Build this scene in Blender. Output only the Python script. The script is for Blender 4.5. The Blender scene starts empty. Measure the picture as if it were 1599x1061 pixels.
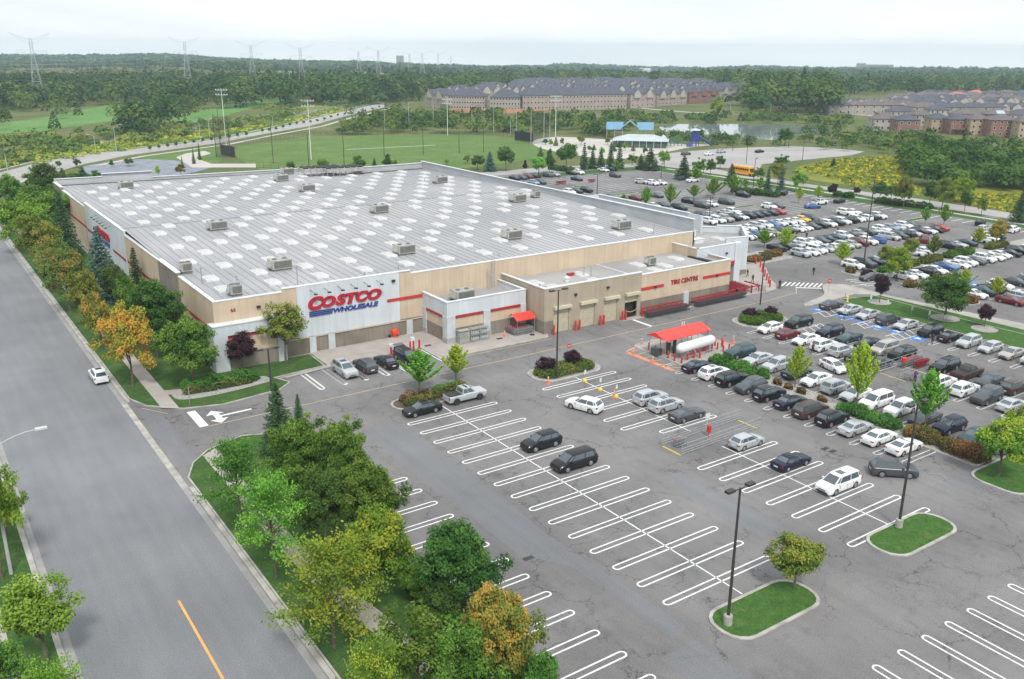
import bpy, bmesh, math, random
import numpy as np
from mathutils import Vector, Matrix, noise
R = math.radians
rnd = random.Random(7)
nrg = np.random.default_rng(11)
scene = bpy.context.scene
COL = scene.collection

# ---------------------------------------------------------------- camera, world, sun, exposure
H = 42.0
F_PX, PITCH, ROLL, YAW = 1407.3876, 0.31491982, -0.00630030, 0.60294981
CX, CY = 799.5, 530.5
def _basis():
    cy, sy = math.cos(YAW), math.sin(YAW)
    F = np.array([sy*math.cos(PITCH), cy*math.cos(PITCH), -math.sin(PITCH)])
    Rr = np.array([cy, -sy, 0.0]); D = np.cross(F, Rr)
    return Rr*math.cos(ROLL)+D*math.sin(ROLL), -Rr*math.sin(ROLL)+D*math.cos(ROLL), F
RB, DB, FB = _basis()
cam_d = bpy.data.cameras.new('camera'); cam = bpy.data.objects.new('camera', cam_d); COL.objects.link(cam)
cam_d.sensor_width = 36.0; cam_d.lens = F_PX/1599.0*36.0; cam_d.clip_start = 0.5; cam_d.clip_end = 30000
M = Matrix(((RB[0], -DB[0], -FB[0], 0), (RB[1], -DB[1], -FB[1], 0), (RB[2], -DB[2], -FB[2], H), (0, 0, 0, 1)))
cam.matrix_world = M
scene.camera = cam

SUN_EL, SUN_AZ = R(52), R(200)          # azimuth from +Y clockwise; behind the viewer
world = bpy.data.worlds.new('World'); scene.world = world; world.use_nodes = True
nt = world.node_tree; nt.nodes.clear()
out = nt.nodes.new('ShaderNodeOutputWorld'); bg = nt.nodes.new('ShaderNodeBackground')
sky = nt.nodes.new('ShaderNodeTexSky'); sky.sky_type = 'NISHITA'; sky.sun_disc = False
sky.sun_elevation = SUN_EL; sky.sun_rotation = SUN_AZ; sky.altitude = 200; sky.air_density = 1.2; sky.dust_density = 3.0
tc = nt.nodes.new('ShaderNodeTexCoord'); sep = nt.nodes.new('ShaderNodeSeparateXYZ')
mp = nt.nodes.new('ShaderNodeMapping'); mp.inputs['Scale'].default_value = (1.0, 1.0, 7.0)
nz = nt.nodes.new('ShaderNodeTexNoise'); nz.inputs['Scale'].default_value = 2.2; nz.inputs['Detail'].default_value = 6; nz.inputs['Roughness'].default_value = .55
rampc = nt.nodes.new('ShaderNodeValToRGB')
rampc.color_ramp.elements[0].position = .30; rampc.color_ramp.elements[0].color = (5.0, 5.5, 5.85, 1)
rampc.color_ramp.elements[1].position = .62; rampc.color_ramp.elements[1].color = (6.5, 6.65, 6.7, 1)
elev = nt.nodes.new('ShaderNodeMapRange'); elev.inputs[1].default_value = 0.08; elev.inputs[2].default_value = 1.0; elev.inputs[3].default_value = 1.0; elev.inputs[4].default_value = 1.22
mul = nt.nodes.new('ShaderNodeVectorMath'); mul.operation = 'SCALE'
mix = nt.nodes.new('ShaderNodeMixRGB'); mix.inputs[0].default_value = .93
L = nt.links.new
L(tc.outputs['Generated'], mp.inputs['Vector']); L(mp.outputs[0], nz.inputs['Vector']); L(nz.outputs['Fac'], rampc.inputs[0])
L(tc.outputs['Generated'], sep.inputs[0]); L(sep.outputs['Z'], elev.inputs[0])
L(rampc.outputs[0], mul.inputs[0]); L(elev.outputs[0], mul.inputs['Scale'])
L(sky.outputs[0], mix.inputs[1]); L(mul.outputs[0], mix.inputs[2]); L(mix.outputs[0], bg.inputs[0]); L(bg.outputs[0], out.inputs[0])
bg.inputs[1].default_value = 0.088
sun_d = bpy.data.lights.new('sun', 'SUN'); sun = bpy.data.objects.new('sun', sun_d); COL.objects.link(sun)
sun_d.energy = 1.5; sun_d.angle = R(10); sun_d.color = (1.0, .965, .91)
sun.rotation_euler = (R(90)-SUN_EL, 0, -SUN_AZ+math.pi)
sun.location = (0, 0, 200)
scene.view_settings.view_transform = 'Standard'; scene.view_settings.look = 'None'
scene.view_settings.gamma = 1.0; scene.view_settings.exposure = 1.0
scene.cycles.max_bounces = 5; scene.cycles.diffuse_bounces = 3; scene.cycles.glossy_bounces = 2
scene.cycles.transmission_bounces = 2; scene.cycles.transparent_max_bounces = 4; scene.cycles.volume_bounces = 1
scene.cycles.use_denoising = True

# ---------------------------------------------------------------- helpers
def G(px, py, z=0.0):
    """photo pixel -> world (x, y) on the horizontal plane at height z"""
    d = (px-CX)/F_PX*RB + (py-CY)/F_PX*DB + FB
    t = (z-H)/d[2]
    return (t*d[0], t*d[1])
def PXY(x, y, z):
    v = np.array([x, y, z-H]); w = v@FB
    return CX+F_PX*(v@RB)/w, CY+F_PX*(v@DB)/w, w
def height_at(x, y, ty):
    """height of a vertical over (x,y) whose top shows at photo row ty"""
    lo, hi = 0.0, 90.0
    for _ in range(40):
        m = (lo+hi)/2
        if PXY(x, y, m)[1] > ty: lo = m
        else: hi = m
    return (lo+hi)/2

def tag(o, label=None, cat=None, group=None, kind=None):
    if label: o['label'] = label
    if cat: o['category'] = cat
    if group: o['group'] = group
    if kind: o['kind'] = kind
    return o
def empty(name, loc=(0, 0, 0), rz=0.0, label=None, cat=None, group=None):
    o = bpy.data.objects.new(name, None); COL.objects.link(o)
    o.location = loc; o.rotation_euler = (0, 0, rz); o.empty_display_size = .3
    return tag(o, label, cat, group)

class MB:
    def __init__(s): s.v = []; s.f = []; s.mi = []; s.m = 0
    def quad(s, a, b, c, d):
        n = len(s.v); s.v += [a, b, c, d]; s.f.append((n, n+1, n+2, n+3)); s.mi.append(s.m); return s
    def poly(s, pts):
        n = len(s.v); s.v += list(pts); s.f.append(tuple(range(n, n+len(pts)))); s.mi.append(s.m); return s
    def box(s, x0, x1, y0, y1, z0, z1):
        n = len(s.v)
        s.v += [(x0, y0, z0), (x1, y0, z0), (x1, y1, z0), (x0, y1, z0), (x0, y0, z1), (x1, y0, z1), (x1, y1, z1), (x0, y1, z1)]
        for q in ((0, 3, 2, 1), (4, 5, 6, 7), (0, 1, 5, 4), (1, 2, 6, 5), (2, 3, 7, 6), (3, 0, 4, 7)):
            s.f.append(tuple(n+i for i in q)); s.mi.append(s.m)
        return s
    def obox(s, c, rz, lx, ly, z0, z1):
        ca, sa = math.cos(rz), math.sin(rz); n = len(s.v)
        for z in (z0, z1):
            for u, w in ((-lx/2, -ly/2), (lx/2, -ly/2), (lx/2, ly/2), (-lx/2, ly/2)):
                s.v.append((c[0]+u*ca-w*sa, c[1]+u*sa+w*ca, z))
        for q in ((0, 3, 2, 1), (4, 5, 6, 7), (0, 1, 5, 4), (1, 2, 6, 5), (2, 3, 7, 6), (3, 0, 4, 7)):
            s.f.append(tuple(n+i for i in q)); s.mi.append(s.m)
        return s
    def prism(s, poly, z0, z1, cap=True):
        n = len(s.v); k = len(poly)
        s.v += [(p[0], p[1], z0) for p in poly]+[(p[0], p[1], z1) for p in poly]
        for i in range(k):
            j = (i+1) % k; s.f.append((n+i, n+j, n+k+j, n+k+i)); s.mi.append(s.m)
        if cap: s.f.append(tuple(n+k+i for i in range(k))); s.mi.append(s.m)
        return s
    def tube(s, p0, p1, r0, r1=None, n=8, caps=True):
        r1 = r0 if r1 is None else r1
        a = Vector(p0); b = Vector(p1); d = (b-a)
        if d.length < 1e-6: return s
        d.normalize(); u = d.orthogonal().normalized(); w = d.cross(u); k = len(s.v)
        for (c, r) in ((a, r0), (b, r1)):
            for i in range(n):
                t = 2*math.pi*i/n; q = c+u*math.cos(t)*r+w*math.sin(t)*r; s.v.append(tuple(q))
        for i in range(n):
            j = (i+1) % n; s.f.append((k+i, k+j, k+n+j, k+n+i)); s.mi.append(s.m)
        if caps:
            s.f.append(tuple(k+i for i in reversed(range(n)))); s.mi.append(s.m)
            s.f.append(tuple(k+n+i for i in range(n))); s.mi.append(s.m)
        return s
    def lathe(s, prof, c=(0, 0), n=16):
        k = len(s.v)
        for r, z in prof:
            for i in range(n):
                t = 2*math.pi*i/n; s.v.append((c[0]+r*math.cos(t), c[1]+r*math.sin(t), z))
        for j in range(len(prof)-1):
            for i in range(n):
                a = k+j*n+i; b = k+j*n+(i+1) % n; s.f.append((a, b, b+n, a+n)); s.mi.append(s.m)
        return s
    def mesh(s, name, mats, smooth=False):
        me = bpy.data.meshes.new(name); me.from_pydata([tuple(map(float, v)) for v in s.v], [], s.f)
        for m in (mats if isinstance(mats, (list, tuple)) else [mats]): me.materials.append(m)
        if any(s.mi): me.polygons.foreach_set('material_index', s.mi)
        if smooth: me.polygons.foreach_set('use_smooth', [True]*len(s.f))
        me.validate(); me.update(); return me
    def build(s, name, mats, parent=None, smooth=False, loc=None, rz=0.0):
        return link(name, s.mesh(name, mats, smooth), parent, loc, rz)
def link(name, me, parent=None, loc=None, rz=0.0):
    o = bpy.data.objects.new(name, me); COL.objects.link(o)
    if parent: o.parent = parent
    if loc is not None: o.location = loc
    if rz: o.rotation_euler = (0, 0, rz)
    return o
def copy_obj(o, parent=None):
    c = o.copy(); COL.objects.link(c); c.parent = parent; return c
def children_of(o): return [c for c in bpy.data.objects if c.parent is o]

def fast_quads(name, V, mat, tint=None, nper=4):
    """V: (n*nper,3) array, nper vertices per face"""
    n = len(V)//nper; me = bpy.data.meshes.new(name)
    me.vertices.add(n*nper); me.vertices.foreach_set('co', np.ascontiguousarray(V, np.float32).ravel())
    me.loops.add(n*nper); me.loops.foreach_set('vertex_index', np.arange(n*nper, dtype=np.int32))
    me.polygons.add(n); me.polygons.foreach_set('loop_start', np.arange(0, n*nper, nper, dtype=np.int32))
    try: me.polygons.foreach_set('loop_total', np.full(n, nper, np.int32))
    except Exception: pass
    if tint is not None:
        at = me.attributes.new('tint', 'FLOAT', 'FACE'); at.data.foreach_set('value', tint.astype(np.float32))
    me.materials.append(mat); me.update(calc_edges=True); return me

# ---------------------------------------------------------------- materials
def nmat(name):
    m = bpy.data.materials.new(name); m.use_nodes = True; t = m.node_tree; t.nodes.clear()
    o = t.nodes.new('ShaderNodeOutputMaterial'); b = t.nodes.new('ShaderNodeBsdfPrincipled'); t.links.new(b.outputs[0], o.inputs[0])
    return m, t, b, o
def N(t, typ, **kw):
    n = t.nodes.new(typ)
    for k, v in kw.items():
        if hasattr(n, k): setattr(n, k, v)
        else: n.inputs[k].default_value = v
    return n
def c4(c): return (c[0], c[1], c[2], 1.0)
def pmat(name, col, rough=.6, col2=None, scale=.8, metal=0.0, coat=0.0, bump=0.0, bscale=None, spec=.5, detail=5, coord='Object', contrast=(.35, .65)):
    m, t, b, o = nmat(name)
    b.inputs['Roughness'].default_value = rough; b.inputs['Metallic'].default_value = metal
    b.inputs['Coat Weight'].default_value = coat; b.inputs['Specular IOR Level'].default_value = spec
    if col2 is None: col2 = tuple(c*.86 for c in col)
    tcn = N(t, 'ShaderNodeTexCoord'); nn = N(t, 'ShaderNodeTexNoise', Scale=scale, Detail=detail)
    rp = N(t, 'ShaderNodeValToRGB'); rp.color_ramp.elements[0].position, rp.color_ramp.elements[1].position = contrast
    rp.color_ramp.elements[0].color = c4(col2); rp.color_ramp.elements[1].color = c4(col)
    t.links.new(tcn.outputs[coord], nn.inputs['Vector']); t.links.new(nn.outputs['Fac'], rp.inputs[0]); t.links.new(rp.outputs[0], b.inputs['Base Color'])
    if bump:
        n2 = N(t, 'ShaderNodeTexNoise', Scale=bscale or scale*8, Detail=3); bp = N(t, 'ShaderNodeBump', Strength=bump, Distance=.05)
        t.links.new(tcn.outputs[coord], n2.inputs['Vector']); t.links.new(n2.outputs['Fac'], bp.inputs['Height']); t.links.new(bp.outputs[0], b.inputs['Normal'])
    return m

def leaf_mat(name, cols, trans=.30, vary=.10, rough=.6):
    """cols: dark, mid, light (autumn tones may be among them)"""
    m = bpy.data.materials.new(name); m.use_nodes = True; t = m.node_tree; t.nodes.clear(); cols = [(c[0]*1.45, c[1]*1.58, c[2]*1.45) for c in cols]
    o = N(t, 'ShaderNodeOutputMaterial'); d = N(t, 'ShaderNodeBsdfDiffuse'); tr = N(t, 'ShaderNodeBsdfTranslucent'); mx = N(t, 'ShaderNodeMixShader'); mx.inputs[0].default_value = trans
    at = N(t, 'ShaderNodeAttribute'); at.attribute_name = 'tint'
    rp = N(t, 'ShaderNodeValToRGB'); rp.color_ramp.elements[0].position = 0.0; rp.color_ramp.elements[0].color = c4(cols[0])
    rp.color_ramp.elements[1].position = 1.0; rp.color_ramp.elements[1].color = c4(cols[-1])
    for i, c in enumerate(cols[1:-1]):
        e = rp.color_ramp.elements.new((i+1)/(len(cols)-1)); e.color = c4(c)
    oi = N(t, 'ShaderNodeObjectInfo'); hs = N(t, 'ShaderNodeHueSaturation')
    mr = N(t, 'ShaderNodeMapRange'); mr.inputs[3].default_value = .5-vary*.22; mr.inputs[4].default_value = .5+vary*.22
    mv = N(t, 'ShaderNodeMapRange'); mv.inputs[3].default_value = 1-vary*1.3; mv.inputs[4].default_value = 1+vary*1.3
    l = t.links.new
    l(at.outputs['Fac'], rp.inputs[0]); l(rp.outputs[0], hs.inputs['Color']); l(oi.outputs['Random'], mr.inputs[0]); l(oi.outputs['Random'], mv.inputs[0])
    l(mr.outputs[0], hs.inputs['Hue']); l(mv.outputs[0], hs.inputs['Value'])
    l(hs.outputs[0], d.inputs[0]); l(hs.outputs[0], tr.inputs[0]); l(d.outputs[0], mx.inputs[1]); l(tr.outputs[0], mx.inputs[2]); l(mx.outputs[0], o.inputs[0])
    return m

def asphalt(name, c_lo, c_hi, crack=1.0, patch=1.0, stain=0.0, crack_scale=.17):
    m, t, b, o = nmat(name); l = t.links.new
    b.inputs['Roughness'].default_value = .88; b.inputs['Specular IOR Level'].default_value = .25
    tcn = N(t, 'ShaderNodeTexCoord'); P = tcn.outputs['Object']
    big = N(t, 'ShaderNodeTexNoise', Scale=.06, Detail=6, Roughness=.6); l(P, big.inputs['Vector'])
    fine = N(t, 'ShaderNodeTexNoise', Scale=9.0, Detail=3); l(P, fine.inputs['Vector'])
    rp = N(t, 'ShaderNodeValToRGB'); rp.color_ramp.elements[0].position = .36; rp.color_ramp.elements[1].position = .64
    rp.color_ramp.elements[0].color = c4(c_lo); rp.color_ramp.elements[1].color = c4(c_hi); l(big.outputs['Fac'], rp.inputs[0])
    m1 = N(t, 'ShaderNodeMixRGB', blend_type='MULTIPLY'); m1.inputs[0].default_value = 1.0; l(rp.outputs[0], m1.inputs[1])
    fr = N(t, 'ShaderNodeMapRange'); fr.inputs[1].default_value = .25; fr.inputs[2].default_value = .75; fr.inputs[3].default_value = .72; fr.inputs[4].default_value = 1.20; l(fine.outputs['Fac'], fr.inputs[0])
    l(fr.outputs[0], m1.inputs[2]); colr = m1.outputs[0]
    # streaks along the traffic direction and soft oil stains
    mpn = N(t, 'ShaderNodeMapping'); mpn.inputs['Scale'].default_value = (.9, .06, 1); l(P, mpn.inputs['Vector'])
    st = N(t, 'ShaderNodeTexNoise', Scale=1.0, Detail=4); l(mpn.outputs[0], st.inputs['Vector'])
    sr = N(t, 'ShaderNodeMapRange'); sr.inputs[1].default_value = .3; sr.inputs[2].default_value = .7; sr.inputs[3].default_value = .93; sr.inputs[4].default_value = 1.06; l(st.outputs['Fac'], sr.inputs[0])
    m2 = N(t, 'ShaderNodeMixRGB', blend_type='MULTIPLY'); m2.inputs[0].default_value = 1.0; l(colr, m2.inputs[1]); l(sr.outputs[0], m2.inputs[2]); colr = m2.outputs[0]
    if stain:
        vs = N(t, 'ShaderNodeTexNoise', Scale=.55, Detail=2); l(P, vs.inputs['Vector'])
        vr = N(t, 'ShaderNodeMapRange'); vr.inputs[1].default_value = .60; vr.inputs[2].default_value = .78; vr.inputs[3].default_value = 1.0; vr.inputs[4].default_value = 1-stain; l(vs.outputs['Fac'], vr.inputs[0])
        m3 = N(t, 'ShaderNodeMixRGB', blend_type='MULTIPLY'); m3.inputs[0].default_value = 1.0; l(colr, m3.inputs[1]); l(vr.outputs[0], m3.inputs[2]); colr = m3.outputs[0]
    if crack:
        wn = N(t, 'ShaderNodeTexNoise', Scale=.5, Detail=5, Roughness=.65); l(P, wn.inputs['Vector'])
        sc = N(t, 'ShaderNodeVectorMath', operation='SCALE'); sc.inputs['Scale'].default_value = 3.4; l(wn.outputs['Color'], sc.inputs[0])
        ad = N(t, 'ShaderNodeVectorMath', operation='ADD'); l(P, ad.inputs[0]); l(sc.outputs[0], ad.inputs[1])
        vo = N(t, 'ShaderNodeTexVoronoi', feature='DISTANCE_TO_EDGE', Scale=crack_scale); l(ad.outputs[0], vo.inputs['Vector'])
        cr = N(t, 'ShaderNodeMapRange'); cr.inputs[1].default_value = .002; cr.inputs[2].default_value = .0125; cr.inputs[3].default_value = 1-.56*crack; cr.inputs[4].default_value = 1.0; l(vo.outputs['Distance'], cr.inputs[0])
        mk = N(t, 'ShaderNodeTexNoise', Scale=.11, Detail=2); l(P, mk.inputs['Vector'])
        mkr = N(t, 'ShaderNodeMapRange'); mkr.inputs[1].default_value = .38; mkr.inputs[2].default_value = .52; mkr.inputs[3].default_value = 0.05; l(mk.outputs['Fac'], mkr.inputs[0])
        m4 = N(t, 'ShaderNodeMixRGB', blend_type='MULTIPLY'); l(mkr.outputs[0], m4.inputs[0]); l(colr, m4.inputs[1]); l(cr.outputs[0], m4.inputs[2]); colr = m4.outputs[0]
    if crack > .5:
        v2 = N(t, 'ShaderNodeTexVoronoi', feature='DISTANCE_TO_EDGE', Scale=crack_scale*2.9); l(ad.outputs[0], v2.inputs['Vector'])
        c2 = N(t, 'ShaderNodeMapRange'); c2.inputs[1].default_value = .003; c2.inputs[2].default_value = .022; c2.inputs[3].default_value = .66; c2.inputs[4].default_value = 1.0; l(v2.outputs['Distance'], c2.inputs[0])
        k2 = N(t, 'ShaderNodeTexNoise', Scale=.07, Detail=3); mp2 = N(t, 'ShaderNodeMapping'); mp2.inputs['Location'].default_value = (31, 7, 0); l(P, mp2.inputs['Vector']); l(mp2.outputs[0], k2.inputs['Vector'])
        kr = N(t, 'ShaderNodeMapRange'); kr.inputs[1].default_value = .47; kr.inputs[2].default_value = .60; l(k2.outputs['Fac'], kr.inputs[0])
        m5 = N(t, 'ShaderNodeMixRGB', blend_type='MULTIPLY'); l(kr.outputs[0], m5.inputs[0]); l(colr, m5.inputs[1]); l(c2.outputs[0], m5.inputs[2]); colr = m5.outputs[0]
    l(colr, b.inputs['Base Color'])
    bp = N(t, 'ShaderNodeBump', Strength=.25, Distance=.02); l(fine.outputs['Fac'], bp.inputs['Height']); l(bp.outputs[0], b.inputs['Normal'])
    return m

def grass(name, c1, c2, c3=None, scale=.35, fine=7.0):
    m, t, b, o = nmat(name); l = t.links.new
    b.inputs['Roughness'].default_value = .9; b.inputs['Specular IOR Level'].default_value = .1
    tcn = N(t, 'ShaderNodeTexCoord'); P = tcn.outputs['Object']
    a = N(t, 'ShaderNodeTexNoise', Scale=scale, Detail=8, Roughness=.65); l(P, a.inputs['Vector'])
    rp = N(t, 'ShaderNodeValToRGB'); rp.color_ramp.elements[0].position = .33; rp.color_ramp.elements[1].position = .67
    rp.color_ramp.elements[0].color = c4(c1); rp.color_ramp.elements[1].color = c4(c2)
    if c3: e = rp.color_ramp.elements.new(.53); e.color = c4(c3)
    l(a.outputs['Fac'], rp.inputs[0])
    f = N(t, 'ShaderNodeTexNoise', Scale=fine, Detail=4, Roughness=.8); l(P, f.inputs['Vector'])
    fr = N(t, 'ShaderNodeMapRange'); fr.inputs[1].default_value = .3; fr.inputs[2].default_value = .7; fr.inputs[3].default_value = .55; fr.inputs[4].default_value = 1.35; l(f.outputs['Fac'], fr.inputs[0])
    mm = N(t, 'ShaderNodeMixRGB', blend_type='MULTIPLY'); mm.inputs[0].default_value = 1; l(rp.outputs[0], mm.inputs[1]); l(fr.outputs[0], mm.inputs[2])
    dn = N(t, 'ShaderNodeTexNoise', Scale=scale*.55+.04, Detail=7, Roughness=.7); l(P, dn.inputs['Vector'])
    dr = N(t, 'ShaderNodeMapRange'); dr.inputs[1].default_value = .56; dr.inputs[2].default_value = .72; dr.inputs[4].default_value = .55; l(dn.outputs['Fac'], dr.inputs[0])
    m6 = N(t, 'ShaderNodeMixRGB'); l(dr.outputs[0], m6.inputs[0]); l(mm.outputs[0], m6.inputs[1]); m6.inputs[2].default_value = (.15, .135, .065, 1)
    l(m6.outputs[0], b.inputs['Base Color'])
    bp = N(t, 'ShaderNodeBump', Strength=.6, Distance=.06); l(f.outputs['Fac'], bp.inputs['Height']); l(bp.outputs[0], b.inputs['Normal'])
    return m

def ribbed(name, col, col2, pitch=.6, depth=.25, rough=.6, grime=.12):
    """wall cladding: vertical ribs and panel joints, light grime"""
    m, t, b, o = nmat(name); l = t.links.new; b.inputs['Roughness'].default_value = rough; b.inputs['Specular IOR Level'].default_value = .3
    tcn = N(t, 'ShaderNodeTexCoord'); sp = N(t, 'ShaderNodeSeparateXYZ'); l(tcn.outputs['Object'], sp.inputs[0])
    ad = N(t, 'ShaderNodeMath', operation='ADD'); l(sp.outputs['X'], ad.inputs[0]); l(sp.outputs['Y'], ad.inputs[1])
    dv = N(t, 'ShaderNodeMath', operation='DIVIDE'); dv.inputs[1].default_value = pitch; l(ad.outputs[0], dv.inputs[0])
    fr = N(t, 'ShaderNodeMath', operation='FRACT'); l(dv.outputs[0], fr.inputs[0])
    gr = N(t, 'ShaderNodeMath', operation='LESS_THAN'); gr.inputs[1].default_value = .10; l(fr.outputs[0], gr.inputs[0])
    fl = N(t, 'ShaderNodeMath', operation='FLOOR'); l(dv.outputs[0], fl.inputs[0])
    wn = N(t, 'ShaderNodeTexWhiteNoise', noise_dimensions='1D'); l(fl.outputs[0], wn.inputs['W'])
    nn = N(t, 'ShaderNodeTexNoise', Scale=.35, Detail=6); l(tcn.outputs['Object'], nn.inputs['Vector'])
    rp = N(t, 'ShaderNodeValToRGB'); rp.color_ramp.elements[0].position = .35; rp.color_ramp.elements[1].position = .65
    rp.color_ramp.elements[0].color = c4(col2); rp.color_ramp.elements[1].color = c4(col); l(nn.outputs['Fac'], rp.inputs[0])
    pr = N(t, 'ShaderNodeMapRange'); pr.inputs[3].default_value = 1-grime*.6; pr.inputs[4].default_value = 1.0; l(wn.outputs['Value'], pr.inputs[0])
    mm = N(t, 'ShaderNodeMixRGB', blend_type='MULTIPLY'); mm.inputs[0].default_value = 1; l(rp.outputs[0], mm.inputs[1]); l(pr.outputs[0], mm.inputs[2])
    m2 = N(t, 'ShaderNodeMixRGB', blend_type='MULTIPLY'); l(gr.outputs[0], m2.inputs[0]); l(mm.outputs[0], m2.inputs[1]); m2.inputs[2].default_value = (1-depth, 1-depth, 1-depth, 1)
    mz = N(t, 'ShaderNodeMapping'); mz.inputs['Scale'].default_value = (1.6, 1.6, .12); l(tcn.outputs['Object'], mz.inputs['Vector'])
    n3 = N(t, 'ShaderNodeTexNoise', Scale=1.0, Detail=5, Roughness=.65); l(mz.outputs[0], n3.inputs['Vector'])
    r3 = N(t, 'ShaderNodeMapRange'); r3.inputs[1].default_value = .42; r3.inputs[2].default_value = .68; r3.inputs[3].default_value = 1.02; r3.inputs[4].default_value = .92; l(n3.outputs['Fac'], r3.inputs[0])
    m3 = N(t, 'ShaderNodeMixRGB', blend_type='MULTIPLY'); m3.inputs[0].default_value = 1; l(m2.outputs[0], m3.inputs[1]); l(r3.outputs[0], m3.inputs[2])
    l(m3.outputs[0], b.inputs['Base Color'])
    return m

MT = dict(
    lot=asphalt('lot_asphalt', (.140, .135, .135), (.208, .201, .200), 1.0, stain=.22),
    lot_new=asphalt('patched_asphalt', (.150, .154, .163), (.184, .188, .197), .25, stain=.05),
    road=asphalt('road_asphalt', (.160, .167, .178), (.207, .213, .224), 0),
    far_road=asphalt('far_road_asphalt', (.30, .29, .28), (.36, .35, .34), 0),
    concrete=pmat('concrete', (.36, .34, .315), .9, (.28, .265, .245), .35, bump=.2),
    kerb=pmat('kerb_concrete', (.40, .385, .355), .9, (.26, .25, .23), .8, bump=.2),
    gutter=pmat('gutter_concrete', (.29, .285, .275), .9, (.23, .225, .22), .5),
    walk=pmat('pavement_concrete', (.37, .335, .305), .9, (.30, .27, .245), .3, bump=.2),
    gravel=pmat('gravel', (.40, .385, .36), .95, (.20, .19, .175), 6.0, bump=.8, bscale=12),
    mulch=pmat('mulch', (.13, .09, .065), .95, (.06, .04, .03), 3.0, bump=.6),
    white=pmat('white_road_paint', (.70, .70, .70), .7, (.40, .40, .40), 3.5, contrast=(.28, .44)),
    worn=pmat('worn_road_paint', (.56, .56, .55), .8, (.38, .38, .37), 1.2),
    yellow=pmat('yellow_road_paint', (.55, .44, .22), .7, (.36, .30, .18), 1.0),
    orange=pmat('orange_road_paint', (.75, .36, .10), .7, (.60, .30, .10), .7),
    redpaint=pmat('red_ground_paint', (.62, .20, .13), .8, (.42, .17, .12), .6),
    bluepaint=pmat('blue_ground_paint', (.07, .20, .50), .8, (.06, .15, .34), 1.5),
    lawn=grass('lawn', (.040, .098, .022), (.072, .145, .035), (.052, .120, .027), 1.2),
    lawn2=grass('boulevard_lawn', (.035, .080, .022), (.085, .135, .040), (.05, .105, .027), .5),
    field=grass('sports_turf', (.085, .150, .040), (.135, .20, .058), (.105, .172, .045), .08, 1.0),
    golf=grass('golf_turf', (.085, .19, .045), (.14, .26, .075), None, .02, .5),
    meadow=grass('meadow', (.075, .110, .035), (.16, .165, .060), (.11, .13, .045), .03, .6),
    golden=grass('goldenrod', (.095, .15, .032), (.27, .25, .04), (.17, .20, .035), .05, .9),
    water=None,
    pave=pmat('plaza_paving', (.44, .42, .385), .9, (.40, .37, .34), .06),
    rail=pmat('rail_ballast', (.20, .18, .17), .95, (.13, .12, .115), .1),
    metal=pmat('galvanised_steel', (.42, .44, .46), .45, (.34, .36, .38), 2.0, metal=.5),
    dark=pmat('dark_metal', (.035, .035, .038), .5, (.02, .02, .022), 2.0),
    black=pmat('black_rubber', (.022, .022, .023), .8, (.015, .015, .016), 4.0),
    red=pmat('red_paint', (.52, .035, .03), .5, (.42, .03, .03), .8),
    red_dark=pmat('dark_red_paint', (.36, .02, .025), .5, (.28, .02, .025), .8),
    redcanopy=pmat('red_canopy', (.80, .055, .04), .5, (.66, .045, .035), .5),
    whitem=pmat('white_metal', (.62, .64, .65), .45, (.54, .56, .58), .8),
    blue=pmat('blue_paint', (.02, .05, .26), .5, (.02, .04, .20), .8),
    rtu=pmat('unit_metal', (.40, .405, .37), .55, (.30, .305, .285), 1.2, metal=.2),
    rtud=pmat('unit_grille', (.17, .165, .155), .7, (.10, .10, .095), 5),
    skyl=pmat('skylight_dome', (.50, .49, .475), .5, (.43, .42, .41), 1.5),
    wood=pmat('weathered_wood', (.20, .12, .07), .85, (.13, .08, .05), 2.0),
)
wm, wt, wb, wo = nmat('pond_water'); wb.inputs['Base Color'].default_value = (.20, .225, .235, 1); wb.inputs['Roughness'].default_value = .05; wb.inputs['Specular IOR Level'].default_value = 1.0  # base colour brightened to stand for sky reflected in the water
wn_ = N(wt, 'ShaderNodeTexNoise', Scale=.25, Detail=4); wbp = N(wt, 'ShaderNodeBump', Strength=.02, Distance=.1); wt.links.new(wn_.outputs['Fac'], wbp.inputs['Height']); wt.links.new(wbp.outputs[0], wb.inputs['Normal'])
MT['water'] = wm

# ================================================================ SETTING
def smooth_poly(pts, n=5):
    out = []; k = len(pts)
    for i in range(k):
        p0, p1, p2, p3 = [np.array(pts[(i+j-1) % k], float) for j in range(4)]
        for s in range(n):
            t = s/n
            q = .5*((2*p1)+(-p0+p2)*t+(2*p0-5*p1+4*p2-p3)*t*t+(-p0+3*p1-3*p2+p3)*t**3); out.append((q[0], q[1]))
    return out
def area(p): return .5*sum(p[i][0]*p[(i+1) % len(p)][1]-p[(i+1) % len(p)][0]*p[i][1] for i in range(len(p)))
def ccw(p): return p if area(p) > 0 else p[::-1]
def inset(p, d):
    p = ccw(p); k = len(p); out = []
    for i in range(k):
        a, b, c = np.array(p[i-1]), np.array(p[i]), np.array(p[(i+1) % k])
        e1 = b-a; e2 = c-b; e1 = e1/(np.linalg.norm(e1)+1e-9); e2 = e2/(np.linalg.norm(e2)+1e-9)
        nn = np.array([-e1[1]-e2[1], e1[0]+e2[0]]); L2 = np.linalg.norm(nn)+1e-9; nn = nn/L2
        out.append(tuple(b+nn*d/max(.5, L2/2)))
    return out
def sheet(name, pts, z, mat, **kw):
    mb = MB(); mb.poly([(p[0], p[1], z) for p in ccw(pts)])
    me = mb.mesh(name, mat); bm = bmesh.new(); bm.from_mesh(me); bmesh.ops.triangulate(bm, faces=bm.faces); bm.to_mesh(me); bm.free()
    o = link(name, me); o['kind'] = 'structure'
    return o
def Gs(*pp): return [G(*p) for p in pp]
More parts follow.
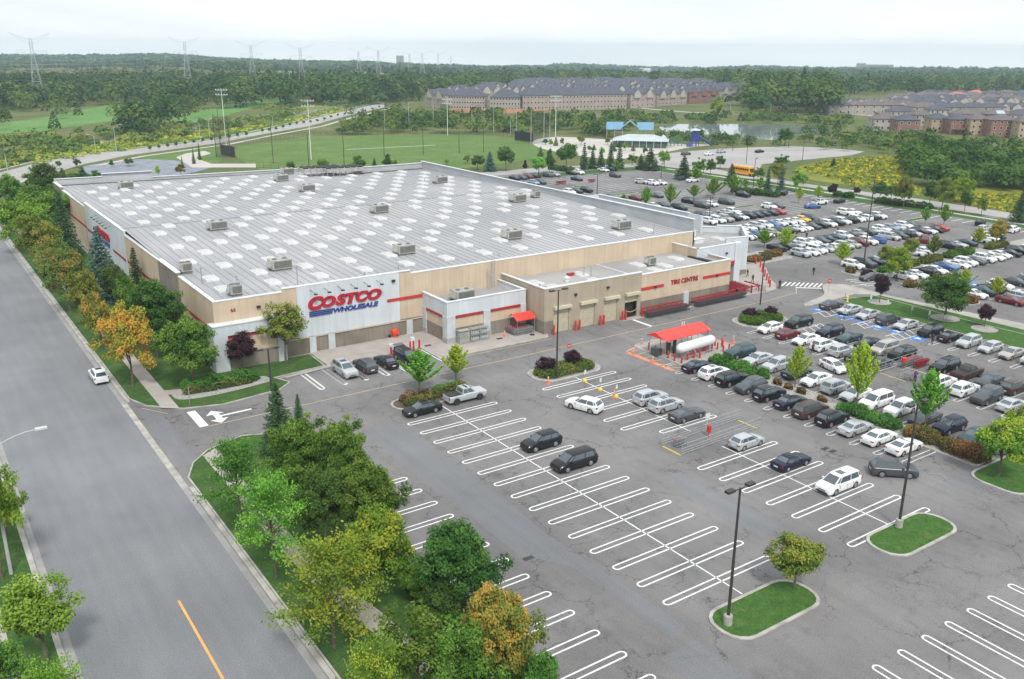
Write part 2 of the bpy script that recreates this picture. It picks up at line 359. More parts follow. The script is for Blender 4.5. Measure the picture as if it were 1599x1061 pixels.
def kerbed(name, pts, mat, smooth=True, h=.13, kw=.28, n=5):
    """raised bed: concrete kerb ring and the planted surface inside it"""
    p = ccw(smooth_poly(pts, n) if smooth else pts); q = inset(p, kw)
    mb = MB(); k = len(p); v0 = [(a[0], a[1], -.02) for a in p]; v1 = [(a[0], a[1], h) for a in p]; v2 = [(a[0], a[1], h) for a in q]; v3 = [(a[0], a[1], h-.05) for a in q]
    for i in range(k):
        j = (i+1) % k
        mb.quad(v0[i], v0[j], v1[j], v1[i]); mb.quad(v1[i], v1[j], v2[j], v2[i]); mb.quad(v2[i], v2[j], v3[j], v3[i])
    o = mb.build('kerb', MT['kerb']); o['kind'] = 'structure'
    sheet(name, q, h-.03, mat)
    return q
def rrect(x0, x1, y0, y1, r=1.2, n=4):
    out = []
    for cx, cy, a0 in ((x1-r, y1-r, 0), (x0+r, y1-r, 90), (x0+r, y0+r, 180), (x1-r, y0+r, 270)):
        for i in range(n+1):
            a = R(a0+90*i/n); out.append((cx+r*math.cos(a), cy+r*math.sin(a)))
    return out

# --- terrain: one sheet from under the lot out past the skyline
SKY = [(-400, 84), (0, 83), (60, 84), (170, 84), (250, 83), (330, 88), (400, 91), (480, 93), (560, 94), (650, 98), (760, 101), (840, 100), (880, 97), (930, 99), (1000, 102), (1100, 103), (1170, 101), (1300, 103), (1450, 103), (1599, 104), (2100, 104)]
def skyline_z(az, D):
    """height of the land at distance D on bearing az so its wooded top meets the photographed skyline"""
    u = math.tan(az-YAW); px = CX+u*F_PX/math.cos(PITCH)
    py = np.interp(px, [a for a, b in SKY], [b for a, b in SKY])
    d = (px-CX)/F_PX*RB+(py-CY)/F_PX*DB+FB
    return H+D*d[2]/math.hypot(d[0], d[1])
def terrain_z(x, y):
    D = math.hypot(x, y); az = math.atan2(x, y)
    if D < 650 or y < 0 and x < 0: return 0.0
    az = min(max(az, YAW-.75), YAW+.75)
    ztop = skyline_z(az, 3600)-20
    t = min(1, (D-650)/2950); t = t*t*(3-2*t)
    z = ztop*t
    if D > 3600: z = ztop-(D-3600)*.035
    n = noise.noise(Vector((x*.0016, y*.0016, 1.7)))*14*min(1, (D-650)/900)*(1 if D < 3000 else max(0, 1-(D-3000)/500))
    return z+min(n, 6)
def make_terrain():
    rs = [0, 60, 150, 300, 450, 600, 650, 720, 800, 900, 1000, 1120, 1250, 1400, 1550, 1700, 1900, 2100, 2300, 2500, 2750, 3000, 3200, 3400, 3600, 3900, 4500, 6000, 9000, 14000]
    A = [R(a) for a in list(range(-20, 96, 1))]+[R(a) for a in range(96, 340, 6)]
    V = []; Fc = []; na = len(A)
    for r in rs:
        for a in A:
            x, y = r*math.sin(a), r*math.cos(a); inside = -20 <= math.degrees(a) <= 95
            z = terrain_z(x, y) if inside else (0 if r < 3600 else -(r-3600)*.03)
            V.append((x, y, z-.06))
    for i in range(len(rs)-1):
        for j in range(na):
            k = (j+1) % na; Fc.append((i*na+k, i*na+j, (i+1)*na+j, (i+1)*na+k))
    me = bpy.data.meshes.new('terrain'); me.from_pydata(V, [], Fc); me.materials.append(MT['meadow'])
    me.polygons.foreach_set('use_smooth', [True]*len(Fc)); me.validate(); me.update()
    o = link('terrain', me); o['kind'] = 'structure'
make_terrain()

# --- roads
RX0, RX1 = 4.6, 19.3
sheet('road', [(RX0, -60), (RX1, -60), (RX1, 268), (23, 290), (33, 315), (29, 345), (-10, 300), (RX0, 262)], -.004, MT['road'])
cross_t = Gs((1.2, 269.6), (66, 252.7), (125, 241.5), (200, 234), (340, 218), (400, 206.6), (475, 189), (531.7, 175.3), (600, 160))
cross_b = Gs((20, 290), (60, 277), (130, 257), (200, 243), (340, 224), (400, 212), (486, 196.6), (531, 184), (600, 168))
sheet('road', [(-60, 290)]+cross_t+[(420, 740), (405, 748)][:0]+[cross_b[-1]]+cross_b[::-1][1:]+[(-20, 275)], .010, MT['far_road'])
def strip(name, line, w, z, mat):
    L_ = [np.array(p, float) for p in line]; a, b = [], []
    for i, p in enumerate(L_):
        d = L_[min(i+1, len(L_)-1)]-L_[max(i-1, 0)]; d = d/np.linalg.norm(d); nn = np.array([-d[1], d[0]])
        a.append(p+nn*w/2); b.append(p-nn*w/2)
    mb = MB()
    for i in range(len(L_)-1): mb.quad((*b[i], z), (*b[i+1], z), (*a[i+1], z), (*a[i], z))
    o = mb.build(name, mat); o['kind'] = 'structure'; return o
strip('kerb', [(p[0]-2.2, p[1]+3.2) for p in cross_t], 1.5, .03, MT['kerb'])
strip('grass', [(p[0]-5.0, p[1]+7.0) for p in cross_t], 7, .01, MT['lawn'])
strip('pavement', [(p[0]+4, p[1]-6) for p in cross_b[2:]], 2.2, .025, MT['pave'])
strip('railway', Gs((-40, 238), (40, 232), (140, 224), (260, 206), (400, 187), (470, 178), (560, 160)), 9, .02, MT['rail'])
strip('goldenrod', Gs((0, 258), (60, 246), (150, 234), (250, 224), (340, 212), (400, 201), (475, 184), (540, 170)), 26, .0, MT['golden'])
strip('goldenrod', Gs((270, 205), (340, 196), (420, 184), (480, 172), (520, 163)), 30, .005, MT['golden'])
# left boulevard, right boulevard
def kerb_line(x, y0, y1, w=.45, side=1):
    mb = MB(); mb.box(x, x+w*side, y0, y1, -.02, .12) if side > 0 else mb.box(x-w, x, y0, y1, -.02, .12)
    mb.m = 1; gx = (x-.62, x-.05) if side > 0 else (x+.05, x+.62)
    mb.box(gx[0], gx[1], y0, y1, -.02, .006)
    o = mb.build('kerb', [MT['kerb'], MT['gutter']]); o['kind'] = 'structure'
kerb_line(RX1, 111.5, 262); kerb_line(RX1, -60, 84.5); kerb_line(RX0, -60, 258, side=-1)
sheet('grass', [(-14, -60), (RX0-.4, -60), (RX0-.4, 258), (-14, 258)], .09, MT['lawn2'])
sheet('pavement', [(-.6, -60), (1.4, -60), (1.4, 250), (-.6, 250)], .10, MT['walk'])
# apron at the drive entrance: concrete gutter across and asphalt
mb = MB(); mb.box(RX1-.62, RX1+.05, 84.5, 111.5, -.02, .004); o = mb.build('kerb', MT['kerb']); o['kind'] = 'structure'
sheet('road', [(19.9, 89), (22.0, 90.5), (22.0, 105), (19.9, 110)], .012, MT['lot_new'])

# --- car park
sheet('car_park', [(RX1, 86), (20.5, -60), (260, -60), (260, 120), (236, 125), (236, 166), (229, 252), (150, 268), (132, 245), (19.35, 245), (19.35, 111)], .0, MT['lot'])
for k, pts in enumerate([[(39.5, 87.5), (44.2, 87.5), (44.2, 66), (43.6, 58), (44.3, 40.5), (42.4, 40), (42.2, 52), (39.5, 56)],
                         [(40.0, 39), (43.7, 39), (44, 28), (40.4, 28)], [(59.5, 58), (62.3, 60), (62.8, 47), (59.5, 46)], [(84, 40), (104, 44), (103, 47), (82, 43)]]):
    sheet('asphalt_patch', pts, .004, MT['lot_new'])
# boulevard lawns with sidewalks
def bed(name, pts, mat, **kw): return kerbed(name, pts, mat, **kw)
bed('grass', [(19.8, 112.6), (21.0, 109.0), (24.5, 105.6), (29, 104.3), (36.6, 105.3), (38.7, 107.2), (37.6, 109.8), (45.0, 110.6), (45.2, 116.6), (31.8, 116.6), (31.8, 246), (19.8, 246)], MT['lawn2'], smooth=False, h=.12, kw=.18)
sheet('pavement', [(22.4, 107.2), (24.2, 105.9), (24.2, 240), (22.4, 240)], .115, MT['walk'])
sheet('pavement', [(24.2, 111.2), (26.0, 110.6), (26.0, 112.4), (24.2, 113)], .118, MT['walk'])
sheet('gravel', smooth_poly([(25.2, 112.2), (24.9, 108.9), (28.5, 107.9), (35.0, 108.5), (36.8, 109.3), (36, 111.4), (30, 111.8)]), .112, MT['gravel'])
bed('grass', [(19.8, 86.8), (21.2, 90.0), (23.5, 92.4), (27.8, 94.0), (30.2, 93.0), (31.9, 88.6), (32.0, 60), (32.0, 38), (36.5, 33), (36.5, -60), (19.8, -60)], MT['lawn2'], smooth=False, h=.12, kw=.18)
sheet('pavement', [(22.6, 91.0), (24.4, 92.3), (24.3, 70), (24.6, 62), (25.8, 55), (26.6, 45), (26.6, -60), (24.8, -60), (24.9, 45), (24.0, 54), (22.9, 62), (22.6, 70)], .115, MT['walk'])
# storefront walk
sheet('pavement', [(45.35, 110.6), (38.2, 109.4), (38.9, 108.8), (45.35, 109.6)], .10, MT['concrete'])
bed('pavement', [(45.3, 116.9), (45.3, 110.0), (59.6, 110.0), (59.6, 104.0), (78.2, 103.9), (79.2, 105.4), (79.2, 110), (64, 110.2), (64, 116.9)], MT['walk'], smooth=False, h=.12, kw=.2)
for x in (52.4, 61.5, 74.5):
    mb = MB(); mb.box(x-1.3, x+1.3, 110.4 if x < 59 else 104.8, 112.6 if x < 59 else 107.6, .118, .128); o = mb.build('pavement', MT['concrete']); o['kind'] = 'structure'
sheet('pavement', smooth_poly([(95.5, 105.3), (95.8, 103.8), (119, 104.2), (128.5, 103.8), (132.5, 106.0), (136, 110.5), (143, 118), (140, 121), (134.6, 116), (127, 112), (118, 106)], 3), .022, MT['walk'])
# entrance apron east of the drive, and its long lawn with a footpath
bed('pavement', Gs((1254, 476), (1257, 479), (1266, 478), (1300, 469.5), (1334, 460), (1359, 461), (1449, 485), (1531, 507))+[(143.0, 20), (146.2, 20)]+Gs((1596, 506), (1379, 460.5), (1345, 451), (1321, 445), (1289, 444), (1284, 447), (1287, 460), (1284, 463)), MT['concrete'], smooth=False, h=.11, kw=.18)
bed('grass', [(133.8, 93.2), (132.8, 89), (132.6, 20), (143, 20), (143, 66), (142.2, 91)], MT['lawn'], smooth=False, h=.125, kw=.15)
for px, py, rr in ((1373, 473, 2.0), (1475, 498, 2.3), (1537, 515, 2.0)):
    gx, gy = G(px, py); sheet('gravel', [(gx+rr*math.cos(a*.5), gy+rr*math.sin(a*.5)) for a in range(12)], .128, MT['gravel'])
# islands
BEDS = {}
BEDS['A'] = bed('grass', rrect(45.9, 56.2, 36.6, 41.0, 1.9), MT['lawn'], smooth=False)
BEDS['B'] = bed('grass', rrect(66.1, 76.2, 36.9, 41.2, 1.9), MT['lawn'], smooth=False)
BEDS['C'] = bed('grass', rrect(86.4, 97.4, 36.9, 43.0, 1.9), MT['lawn'], smooth=False)
BEDS['D'] = bed('gravel', rrect(65.9, 76.6, 88.2, 93.6, 2.2), MT['gravel'], smooth=False)
BEDS['E'] = bed('gravel', rrect(45.8, 57.8, 90.2, 94.0, 1.8), MT['mulch'], smooth=False)
BEDS['F'] = bed('gravel', rrect(107.4, 117.0, 89.2, 95.4, 2.6), MT['gravel'], smooth=False)
BEDS['G'] = bed('gravel', rrect(89.4, 93.0, 43.2, 82.4, .5), MT['gravel'], smooth=False)
BEDS['J'] = bed('pavement', rrect(86.0, 98.4, 82.6, 94.0, 1.2), MT['concrete'], smooth=False)
for nm, x0, x1, y0, y1 in (('K', 141.8, 154.2, 119.2, 127.4), ('L', 151, 153.8, 97, 106), ('M', 150.5, 154, 90.2, 92.8), ('N', 149.2, 153, 78.0, 84.6)):
    BEDS[nm] = bed('gravel', rrect(x0, x1, y0, y1, 1.2), MT['gravel'], smooth=False)
BEDS['P'] = bed('gravel', rrect(154.5, 215, 99.6, 102.8, .8), MT['gravel'], smooth=False)
for x0, x1, y in ((176, 181, 222.5), (202, 209, 222.5), (176, 186, 204), (190, 198, 168.6), (150, 156, 168.5), (208, 216, 149.6), (212, 221, 131.2), (210, 219, 187)):
    bed('grass', rrect(x0, x1, y-1.1, y+1.1, .9), MT['lawn'], smooth=False)
# eastern grass verge, footpath and park drive
sheet('grass', [(150, 254), (236, 249), (240.5, 166), (236, 128), (236, 90), (229.5, 90), (229, 128), (228, 166), (226, 243), (150, 247.5)], .03, MT['lawn'])
sheet('pavement', [(232, 240), (233.6, 240), (236.2, 166), (234.6, 128), (234.6, 90), (233, 90), (233, 128), (234.4, 166)], .045, MT['pave'])
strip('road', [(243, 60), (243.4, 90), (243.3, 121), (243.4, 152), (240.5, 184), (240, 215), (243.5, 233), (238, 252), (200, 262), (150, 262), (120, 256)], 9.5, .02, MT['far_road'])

# --- pitch, park, second car park, pond
sheet('pitch', smooth_poly(Gs((362, 236), (400, 225), (480, 216), (560, 212), (700, 211), (780, 214.5), (836, 222), (862, 236), (850, 246), (700, 266), (560, 275), (420, 270)), 4), .02, MT['field'])
mb = MB()
a, b = G(540, 234), G(680, 227); d = np.array(b)-np.array(a); nn = np.array([-d[1], d[0]])/np.linalg.norm(d)*.5
mb.quad((*(a-nn), .03), (*(b-nn), .03), (*(b+nn), .03), (*(a+nn), .03)); o = mb.build('pitch_line', MT['worn']); o['kind'] = 'structure'
sheet('plaza', smooth_poly(Gs((832, 221), (870, 214), (960, 219), (1020, 224), (1110, 226), (1075, 231), (1040, 238), (1010, 243), (960, 249), (900, 243), (845, 232)), 3), .025, MT['pave'])
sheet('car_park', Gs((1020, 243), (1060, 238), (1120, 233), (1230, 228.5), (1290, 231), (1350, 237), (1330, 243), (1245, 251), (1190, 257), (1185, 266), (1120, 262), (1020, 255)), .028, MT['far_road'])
sheet('path', Gs((300, 262), (275, 246), (290, 240), (320, 236), (330, 240), (305, 247), (330, 256), (400, 256), (400, 262)), .024, MT['pave'])
sheet('gravel', smooth_poly(Gs((125, 262), (180, 252), (240, 249), (310, 255), (330, 262), (270, 275), (180, 280), (140, 272)), 3), .02, pmat('slate_gravel', (.23, .25, .29), .9, (.15, .17, .20), .3))
sheet('grass', smooth_poly(Gs((215, 246), (260, 238), (340, 231), (390, 226), (350, 246), (340, 255), (300, 254), (230, 249)), 3), .015, MT['field'])
sheet('golf_course', smooth_poly(Gs((-40, 207), (0, 193), (60, 185), (130, 172), (180, 163), (235, 163), (250, 172), (235, 180), (170, 190), (80, 203), (0, 214)), 3), .012, MT['golf'])
sheet('golf_course', smooth_poly(Gs((262, 184), (300, 176), (390, 158), (470, 152), (470, 158), (400, 168), (330, 187), (290, 190)), 3), .012, MT['golf'])
sheet('pond', smooth_poly(Gs((1030, 198), (1045, 194.6), (1100, 194), (1200, 194.6), (1290, 197.5), (1302, 202), (1285, 206), (1225, 211), (1215, 219), (1160, 216), (1090, 209), (1040, 206)), 3), .03, MT['water'])
sheet('goldenrod', smooth_poly(Gs((1245, 262), (1300, 250), (1400, 244), (1430, 262), (1405, 283), (1420, 300), (1330, 290), (1260, 280)), 3), .02, MT['golden'])
sheet('goldenrod', smooth_poly(Gs((1530, 244), (1650, 240), (1700, 252), (1600, 262), (1545, 254)), 3), .02, MT['golden'])
sheet('goldenrod', smooth_poly(Gs((1500, 300), (1560, 290), (1680, 290), (1700, 330), (1620, 335), (1540, 318)), 3), .02, MT['golden'])
strip('path', Gs((985, 168), (1030, 172), (1080, 176), (1160, 179), (1270, 178), (1330, 178), (1420, 188)), 5, .03, MT['pave'])
strip('road', Gs((1290, 178), (1360, 181), (1375, 176)), 8, .035, MT['far_road'])

# --- painted markings (each stall line a hairpin of two lines joined at the ends)
def hairpin(mb, a0, a1, c, axis='x', w=.64, t=.15, z=.012, ends=(1, 1)):
    """rounded double line from a0 to a1 centred on c, running along axis"""
    def P(u, v): return (u, c+v, z) if axis == 'x' else (c+v, u, z)
    for s in (-1, 1):
        q = [P(a0, s*w/2-t/2), P(a1, s*w/2-t/2), P(a1, s*w/2+t/2), P(a0, s*w/2+t/2)]
        mb.poly(q if axis == 'x' else q[::-1])
    for e, a, sg in ((ends[0], a0, -1), (ends[1], a1, 1)):
        if not e: continue
        n = 6; ro, ri = w/2+t/2, w/2-t/2
        for i in range(n):
            t0, t1 = -math.pi/2+math.pi*i/n, -math.pi/2+math.pi*(i+1)/n
            q = [P(a+sg*ri*math.cos(t0), ri*math.sin(t0)), P(a+sg*ro*math.cos(t0), ro*math.sin(t0)), P(a+sg*ro*math.cos(t1), ro*math.sin(t1)), P(a+sg*ri*math.cos(t1), ri*math.sin(t1))]
            if (sg > 0) != (axis == 'x'): q = q[::-1]
            mb.poly(q)
def line(mb, x0, y0, x1, y1, w=.13, z=.012):
    d = np.array([x1-x0, y1-y0], float); L_ = np.linalg.norm(d); nn = np.array([-d[1], d[0]])/L_*w/2
    mb.quad((x0-nn[0], y0-nn[1], z), (x1-nn[0], y1-nn[1], z), (x1+nn[0], y1+nn[1], z), (x0+nn[0], y0+nn[1], z))
S = 3.053
mk = MB()
for k in range(15):
    y = 43.72+k*S; hairpin(mk, 45.25, 56.95, y)
line(mk, 51.1, 41.2, 51.1, 90.1)
for k in range(16):
    y = 41.0+k*S
    if 60.5 < y < 67.5: continue
    hairpin(mk, 65.0 if not 67 < y < 69.9 else 68.2, 76.5, y)
line(mk, 70.95, 41.3, 70.95, 61.9, z=.016); line(mk, 70.95, 66.8, 70.95, 88.1, z=.016)
for k in range(14): hairpin(mk, 31.9, 38.0, 40.85+k*S-6.1, ends=(0, 1))
for k in range(16): hairpin(mk, 23.6, 29.5, 46.0+k*S, axis='y', ends=(0, 1))
for k in range(5): hairpin(mk, 103.0, 109.6, 41.3+k*S, axis='y', ends=(1, 0))
mk.build('parking_lines', MT['white'])['kind'] = 'structure'
mk = MB()
for k in range(13): hairpin(mk, 83.6, 89.4, 48.2+k*S, ends=(1, 0))
for k in range(13): hairpin(mk, 93.0, 99.2, 48.2+k*S, ends=(0, 1))
for k in range(16):
    if 11.7*0+60 < 45.2+k*S < 67: continue
    hairpin(mk, 105.7, 117.6, 42.9+k*S)
for k in range(16): hairpin(mk, 124.0, 132.5, 39.3+k*S, ends=(1, 0))
line(mk, 111.6, 42, 111.6, 88.9, z=.016)
mk.build('parking_lines', MT['worn'])['kind'] = 'structure'
# far rows run the other way
mk = MB()
for y0, y1, x0, x1 in ((117.2, 129.4, 158, 206), (135.2, 147.4, 154, 206), (153.8, 166.0, 150, 210), (171.8, 184.2, 152, 208), (190.4, 202.8, 152, 204), (209, 221, 154, 204), (229.0, 241.2, 156, 206)):
    x = x0
    while x < x1:
        for q_ in (-.2, .2): line(mk, x+q_, y0, x+q_, y1, .15)
        x += 2.9
x = 153.5
while x < 205: line(mk, x, 93, x, 98.8, .14); line(mk, x, 77.6, x, 83.6, .14); x += 2.9
y = 96
while y < 240: line(mk, 222.5, y, 228, y+.2, .4); y += 2.9
mk.build('parking_lines', MT['worn'])['kind'] = 'structure'
# arrows, stop bars, lane lines
mk = MB()
line(mk, 25.1, 104.4, 25.1, 99.0, 1.0); line(mk, 95.3, 104.0, 95.3, 99.6, .55)
line(mk, *G(1243, 449.6), *G(1283, 450.6), .5, .02)
line(mk, 27.7, 101.1, 31.4, 101.15, .36)
for s in (-1, 1):
    q = [(26.95, 101.1, .0132), (27.75, 101.1, .0132), (27.6, 101.1+s*.9, .0132), (26.9, 101.1+s*.9, .0132)]; mk.poly(q[::s])
    q = [(26.2, 101.1+s*.85, .0134), (28.3, 101.1+s*.85, .0134), (27.1, 101.1+s*2.1, .0134)]; mk.poly(q[::s])
for k in range(9):
    line(mk, *G(1221+k*7.0, 446.6+k*.28), *G(1228+k*7.0, 440.6+k*.32), .28)
line(mk, 140.8, 99.4, 147, 97.0, .2, .014)
for k in range(5): line(mk, 146.0+k*.2, 96.6+k*1.2, 150.4+k*.2, 95.2+k*1.2, .2, .014)
mk.build('road_markings', MT['white'])['kind'] = 'structure'
mk = MB()
line(mk, 25.6, 98.8, 95.2, 99.3, .13); line(mk, 95.3, 99.4, 123.0, 99.7, .13); line(mk, 123.0, 99.7, 129.6, 100.3, .13); line(mk, 129.6, 100.3, *G(1243.5, 458), .13); line(mk, *G(1243.5, 458), *G(1243, 450), .13)
line(mk, 59.7, 103.5, 78.4, 103.3, .13); line(mk, 19.9, 109.6, 22.6, 105.2, .1)
mk.build('road_markings', MT['yellow'])['kind'] = 'structure'
mk = MB(); line(mk, 13.2, -60, 13.2, 65.6, .2); mk.build('road_markings', MT['orange'])['kind'] = 'structure'
# accessible bays: blue squares, white hatching between them
mk = MB(); wk = MB()
for px, py in ((1278, 484), (1316, 494), (1342, 500), (1371, 511), (1400, 517.5), (1433, 529), (1492, 449), (1515, 437), (1522, 445)):
    gx, gy = G(px, py); s = 1.15; mk.box(gx-s, gx+s, gy-s, gy+s, .002, .013)
    wk.obox((gx, gy), .2, .35, 1.0, .010, .017); wk.obox((gx+.3, gy+.1), -.6, .25, .8, .010, .0171)
for px, py in ((1296, 489), (1356, 506), (1410, 524), (1272, 514)):
    gx, gy = G(px, py)
    for k in range(4): line(wk, gx-2.6+k*1.5, gy-1.1, gx-1.4+k*1.5, gy+1.1, .12, .013)
    line(wk, gx-2.8, gy-1.2, gx+3.2, gy-1.2, .12, .018); line(wk, gx-2.8, gy+1.2, gx+3.2, gy+1.2, .12, .018)
mk.build('accessible_bay_paint', MT['bluepaint'])['kind'] = 'structure'; wk.build('accessible_bay_marks', MT['white'])['kind'] = 'structure'
# red and yellow keep-clear paint round the propane compound
mk = MB()
for (a, b, w) in ((G(980, 551), G(1052, 579), .9), (G(983, 547), G(1012, 536), .6), (G(1108, 528), G(1150, 541), .7)): line(mk, *a, *b, w, .012)
sheet('road_markings', Gs((1112, 527), (1150, 541), (1135, 548), (1106, 537)), .009, MT['redpaint'])
mk.build('road_markings', MT['redpaint'])['kind'] = 'structure'
mk = MB()
for (a, b) in ((G(978, 549), G(1053, 580)), (G(978, 549), G(1020, 530)), (G(1053, 580), G(1080, 572)), (G(986, 549), G(1004, 545)), (G(994, 555), G(1012, 549)), (G(1003, 560), G(1022, 556)), (G(1016, 565), G(1034, 562)), (G(1030, 570), G(1050, 570)), (G(1041, 574), G(1066, 574))): line(mk, *a, *b, .16, .016)
mk.build('road_markings', MT['yellow'])['kind'] = 'structure'
# fire lane text bay at the storefront
mk = MB(); mk.box(57.4, 59.3, 104.2, 108.8, .002, .012); mk.build('road_markings', pmat('green_ground_paint', (.10, .16, .13), .8, (.14, .16, .15), 1.0))['kind'] = 'structure'
mk = MB()
for x in (41.2, 44.4, 47.4, 50.55, 53.8, 56.9): hairpin(mk, 102.8, 109.7, x, axis='y', ends=(1, 0), w=.62)
line(mk, 59.4, 109.6, 59.4, 103.6, .16); line(mk, 45.4, 109.9, 38.0, 109.4, .12)
mk.build('parking_lines', MT['white'])['kind'] = 'structure'
# drains
mk = MB()
for px, py in ((825, 872), (1288, 701), (1300, 705), (780, 530), (668, 541)):
    gx, gy = G(px, py); mk.box(gx-.5, gx+.5, gy-.25, gy+.25, .001 if py > 560 else .12, .014 if py > 560 else .135)
for i, o in enumerate([mk.build('drain_cover', MT['dark'])]): o['kind'] = 'structure'

# ================================================================ THE STORE
M_TAN = ribbed('tan_wall_panel', (.56, .455, .34), (.50, .40, .295), 1.1, .08)
M_TAN2 = ribbed('beige_wall_panel', (.40, .345, .265), (.35, .30, .23), .45, .14)
M_WHT = ribbed('white_wall_panel', (.56, .60, .635), (.51, .55, .585), .9, .06)
M_STONE = ribbed('grey_block_wall', (.245, .215, .18), (.17, .15, .125), 1.3, .12, .85)
M_PIER = pmat('white_pier', (.50, .53, .55), .6, (.42, .45, .47), .8)
M_COPE = pmat('metal_coping', (.66, .68, .69), .4, (.56, .58, .60), .5)
M_PARIN = pmat('parapet_membrane', (.40, .42, .44), .75, (.33, .345, .36), .25)
M_GLASS = pmat('dark_window_glass', (.02, .025, .03), .08, (.015, .018, .02), 1.0)
M_DOOR = pmat('beige_roller_door', (.46, .42, .31), .6, (.40, .365, .27), 1.5)

def roof_material():
    m, t, b, o = nmat('standing_seam_roof'); l = t.links.new
    b.inputs['Roughness'].default_value = .55; b.inputs['Metallic'].default_value = .0; b.inputs['Specular IOR Level'].default_value = .3
    tcn = N(t, 'ShaderNodeTexCoord'); P = tcn.outputs['Object']; sp = N(t, 'ShaderNodeSeparateXYZ'); l(P, sp.inputs[0])
    dv = N(t, 'ShaderNodeMath', operation='DIVIDE'); dv.inputs[1].default_value = 1.2; l(sp.outputs['X'], dv.inputs[0])
    fl = N(t, 'ShaderNodeMath', operation='FLOOR'); l(dv.outputs[0], fl.inputs[0])
    mpn = N(t, 'ShaderNodeMapping'); mpn.inputs['Scale'].default_value = (.9, .05, 1); l(P, mpn.inputs['Vector'])
    n1 = N(t, 'ShaderNodeTexNoise', Scale=1.0, Detail=5); l(mpn.outputs[0], n1.inputs['Vector'])
    n2 = N(t, 'ShaderNodeTexNoise', Scale=.045, Detail=5); l(P, n2.inputs['Vector'])
    r1 = N(t, 'ShaderNodeMapRange'); r1.inputs[1].default_value = .3; r1.inputs[2].default_value = .7; r1.inputs[3].default_value = .90; r1.inputs[4].default_value = 1.08; l(n1.outputs['Fac'], r1.inputs[0])
    r2 = N(t, 'ShaderNodeValToRGB'); r2.color_ramp.elements[0].position = .35; r2.color_ramp.elements[1].position = .65
    r2.color_ramp.elements[0].color = (.275, .282, .294, 1); r2.color_ramp.elements[1].color = (.355, .352, .36, 1); l(n2.outputs['Fac'], r2.inputs[0])
    wn = N(t, 'ShaderNodeTexWhiteNoise', noise_dimensions='1D'); l(fl.outputs[0], wn.inputs['W'])
    r3 = N(t, 'ShaderNodeMapRange'); r3.inputs[3].default_value = .975; r3.inputs[4].default_value = 1.02; l(wn.outputs['Value'], r3.inputs[0])
    m1 = N(t, 'ShaderNodeMixRGB', blend_type='MULTIPLY'); m1.inputs[0].default_value = 1; l(r2.outputs[0], m1.inputs[1]); l(r1.outputs[0], m1.inputs[2])
    m2 = N(t, 'ShaderNodeMixRGB', blend_type='MULTIPLY'); m2.inputs[0].default_value = 1; l(m1.outputs[0], m2.inputs[1]); l(r3.outputs[0], m2.inputs[2])
    l(m2.outputs[0], b.inputs['Base Color']); return m
M_ROOF = roof_material()
M_SEAM = pmat('roof_seam', (.275, .28, .29), .6, (.245, .25, .26), .4)
M_FLAT = pmat('gravel_flat_roof', (.33, .32, .315), .9, (.25, .245, .24), .12, bump=.2, bscale=4)

store = empty('warehouse_store', (32.4, 117, 0), 0, 'huge low warehouse store with ribbed grey roof, pale skylights, tan walls and red letters', 'store')
def SO(mb, name, mats, parent=None, smooth=False):
    """store part given in world coordinates"""
    o = mb.build(name, mats, None, smooth); o.parent = parent or store
    if parent is None: o.location = (-32.4, -117, 0)
    return o
def comps(mb):
    par = list(range(len(mb.v)))
    def find(a):
        while par[a] != a: par[a] = par[par[a]]; a = par[a]
        return a
    for f in mb.f:
        r = find(f[0])
        for i in f[1:]: par[find(i)] = r
    gr = {}
    for k, f in enumerate(mb.f): gr.setdefault(find(f[0]), []).append(k)
    out = []
    for fs in gr.values():
        m = MB(); ix = {}
        for k in fs:
            q = []
            for i in mb.f[k]:
                if i not in ix: ix[i] = len(m.v); m.v.append(mb.v[i])
                q.append(ix[i])
            m.f.append(tuple(q)); m.mi.append(mb.mi[k])
        out.append(m)
    return out
SPLIT = {'side_wall', 'side_block_wall', 'side_red_band', 'pier', 'annexe_pier', 'pier_base', 'roof_gutter', 'annexe_infill', 'base_wall', 'sign_stripe', 'rear_parapet'}
_SO = SO
def SO(mb, name, mats, parent=None, smooth=False):
    if name in SPLIT:
        for m in comps(mb): o = _SO(m, name, mats, parent, smooth)
        return o
    return _SO(mb, name, mats, parent, smooth)
X0, X1, YF, YR, YB0, YB1, XJ = 32.4, 121.5, 117.0, 170.0, 241.0, 219.0, 103.0
def rz(y): return 9.2+(1.45*(y-YF)/(YR-YF) if y < YR else 1.45-1.25*(y-YR)/(241-YR))
def yback(x): return 241-(x-X0)*.115 if x < XJ else 220.5
# walls (outer shell)
w = MB()
def wall(mb, xa, ya, xb, yb, z0, z1, m=0, th=.3):
    """wall slab whose outer face runs a->b, outward side on the right of a->b"""
    mb.m = m; d = np.array([xb-xa, yb-ya], float); d /= np.linalg.norm(d); n = np.array([-d[1], d[0]])*th
    p = [(xa, ya), (xb, yb), (xb+n[0], yb+n[1]), (xa+n[0], ya+n[1])]; mb.prism(p, z0, z1); mb.m = 0
w = MB()
wall(w, X0, YF, 42.0, YF, 2.6, 9.45)
wall(w, 42.0, YF, 44.0, YF, 2.6, 9.9, 0); wall(w, 60.0, YF, 62.0, YF, 2.6, 9.9, 0)
wall(w, 62.0, YF, X1, YF, 2.6, 9.45)
w.build
SO(w, 'front_wall', M_TAN)
w = MB(); wall(w, 44.0, YF-.06, 60.0, YF-.06, 2.45, 9.9, 0, .36); SO(w, 'sign_panel', M_WHT)
w = MB(); wall(w, X0, YF, X0+33, YF, 0, 2.6, 0, .3); SO(w, 'base_wall', M_STONE)
